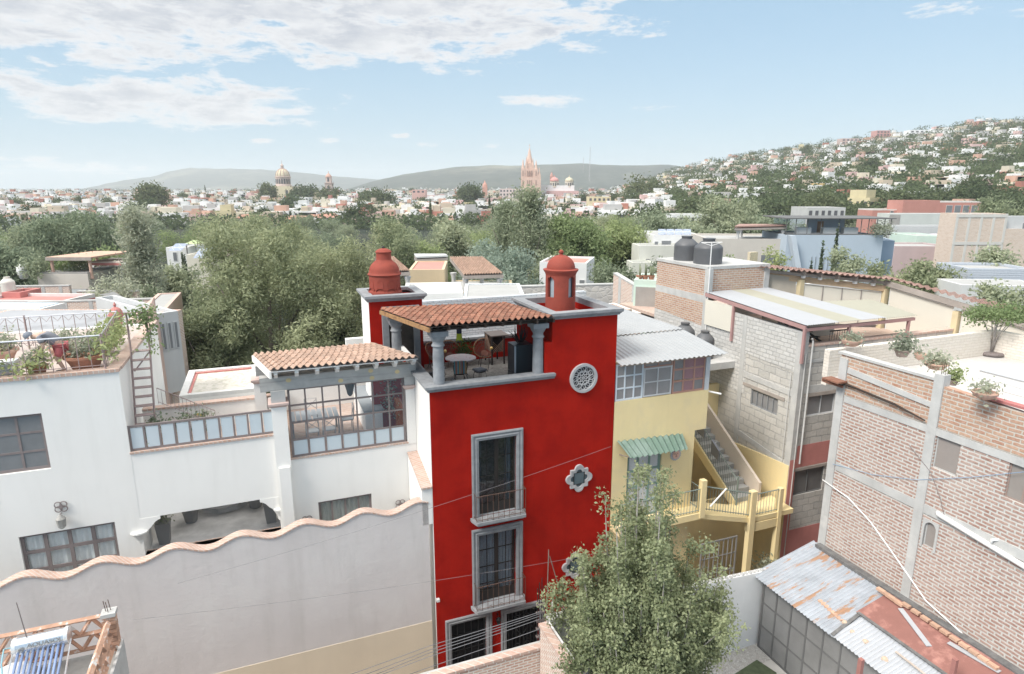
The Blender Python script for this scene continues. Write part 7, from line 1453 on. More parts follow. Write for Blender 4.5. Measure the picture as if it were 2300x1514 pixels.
bush('agave_hedge', 'spiky agave-like hedge at the right end of the blue house roof', (FY(1978, 525, 63.7)[0], FY(1978, 525, 63.7)[1], z), 1.3, 1.3, 'dusty', 1100, .09, 110)
# hotel and right edge
t = hbox('long brick-red hotel wing with a row of white-edged arches', 2110, 2205, 452, 150, 6, HRED, [(.18 + .2 * i, .33 + .2 * i, .9, 3.3) for i in range(4)], rz=-.02, trim=P('arch_white', (.66, .62, .58)), parapet=.3)
hbox('taller brick-red hotel block left of its arches', 2030, 2112, 450, 146, 6, HRED, rz=.02); hbox('low brick-red hotel wing with a white marquee', 1960, 2040, 470, 148, 6, HRED, [(.5, .6, .3, 2.4)], rz=.02, trim=P('arch_white', (.66, .62, .58)))
hbox('blank greenish-grey hall wall with slatted ends below the red hotel', 1998, 2195, 480, 118, 4, COL((.56, .58, .55)), [(0, .13, .1, 4.6), (.74, .97, .1, 3.6)], rz=-.01, wmat=P('slats', (.36, .34, .32)), wname='slatted_panel', parapet=.1)
hbox('lower grey wall of small terraces behind the mint house', 2008, 2160, 508, 100, 4, GREYP, rz=0)
t = hbox('mint green cottage with a brown door and a tiled door hood', 2060, 2125, 530, 88, 7, MINT, [(.38, .70, 1.6, 3.9)], rz=-.05, wmat=P('brown_door', (.40, .27, .23)))
hbox('orange-red cottage wall right of the mint cottage', 2124, 2153, 534, 89, 7, SALM, rz=0); hbox('dusky pink low wall building below the mint cottage', 2010, 2140, 553, 80, 6, COL((.50, .40, .40)), rz=-.03)
c = _ray(2128, 535); t = lthing('white_cupola', 'small white cupola with arched openings on a lilac vaulted roof', 'cupola', c[0] / c[1] * 92, 92, CH + c[2] / c[1] * 92 - .3, 0); part('vault', MB().lathe(0, 2, [(3.5, 0), (2.4, .5), (1, .75)], 20), COL((.58, .54, .58)), t, smooth=True); part('drum', MB().lathe(0, 0, [(1.0, .3), (1.0, 1.9), (1.15, 2.0)], 8), PALEW, t); part('dome', MB().lathe(0, 0, [(1.0, 2.0), (.9, 2.5), (.5, 2.9), (.05, 3.0)], 16), PALEW, t, smooth=True)
for k in range(5): m = MB(); arch_face(m, 0, 0, .98, -2.6 + k * .52, .18, .7, 1.7, .06); part('arched_opening', m, DW, t)
t = hbox('unfinished brick building with a concrete grid frame at the right', 2152, 2262, 480, 72, 3, BR('pale_sandy_brick', (.58, .43, .32), (.66, .52, .42), (.62, .56, .50), .34, .14, .02, .01), rz=.0, parapet=.1)
m = MB(); w, h_ = t['_w'], t['_h']
for i in range(5): m.box((w * i / 4 - .14, -.04, 0), (w * i / 4 + .14, -.001, h_ + .0))
for z in (h_ - .25, h_ - 3.3, h_ - 6.6): m.box((-.1, -.06, z - .16), (w + .1, -.041, z + .18))
part('concrete_grid', m, P('pale_concrete', (.60, .58, .54), var=.06, scale=1), t)
hbox('brick-and-concrete lower wing running off the right edge', 2255, 2420, 514, 72, 3, BR('pale_sandy_brick', (.58, .43, .32), (.66, .52, .42), (.62, .56, .50), .34, .14, .02, .01), rz=.0, parapet=.1); hbox('grey rendered box with a dark doorway on the brick frame building', 2252, 2400, 486, 72.6, 2, GREYP, [(.32, .5, .7, 2.4)], rz=0, h=3)
hbox('pale grey rendered wall building at the right edge below the bushes', 2160, 2360, 640, 40, 3, COL((.60, .60, .585)), rz=-.12, parapet=.1); hbox('grey-blue louvred metal plant box on the pale wall at right', 2175, 2330, 603, 44, 4, BR('louvre', (.44, .48, .54), (.44, .48, .54), (.36, .40, .46), 9, .16, .03, .02), rz=-.1, h=1.4, name='plant_box', cat='plant housing')
# individual trees, (label, x centre, y top, depth, half width px, leaf, n, leaf size, kind)
def ptree(lab, x, yt, Y, hw, leaf, n, sz, seed, kind='leafy_tree', k=14, z0f=.22, br=.42, flat=0, aspect=.5, clump=10, blobs=None):
    r = _ray(x, yt); q = uvz((r[0] / r[1] * Y, Y, 0)); zt = CH + r[2] / r[1] * Y; h = zt + .6; R = hw * Y / 1458
    return tree(lab, (q[0], q[1], -.6), h, R, leaf, n, sz, z0=h * z0f, seed=seed, kind=kind, k=k, br=br, flat=flat, aspect=aspect, clump=clump, blobs=blobs, tr=.2 + R * .03)
ptree('huge feathery olive-green tree filling the left centre behind the white pavilion', 590, 480, 40, 200, 'olive', 90000, .12, 1, 'mesquite_tree', 60, .06, .25, aspect=.32, clump=40)
ptree('lower feathery lobe tree at the left foot of the huge olive tree', 465, 640, 36, 92, 'olive', 26000, .12, 2, 'mesquite_tree', 20, .05, .34, aspect=.28, clump=24); ptree('feathery tree merging with the right flank of the huge olive tree', 760, 520, 42, 95, 'olive', 32000, .12, 3, 'mesquite_tree', 22, .05, .34, aspect=.28, clump=24)
ptree('feathery grey-green tree crown right behind the left cupola', 885, 480, 66, 62, 'olive', 12000, .16, 4, 'mesquite_tree', 18, .1, .36, aspect=.35)
def conifer(lab, x, yt, Y, hw, leaf, n, sz, seed):
    rng = random.Random(seed); r = _ray(x, yt); h = CH + r[2] / r[1] * Y + .6; R = hw * Y / 1458; bl = []
    for i in range(60): f = (i / 60); q = R * (1.0 - .62 * f) * rng.uniform(.25, .95); a = i * 2.4; bl.append((q * math.cos(a), q * math.sin(a), h * (.08 + .89 * f), R * .30, R * .30, h * .035))
    return ptree(lab, x, yt, Y, hw, leaf, n, sz, seed, 'conifer_tree', blobs=bl, aspect=.3)
conifer('tall ragged brownish-green conifer at the left, with a tufted top', 298, 458, 52, 62, 'dusty', 22000, .15, 5); conifer('tall dark casuarina with an open pointed crown below the pink church', 1192, 418, 84, 62, 'sage', 16000, .22, 6); conifer('lower dark casuarina left of the tall pointed one', 1140, 448, 88, 55, 'sage', 12000, .22, 7)
TL = [('broad drooping willow-like tree at the left edge of the picture', 160, 485, 92, 95, 'sage', 16000, .24, 'willow_tree'), ('dark leafy tree at the far left edge', -10, 545, 62, 55, 'sage', 8000, .18, 'leafy_tree'), ('dusty round tree at the far left behind the drooping willow', 60, 500, 110, 60, 'sage', 7000, .26, 'leafy_tree'),
 ('green tree between the conifer and the cream solar house', 395, 590, 58, 50, 'sage', 8000, .16, 'leafy_tree'), ('grey-green scrubby tree behind the left brick walls', 250, 612, 46, 65, 'dusty', 11000, .12, 'scrub_tree'), ('bright green tree above the flat canopy at left', 238, 560, 72, 40, 'bright', 5000, .2, 'leafy_tree'),
 ('dark tree left of the lantern cupola, behind the gazebo', 1010, 492, 80, 50, 'sage', 10000, .2, 'leafy_tree'), ('bushy tree behind the small flat pergola', 955, 545, 70, 55, 'bright', 7000, .18, 'leafy_tree'), ('blue-green mesquite behind the tiled gazebo', 1120, 545, 52, 98, 'blue', 22000, .12, 'mesquite_tree'),
 ('pale green willow-like tree right of the lantern cupola', 1300, 484, 84, 68, 'bright', 16000, .2, 'willow_tree'), ('second pale willow-like tree further right', 1400, 500, 88, 62, 'bright', 13000, .2, 'willow_tree'), ('willow-like tree above the white modern house', 1500, 482, 105, 72, 'sage', 12000, .24, 'willow_tree'),
 ('tall leafy tree behind the brown pergola terrace', 1640, 446, 118, 75, 'sage', 12000, .26, 'leafy_tree'), ('second leafy tree behind the blue house pavilion', 1730, 480, 112, 55, 'sage', 7000, .24, 'leafy_tree'), ('bushy tree below the beige balcony of the modern house', 1385, 590, 56, 62, 'sage', 10000, .14, 'leafy_tree'), ('leafy tree just left of the brick box with black tanks', 1490, 572, 52, 30, 'sage', 5000, .14, 'leafy_tree'),
 ('yellow-green feathery tree right of the black tanks', 1640, 560, 50, 42, 'bright', 5000, .14, 'leafy_tree'), ('drooping yellow-green tree in front of the blue house stair', 1745, 536, 50, 30, 'bright', 5000, .12, 'drooping_tree'), ('round dark bush-like tree in front of the blue house', 1905, 548, 52, 42, 'sage', 9000, .13, 'leafy_tree'),
 ('large spreading tree right of the blue house, left one', 2010, 580, 46, 75, 'olive', 14000, .13, 'leafy_tree'), ('large spreading tree below the brick frame building', 2105, 572, 44, 75, 'olive', 16000, .13, 'leafy_tree'), ('palm-like leafy tree at the right edge above the louvred box', 2255, 548, 48, 58, 'sage', 9000, .15, 'leafy_tree'),
 ('light green leafy tree at the right edge beside the pale wall', 2262, 612, 33, 75, 'sage', 14000, .11, 'leafy_tree'), ('olive tree in front of the hotel arches', 2240, 445, 130, 55, 'olive', 6000, .3, 'leafy_tree'), ('dark leafy tree in the gap behind the stone rubble wall', 1235, 560, 66, 40, 'sage', 5000, .17, 'leafy_tree'),
 ('low green tree between conifer and big tree', 340, 640, 50, 45, 'sage', 6000, .14, 'leafy_tree'), ('leafy tree left of the pergola posts', 20, 575, 66, 45, 'sage', 5000, .17, 'leafy_tree'), ('green treetop right of the huge olive tree', 800, 560, 52, 60, 'olive', 8000, .15, 'leafy_tree'), ('tree filling the gap beyond the modern house roof', 1570, 500, 96, 45, 'sage', 6000, .22, 'leafy_tree')]
for i, (lab, x, yt, Y, hw, lf, n, sz, kd) in enumerate(TL): ptree(lab, x, yt, Y, hw, lf, int(n * 1.6), sz * 1.05, 20 + i, kd, 20, .08, .38, aspect=.42, clump=18)
for i, (x, yt, Y, hw, lab) in enumerate(((1823, 588, 54, 6, 'shortest slim cypress in front of the blue house'), (1850, 540, 56, 9, 'medium slim cypress in front of the blue house'), (1883, 505, 55, 11, 'tallest slim cypress in front of the blue house'), (1757, 600, 50, 4, 'tiny cypress at the foot of the blue stair'), (408, 566, 74, 6, 'left of two small cypresses by the cream solar house'), (414, 572, 74, 6, 'right of two small cypresses by the cream solar house'), (212, 500, 88, 12, 'dark tall cypress beside the far left willow'))):
    r = _ray(x, yt); q = uvz((r[0] / r[1] * Y, Y, 0)); h = CH + r[2] / r[1] * Y + .6; cyp(lab, (q[0], q[1], -.6), h, hw * Y / 1458, 2600, 130 + i)

# canopy of garden trees between the near roofs and the town
GT = []
for s in range(4): r2 = random.Random(400 + s); GT.append((leaf_mesh('crown', crownblobs(r2, 10, 5.2, .8, 26, .30), 8000, .19, LF[('sage', 'olive', 'sage', 'bright')[s]], 400 + s, clump=16, aspect=.4), limbs(MB(), r2, 10, 5, 2.5).mesh('trunk', BARK, (0, 0, 0), True)))
rgc = random.Random(41); got = []; LMK = ['the left edge', 'the left willow', 'the tall conifer', 'the cream solar house', 'the domed church', 'the yellow belfry', 'the left cupola', 'the tiled gazebo', 'the pink church', 'the lantern cupola', 'the two small domes', 'the mint loft', 'the modern white house', 'the black tanks', 'the brown pergola', 'the blue house', 'the hotel', 'the brick frame building']; cn2 = {}
ORDW = 'first second third fourth fifth sixth seventh eighth ninth tenth eleventh twelfth thirteenth fourteenth fifteenth sixteenth seventeenth eighteenth nineteenth twentieth'.split(); ORDW += ['twenty-' + w for w in ORDW[:9]] + ['thirtieth'] + ['thirty-' + w for w in ORDW[:9]] + ['fortieth']
for k in range(4000):
    if len(got) >= 96: break
    px = rgc.uniform(-330, 1700) if rgc.random() < .85 else rgc.uniform(1700, 2330); Y = 95 + 130 * rgc.random() ** 1.1; r = _ray(px, 500); X = r[0] / r[1] * Y
    if all((X - a) ** 2 + (Y - b) ** 2 > 58 for a, b, _ in got) and not (1420 < px < 2200 and Y < 125): got.append((X, Y, px))
got.sort(key=lambda q: q[2])
for X, Y, px in got:
    lk = LMK[min(17, max(0, int(px / 128)))]; kk = rgc.randrange(4); key = lk; cn2[key] = cn2.get(key, 0) + 1; sc = rgc.uniform(.72, 1.05) * (1 if Y < 140 else .85)
    t = lthing('garden_tree', '%s %s garden tree from left in the green belt near %s' % (ORDW[cn2[key] - 1], ('sage', 'olive', 'grey-green', 'light green')[kk], lk), 'tree', X, Y, -.6, rgc.uniform(0, 6), 'garden trees before the town'); t.scale = (sc * 1.1, sc * 1.1, sc)
    pm('crown', GT[kk][0], t); pm('trunk', GT[kk][1], t)
# ---------------- land, hillside, hills ----------------
def interp(x, pts):
    if x <= pts[0][0]: return pts[0][1]
    for (a, b), (c, d) in zip(pts[:-1], pts[1:]):
        if x <= c: return b + (d - b) * (x - a) / (c - a)
    return pts[-1][1]
def _azpx(az): return 1150 + math.tan(az) * math.hypot(FPX, OFF)
RID = [(1380, 425), (1450, 405), (1520, 386), (1600, 366), (1700, 350), (1790, 338), (1900, 320), (2000, 308), (2100, 295), (2200, 282), (2300, 276), (2600, 262), (3600, 262)]
MESA = [(780, 425), (860, 404), (900, 394), (950, 386), (1000, 380), (1100, 374), (1300, 371), (1500, 374), (1560, 380), (1700, 400), (1800, 425)]
LHIL = [(180, 425), (250, 410), (300, 402), (345, 398), (385, 385), (430, 379), (520, 380), (640, 385), (740, 396), (860, 405), (960, 425)]
def tE(y): return (425 - y) / 1458.0
def sst(t): t = max(0, min(1, t)); return t * t * (3 - 2 * t)
def terr(x, y):
    r = math.hypot(x, y); az = math.atan2(x, y); px = _azpx(az) if abs(az) < 1.45 else (9999 if az > 0 else -9999); z = -.6
    nz = math.sin(x * .013 + 1) * math.cos(y * .011) + .5 * math.sin(x * .031 + y * .027)
    z += 9 * sst((r * math.cos(az) - 300) / 600) * (1 if abs(az) < 1.4 else 0); e = tE(interp(px, RID))
    if e > 0:
        r1 = interp(px, [(1400, 1250), (1700, 1000), (2300, 800), (3000, 700)]); t = (r * math.cos(az) - 170) / (r1 - 170)
        if t > 0: z = max(z, -.6 + (16.6 + r1 * e) * (min(t, 1) ** 1.08) * (1 if t < 1 else max(.2, 1 - (t - 1) * .4)) + nz * min(2.2, t * 4) * (1 if t < .92 else .3))
    Yd = r * math.cos(az)
    if Yd > 1800 and abs(az) < 1.3:
        e = tE(interp(px, MESA)); 
        if e > 0: z = max(z, -.6 + (16.6 + 3200 * e) * sst((Yd - 2300) / 900) + nz * 3 * sst((Yd - 2300) / 900))
        e = tE(interp(px, LHIL)); 
        if e > 0: z = max(z, -.6 + (16.6 + 5600 * e) * sst((Yd - 4300) / 1300) + nz * 4 * sst((Yd - 4300) / 900))
    return z
def ground():
    rs = [6, 20, 40, 70, 110, 160] + [160 + 28 * i for i in range(1, 40)] + [1280 + 90 * i for i in range(1, 52)] + [6200, 7000, 9000, 14000]; na = 300; me = bpy.data.meshes.new('ground'); V = [(0, 0, -.9)]; F = []
    for r in rs:
        for j in range(na): a = -1.5 + 3.0 * j / (na - 1); x, y = r * math.sin(a), r * math.cos(a); V.append((x, y, terr(x, y) - (.3 if r < 170 else 0)))
    for i in range(len(rs) - 1):
        for j in range(na - 1): a = 1 + i * na + j; F.append((a, a + 1, a + na + 1, a + na))
    for j in range(na - 1): F.append((0, 1 + j + 1, 1 + j))
    me.from_pydata(V, [], F); me.polygons.foreach_set('use_smooth', [True] * len(F)); m, nt, b = _nt('landscape_ground'); co = _coord(nt)
    c = _mix(nt, _ramp(nt, _noise(nt, co, .012, 8, .7), .42, .62), (.034, .044, .036), (.075, .08, .064)); c = _mix(nt, _ramp(nt, _noise(nt, co, .0016, 9, .72), .52, .66), c, (.21, .20, .15)); c = _mix(nt, _ramp(nt, _noise(nt, co, .07, 6, .8), .5, .7), c, (.035, .047, .03))
    nt.links.new(c, b.inputs['Base Color']); b.inputs['Roughness'].default_value = 1; b.inputs['Specular IOR Level'].default_value = .1; _bump(nt, b, _noise(nt, co, .03, 8, .75), 6, .8); me.materials.append(m)
    o = bpy.data.objects.new('ground', me); C.objects.link(o); o['kind'] = 'structure'
ground()
# ---------------- the town ----------------
def _objcol():
    m, nt, b = _nt('town_wall'); oi = nt.nodes.new('ShaderNodeObjectInfo'); co = _coord(nt); v = _ramp(nt, _noise(nt, co, .5, 5), .2, .8)
    h = nt.nodes.new('ShaderNodeHueSaturation'); nt.links.new(oi.outputs['Color'], h.inputs['Color']); q = nt.nodes.new('ShaderNodeMapRange'); nt.links.new(v, q.inputs[0]); q.inputs[3].default_value = .88; q.inputs[4].default_value = 1.08; nt.links.new(q.outputs[0], h.inputs['Value'])
    nt.links.new(h.outputs[0], b.inputs['Base Color']); b.inputs['Roughness'].default_value = .9; return m
TW = _objcol(); TD = P('town_window', (.10, .10, .11), bump=0, rough=.3); TRF = P('town_roof', (.42, .22, .16), var=.2, bump=0); TFL = P('town_flat_roof', (.42, .41, .39), var=.2, bump=0)
PALc = {'white': (.72, .72, .71), 'cream': (.62, .57, .46), 'ochre': (.60, .44, .22), 'salmon': (.56, .35, .27), 'pink': (.58, .40, .38), 'brick-red': (.40, .18, .14), 'yellow': (.62, .54, .34), 'grey': (.44, .43, .42), 'sandy': (.50, .42, .33), 'pale blue': (.48, .55, .62)}
WT = ['white'] * 16 + ['cream'] * 4 + ['ochre'] + ['salmon'] * 3 + ['pink'] * 3 + ['brick-red'] * 2 + ['yellow'] + ['grey'] * 3 + ['sandy'] * 3 + ['pale blue']
def blk(m, x0, y0, x1, y1, z0, z1, rng, roof=2, par=.5):
    m.box((x0, y0, z0), (x1, y1, z1 - par), 0); m.box((x0 + .3, y0 + .3, z1 - par), (x1 - .3, y1 - .3, z1 - par + .05), roof)
    if par: m.box((x0, y0, z1 - par + .0), (x1, y0 + .29, z1), 0); m.box((x0, y1 - .29, z1 - par), (x1, y1, z1), 0); m.box((x0, y0 + .29, z1 - par), (x0 + .29, y1 - .29, z1), 0); m.box((x1 - .29, y0 + .29, z1 - par), (x1, y1 - .29, z1), 0)
    z = z1 - 2.6
    while z > z0 + (z1 - z0) * .35 and z > z1 - 6.5:
        x = x0 + rng.uniform(.6, 1.6)
        while x < x1 - 1.6:
            w = rng.choice((.9, 1.1, 1.8)); 
            if rng.random() < .8: m.box((x, y0 - .06, z), (x + w, y0 + .1, z + rng.choice((1.2, 1.3, 1.9)) - .1), 1)
            x += w + rng.uniform(.8, 2.2)
        y = y0 + 1.2
        while y < y1 - 1.4: m.box((x0 - .06, y, z), (x0 + .1, y + 1, z + 1.3), 1); y += rng.uniform(2.2, 3.5)
        z -= 3.0
def proto(seed):
    rng = random.Random(seed); m = MB(); w = rng.uniform(8, 13); d = rng.uniform(7, 10); h = rng.choice((3.6, 4.2, 6.6, 7.0)); blk(m, -w / 2, 0, w / 2, d, -9, h, rng)
    k = seed % 6
    if k == 0: blk(m, -w / 2 + .5, 2, 0, d - .5, h, h + 2.8, rng)
    elif k == 1: blk(m, 0, -3, w / 2 + 2, 1, -9, h - 2.4, rng); blk(m, w / 2 - 4, 3, w / 2 - .5, 6, h, h + 2.5, rng)
    elif k == 2: m.add([(-w / 2 - .4, -.6, h - .2), (w / 2 + .4, -.6, h - .2), (w / 2 + .4, d, h + 1.6), (-w / 2 - .4, d, h + 1.6)], [(0, 1, 2, 3)], 3); m.box((-w / 2, d - .3, h - .5), (w / 2, d, h + 1.55), 0)
    elif k == 3: blk(m, -w / 2 - 3, 1, -w / 2, d, -9, h - 1.5, rng); [m.box((-w / 2 + 1 + i * 2.2, -1.6, -9), (-w / 2 + 1.3 + i * 2.2, -1.3, h - 3), 0) for i in range(4)]; m.box((-w / 2 + .6, -1.8, h - 3), (-w / 2 + 8.4, 0, h - 2.6), 0)
    elif k == 4: blk(m, -2, 1.5, w / 2 - .5, d - 1, h, h + 3, rng); m.lathe(-w / 2 + 2, 4, [(.6, h - .4), (.6, h + .8), (.3, h + 1.1)], 10, 2)
    else: blk(m, -w / 2, -2.5, -w / 2 + 5, 0, -9, h - 3, rng, 3); blk(m, w / 2 - 3.5, 4, w / 2 - 1, 6.5, h, h + 2.2, rng)
    return m
PROT = [proto(s).mesh('house_shell', [TW, TD, TFL, TRF]) for s in range(12)]
KIND = ['two-level house', 'stepped house', 'tile-roofed house', 'arcaded house', 'tank-roofed house', 'low-winged house']
rng = random.Random(77)
def on_ground(px, py):
    r = _ray(px, py); Y = 150.0
    while Y < 5000:
        x = r[0] / r[1] * Y; z = CH + r[2] / r[1] * Y
        if z <= terr(x, Y): return x, Y, terr(x, Y)
        Y *= 1.012
    return None
spots = []
def ok(x, y, dmin): return all((x - a) ** 2 + (y - b) ** 2 > dmin * dmin for a, b, *_ in spots)
tries = 0; EXC = [(590, 770, 560, 700), (1150, 1310, 560, 720)]
def free(x, y):
    p = _azpx(math.atan2(x, y)); return not any(a < p < b and c < y < d for a, b, c, d in EXC)
while len(spots) < 292 and tries < 30000:
    tries += 1
    if rng.random() < .5: px = rng.uniform(1480, 2330); top = interp(px, RID) + 3; py = top + (505 - top) * rng.random() ** 1.1
    else: px = rng.uniform(-30, 1620); py = 425 + 8 + 78 * rng.random()
    g = on_ground(px, py)
    if g and g[1] < 1300 and ok(g[0], g[1], 12) and free(g[0], g[1]): spots.append((g[0], g[1], g[2], px, py))
ORDW = 'first second third fourth fifth sixth seventh eighth ninth tenth eleventh twelfth thirteenth fourteenth fifteenth sixteenth seventeenth eighteenth nineteenth twentieth'.split(); ORDW += ['twenty-' + w for w in ORDW[:9]] + ['thirtieth'] + ['thirty-' + w for w in ORDW[:9]] + ['fortieth']
cnt = {}; spots.sort(key=lambda s: s[3])
for i, (x, y, z, px, py) in enumerate(spots):
    k = rng.randrange(12); cn_ = rng.choice(WT); o = bpy.data.objects.new('town_house', PROT[k]); C.objects.link(o); o.location = (x, y, z + .3 if z > 2 else z); o.rotation_euler = (0, 0, rng.uniform(-.5, .7)); s = rng.uniform(.6, .95); o.scale = (s, s, s * rng.uniform(.85, 1.1))
    c = PALc[cn_]; o.color = (c[0], c[1], c[2], 1)
    if px > 1500: f = (505 - py) / (505 - interp(px, RID)); reg = 'the top of the right-hand hillside' if f > .72 else ('the middle of the right-hand hillside' if f > .38 else 'the foot of the right-hand hillside')
    else: reg = 'the far edge of the town' if py < 452 else ('the middle rows of the town' if py < 468 else 'the near rows of the town')
    key = (cn_, KIND[k % 6], reg); cnt[key] = cnt.get(key, 0) + 1; n = cnt[key]; o['_k'] = 0
    tagp(o, '%s %s from left at %s' % (ORDW[n - 1], cn_ + ' ' + KIND[k % 6], reg), 'house', 'houses of the town and hillside'); del o['_k']
# the far rest of the town as one mass
m = MB(); i = 0
while i < 3600:
    if rng.random() < .3: px = rng.uniform(1480, 2330); top = interp(px, RID) + 1; py = top + (470 - top) * rng.random(); 
    else: px = rng.uniform(-60, 1700); py = 425 + 1.2 + 80 * rng.random() ** 1.3
    g = on_ground(px, py); i += 1
    if not g or g[1] > 4300 or not ok(g[0], g[1], 10): continue
    x, y, z = g; w, d, h = rng.uniform(3, 7), rng.uniform(4, 8), rng.uniform(3, 6.5); m.box((x - w, y, z - 6), (x + w, y + d, z + h), 0, rng.random())
    if rng.random() < .5: m.box((x - w * .7, y + .5, z + h + .003), (x + w * rng.uniform(-.2, .6), y + d * .8, z + h + 2.6), 0, rng.random())
    for j in range(2): 
        q = x + rng.uniform(-w + 1, w - 2); m.box((q, y - .05, z + h - 2.4), (q + 1.2, y + .1, z + h - 1), 1)
me_ = MB.mesh(m, 'distant_houses', [None]) if 0 else None
fm, fnt, fb = _nt('far_town'); rp = fnt.nodes.new('ShaderNodeValToRGB'); rp.color_ramp.interpolation = 'CONSTANT'; L_ = list(PALc.values()); seq = [0, 1, 0, 3, 8, 0, 4, 7, 0, 0, 5, 1, 0, 0, 8, 7]
while len(rp.color_ramp.elements) < 16: rp.color_ramp.elements.new(.5)
for q in range(16): rp.color_ramp.elements[q].position = q / 16; rp.color_ramp.elements[q].color = L_[seq[q]] + (1,)
fnt.links.new(_attr(fnt), rp.inputs[0]); fnt.links.new(rp.outputs[0], fb.inputs['Base Color']); fb.inputs['Roughness'].default_value = .9
me_ = m.mesh('distant_houses', [fm, TD]); o = bpy.data.objects.new('distant_houses', me_); C.objects.link(o); o['kind'] = 'stuff'; o['label'] = 'mass of small pale houses of the far town and plain'; o['category'] = 'houses'
# trees of the town: copies of six crowns
TP = []
for s in range(5):
    r2 = random.Random(200 + s); me = leaf_mesh('town_tree', crownblobs(r2, 7.5, 4.2, 1.2, 12, .42), 1500, .42, LF['far'], 200 + s, clump=8); TP.append(me)
CYP = leaf_mesh('town_cypress', [(0, 0, 1 + i * 1.2, 1.1 - .1 * i, 1.1 - .1 * i, 1.0) for i in range(9)], 700, .35, LF['far'], 210, shell=.2)
tc = []; tries = 0
while len(tc) < 215 and tries < 9000:
    tries += 1
    if rng.random() < .6: px = rng.uniform(1450, 2330); top = interp(px, RID) + 1; py = top + (530 - top) * rng.random()
    else: px = rng.uniform(-40, 1600); py = 430 + 75 * rng.random()
    g = on_ground(px, py)
    if g and g[1] > 150 and g[1] < 1500 and all((g[0] - a) ** 2 + (g[1] - b) ** 2 > 60 for a, b, *_ in tc): tc.append((g[0], g[1], g[2], px, py))
tc.sort(key=lambda s: s[3]); cnt = {}
ORD = ['leftmost', 'second from left', 'third from left', 'fourth from left', 'fifth from left', 'sixth from left', 'seventh from left', 'eighth from left', 'ninth from left', 'tenth from left']
for i, (x, y, z, px, py) in enumerate(tc):
    cy = rng.random() < .1; o = bpy.data.objects.new('cypress_tree' if cy else 'leafy_tree', CYP if cy else TP[rng.randrange(5)]); C.objects.link(o); o.location = (x, y, z - .5); o.rotation_euler = (0, 0, rng.uniform(0, 6)); s = rng.uniform(.7, 1.35); o.scale = (s * rng.uniform(.9, 1.3), s, s * rng.uniform(.8, 1.1))
    reg = ('hillside' if px > 1500 else 'town'); col = min(20, max(0, int(px // 115))); key = (col, cy, py < (430 if px > 1500 else 455)); cnt[key] = cnt.get(key, 0) + 1
    lm = ['the left edge', 'the brown pergola at left', 'the small cupola', 'the tall conifer', 'the solar house', 'the domed church', 'the belfry', 'the left cupola', 'the small flat pergola', 'the tiled gazebo', 'the pink spired church', 'the lantern cupola', 'the two small domes', 'the radio mast', 'the modern white house', 'the black tanks', 'the brown pergola', 'the blue house', 'the blue pavilion', 'the hotel', 'the right edge'][min(20, max(0, col))]
    tagp(o, '%s %s from left in the %s %s, near %s' % (ORDW[cnt[key] - 1], 'cypress' if cy else 'round tree', 'upper' if key[2] else 'lower', reg, lm), 'tree', 'trees of the town and hillside')
bl = []; n = 0
for i in range(7500):
    if i % 5 < 3: px = rng.uniform(1420, 2330); top = interp(px, RID); py = top + (500 - top) * rng.random() ** .9
    else: px = rng.uniform(-60, 1650); py = 425 + 1.2 + 92 * rng.random() ** 1.3
    g = on_ground(px, py)
    if g and g[1] > 170: r = rng.uniform(2.0, 4.2) * (1 + g[1] / 2500) * (1.25 if px > 1500 else 1); bl.append((g[0], g[1], g[2] + r * .6, r * 1.3, r, r * rng.uniform(.7, 1.1)))
o = bpy.data.objects.new('distant_trees', leaf_mesh('distant_trees', bl, 330000, .85, LF['far'], 300, shell=.5, clump=0)); C.objects.link(o); o['kind'] = 'stuff'; o['label'] = 'bushes and small trees scattered through the far town'; o['category'] = 'trees'
# big round dark trees
for i, (x, yt, Y, hw, lab) in enumerate(((335, 421, 420, 27, 'big dark round tree on the skyline left of the domed church'), (684, 425, 600, 26, 'round clipped tree right of the domed church'), (740, 431, 590, 24, 'round clipped tree under the yellow belfry'), (845, 437, 480, 38, 'broad dark tree right of the yellow belfry'), (1056, 424, 520, 22, 'round tree left of the pink church in the town'), (1448, 411, 430, 42, 'very broad dark tree right of the small domes'), (1965, 402, 330, 38, 'broad dark round tree low on the right-hand hillside'), (600, 418, 560, 12, 'pointed dark tree touching the left of the domed church'), (655, 452, 430, 18, 'dark round tree below the domed church'), (2130, 450, 260, 40, 'wide tree above the red hotel'), (2060, 430, 300, 34, 'spreading tree left above the red hotel'), (1560, 405, 520, 30, 'tree group at the left foot of the hillside'))): ptree(lab, x, yt, Y, hw, 'far', 5200, .5 + Y * .0009, 220 + i, 'round_tree', 12, .25, .5)
# ---------------- churches ----------------
def lm(label, cat, x, y, Y, name): r = _ray(x, y); return lthing(name, label, cat, r[0] / r[1] * Y, Y, CH + r[2] / r[1] * Y, 0)
CY = COL((.60, .53, .38)); CP = COL((.62, .44, .36), .12); DOMY = P('dome_yellow', (.55, .49, .36), var=.2, scale=.6, bump=0); CS = COL((.52, .42, .38), .12)
k = 600 / 1458.
t = lm('yellow domed church with a ribbed dome and lantern on the left of the town', 'church', 632, 452, 600, 'domed_church')
part('nave', MB().box((-13.5, 0, -6), (11, 26, 13.5)), CY, t); m = MB(); [m.box((a, -.2, 5), (a + 2.4, .1, 10)) for a in (-9, 4.5)]; split('window', m, TD, t)
part('drum', MB().lathe(0, 9, [(7.4, 13.5), (7.4, 14.5), (6.6, 15), (6.6, 21), (7.2, 21.5), (7.2, 22.3), (6.6, 22.5)], 24), CS, t, smooth='auto')
for i in range(10): a = -math.pi + i * math.pi / 9; m = MB(); arch_face(m, 0, 9, 6.6, a, .8, 15.8, 20.2, .12); part('drum_window', m, TD, t)
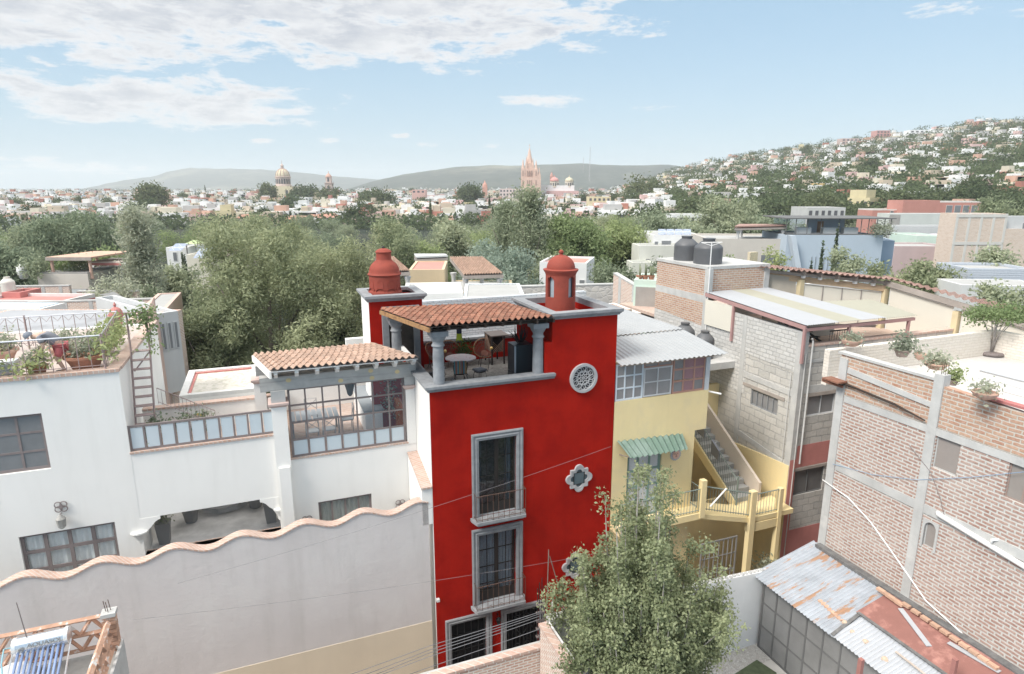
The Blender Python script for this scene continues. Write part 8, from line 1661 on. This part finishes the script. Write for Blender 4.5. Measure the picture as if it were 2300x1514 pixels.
part('dome', MB().lathe(0, 9, [(6.3 * math.cos(R_(a)), 22.4 + 7.2 * math.sin(R_(a))) for a in range(0, 80, 8)], 24), DOMY, t, smooth=True)
m = MB()
for i in range(12): a = i * math.pi / 6; m.tube([((6.4) * math.cos(R_(b)) * math.cos(a), 9 + 6.4 * math.cos(R_(b)) * math.sin(a), 22.4 + 7.3 * math.sin(R_(b))) for b in range(0, 85, 10)], .28, 4)
part('dome_rib', m, COL((.44, .30, .26)), t); part('lantern', MB().lathe(0, 9, [(1.3, 29), (1.3, 32), (1.6, 32.2), (1.0, 33), (.3, 34), (.1, 37)], 10), CS, t)
t = lm('carved stone belfry on a yellow base right of the domed church', 'belfry', 738, 450, 590, 'church_belfry')
part('base', MB().box((-4, 0, -6), (5.4, 8, 8)), CY, t); part('annex', MB().box((-13, 0, -6), (-4.1, 8, 7)), CY, t); part('belfry_stage', MB().box((-2.8, 1, 8), (3.4, 7, 15)), CS, t); part('upper_stage', MB().box((-2.0, 1.8, 15.6), (2.6, 6.2, 20.5)), CS, t); part('cornice', MB().box((-3.4, .4, 15.001), (4, 7.6, 15.6)), CS, t); part('cap', MB().lathe(.3, 4, [(2.8, 20.5), (2.9, 21), (2, 22.5), (1, 23.6), (.3, 24), (.2, 26)], 10), COL((.50, .32, .26)), t)
for z, w in ((9.5, 1.0), (16.6, .8)): part('bell_opening', MB().slabu([(.3 - w, z), (.3 + w, z), (.3 + w, z + 2.6)] + [(.3 + w * math.cos(R_(a)), z + 2.6 + w * math.sin(R_(a))) for a in range(20, 180, 20)] + [(.3 - w, z + 2.6)], .9 if z < 12 else 1.7, 1.2 if z < 12 else 2.0), TD, t)
t = lm('tall pink gothic church with a cluster of pointed spires on the skyline', 'church', 1192, 420, 640, 'spired_church'); k = 640 / 1458.
def stage(m, x, y, w, z0, z1): m.box((x - w, y - w, z0), (x + w, y + w, z1))
def spire(m, x, y, r, z0, z1, n=8): m.lathe(x, y, [(r, z0), (r * .62, z0 + (z1 - z0) * .35), (r * .25, z0 + (z1 - z0) * .8), (.05, z1)], n)
part('tower_base', MB().box((-9.5, 0, -8), (10, 14, 9)), CP, t); m = MB(); stage(m, -1.2, 6, 5.2, 9, 17); stage(m, -1.2, 6, 4.0, 17.001, 23); part('central_stage', m, CP, t); part('central_spire', (lambda q: (spire(q, -1.2, 6, 3.8, 23, 38), q)[1])(MB()), CP, t); part('cross', MB().box((-1.35, 5.9, 37.5), (-1.05, 6.1, 41)).box((-2.0, 5.92, 39.4), (-.4, 6.08, 39.8)), CP, t)
for i, (x, w, z0, z1, z2) in enumerate(((-7.6, 1.9, 9, 18, 27), (5.2, 1.9, 9, 17, 26), (8.4, 1.5, 9, 12, 19), (-4.4, 1.0, 17, 22, 30), (2.2, 1.0, 17, 21, 28), (-8.9, .7, 9, 12, 17))):
    m = MB(); stage(m, x, 2.2, w, z0, z1); spire(m, x, 2.2, w * .95, z1, z2); part('side_spire', m, CP, t)
m = MB()
for x in (-7.6, -3.2, -1.2, .8, 5.2):
    for z in (1.5, 10.5): m.box((x - .55, -.3 if z < 5 else .1, z), (x + .55, .6, z + 5))
split('lancet_opening', m, COL((.36, .24, .20)), t)
t = lm('long white church nave with red and yellow domes beside the spired church', 'church', 1246, 430, 650, 'white_church')
part('nave', MB().box((-22, 4, -8), (20, 20, 6)), PALEW, t); part('lower_wing', MB().box((-8, 0, -10), (24, 3.9, .5)), COL((.64, .40, .38)), t)
for x, c, s in ((0, P('dome_red', (.52, .26, .24), bump=0), 1.0), (15, DOMY, .95)):
    part('dome_drum', MB().lathe(x, 8, [(4.6 * s, 4), (4.6 * s, 9.6), (5.1 * s, 10)], 10), COL((.66, .60, .50)), t); part('dome', MB().lathe(x, 8, [(4.5 * s * math.cos(R_(a)), 10 + 4 * s * math.sin(R_(a))) for a in range(0, 85, 12)] + [(.5, 14.2), (.3, 16)], 16), c, t, smooth=True)
    for i in range(6): m = MB(); arch_face(m, x, 8, 4.5 * s, -2.7 + i * .45, .6, 5.5, 8.5, .1); part('drum_window', m, TD, t)
t = lm('small brick-red church tower left of the pink church', 'belfry', 1089, 436, 620, 'small_belfry'); part('shaft', MB().box((-2.4, 0, -6), (2.4, 5, 7)), COL((.54, .30, .24)), t); part('cap', MB().lathe(0, 2.5, [(2.6, 7), (2.2, 9), (1, 10.6), (.1, 13)], 8), COL((.54, .30, .24)), t)
t = lm('slender dark red church tower behind the red dome', 'belfry', 1239, 415, 700, 'slim_belfry'); part('shaft', MB().box((-1.8, 0, -6), (1.8, 4, 9)), COL((.46, .26, .22)), t); part('cap', MB().lathe(0, 2, [(2, 9), (1.4, 11), (.1, 13.5)], 8), COL((.46, .26, .22)), t)
def mast(lab, x, y0, y1, Y):
    r = _ray(x, y0); z1 = CH + _ray(x, y1)[2] / _ray(x, y1)[1] * Y; z0 = CH + r[2] / r[1] * Y; t = lthing('radio_mast', lab, 'mast', r[0] / r[1] * Y, Y, z0 - 12, 0); h = z1 - z0 + 12; m = MB()
    for a in range(3): m.tube([(1.1 * math.cos(a * 2.1), 1.1 * math.sin(a * 2.1), 0), (.5 * math.cos(a * 2.1), .5 * math.sin(a * 2.1), h)], .22, 4)
    for i in range(int(h / 4)): m.tube([(1, 0, i * 4), (-.8, .3, i * 4 + 2), (1, 0, i * 4 + 4)], .12, 3)
    part('lattice', m, P('mast_steel', (.46, .44, .45), bump=0), t)
mast('tall thin lattice radio mast on the skyline right of the pink church', 1324, 395, 330, 1500); mast('shorter lattice mast left of the tall radio mast', 1310, 375, 353, 1500)
# bigger buildings of town and hillside
def town(lab, x0, x1, yt, Y, c, fl, hm, wins=6, dep=12, rz=.0):
    A, z, w = place(x0, x1, yt, Y, rz); W_ = []
    for f in range(fl): W_ += [((i + .2) / wins, (i + .75) / wins, .9 + f * 3.1, 2.6 + f * 3.1) for i in range(wins)]
    hbox(lab, x0, x1, yt, Y, dep, COL(c), W_, rz=rz, h=hm, wmat=TD)
town('white mansion with twin blocks, left block, on the middle of the hillside', 1764, 1783, 377, 470, (.74, .74, .73), 1, 12, 2); town('white mansion with twin blocks, right block, on the middle of the hillside', 1798, 1817, 376, 470, (.74, .74, .73), 1, 12, 2); town('long white arcaded lower part of the twin-block mansion', 1735, 1825, 389, 465, (.74, .73, .72), 2, 14, 8)
town('long grey concrete unfinished building high on the right hillside', 2155, 2285, 372, 430, (.58, .57, .55), 1, 9, 9); town('red apartment block standing out on the hill skyline', 1970, 2000, 293, 760, (.50, .27, .25), 3, 20, 4); town('grey and red terraced flats left of the red skyline block', 1892, 1955, 311, 760, (.48, .36, .33), 2, 18, 7); town('peach mansion with arches near the hilltop', 2085, 2165, 300, 690, (.62, .42, .34), 2, 14, 7); town('white scalloped-gable villa near the hilltop', 2045, 2088, 292, 720, (.74, .74, .74), 2, 14, 4); town('square beige hotel block at the foot of the hillside', 1690, 1725, 395, 440, (.54, .52, .47), 2, 14, 3)
town('pink and white arcaded palace left of the spired church', 1122, 1180, 424, 560, (.62, .52, .50), 3, 16, 8); town('salmon and white block near the middle of the town', 925, 955, 426, 560, (.60, .38, .34), 1, 14, 3); town('pale stone terrace building with dark strip windows by the hillside foot', 1815, 1900, 466, 200, (.50, .50, .49), 1, 8, 6); town('white cottage row right of the very broad dark tree', 1510, 1590, 482, 210, (.74, .74, .74), 1, 9, 6); town('cluster of white terrace houses below the very broad dark tree', 1495, 1570, 455, 330, (.74, .73, .72), 2, 10, 7); town('yellow long building below the yellow small dome', 1322, 1372, 442, 420, (.60, .52, .34), 1, 10, 5)
# ---------------- air ----------------
hz = bpy.data.meshes.new('haze'); b = MB().box((-7000, -300, -3), (7000, 6600, 205)); hz.from_pydata(b.v, [], b.f); ho = bpy.data.objects.new('haze', hz); C.objects.link(ho); ho['kind'] = 'stuff'; ho['label'] = 'thin pale air haze over the town'
hm = bpy.data.materials.new('haze_air'); hm.use_nodes = True; nt = hm.node_tree; nt.nodes.clear(); v = nt.nodes.new('ShaderNodeVolumePrincipled'); v.inputs['Density'].default_value = 1.7e-4; v.inputs['Color'].default_value = (.93, .97, 1, 1); v.inputs['Anisotropy'].default_value = 0
SC.cycles.volume_bounces = 3
o = nt.nodes.new('ShaderNodeOutputMaterial'); nt.links.new(v.outputs[0], o.inputs['Volume']); hz.materials.append(hm)
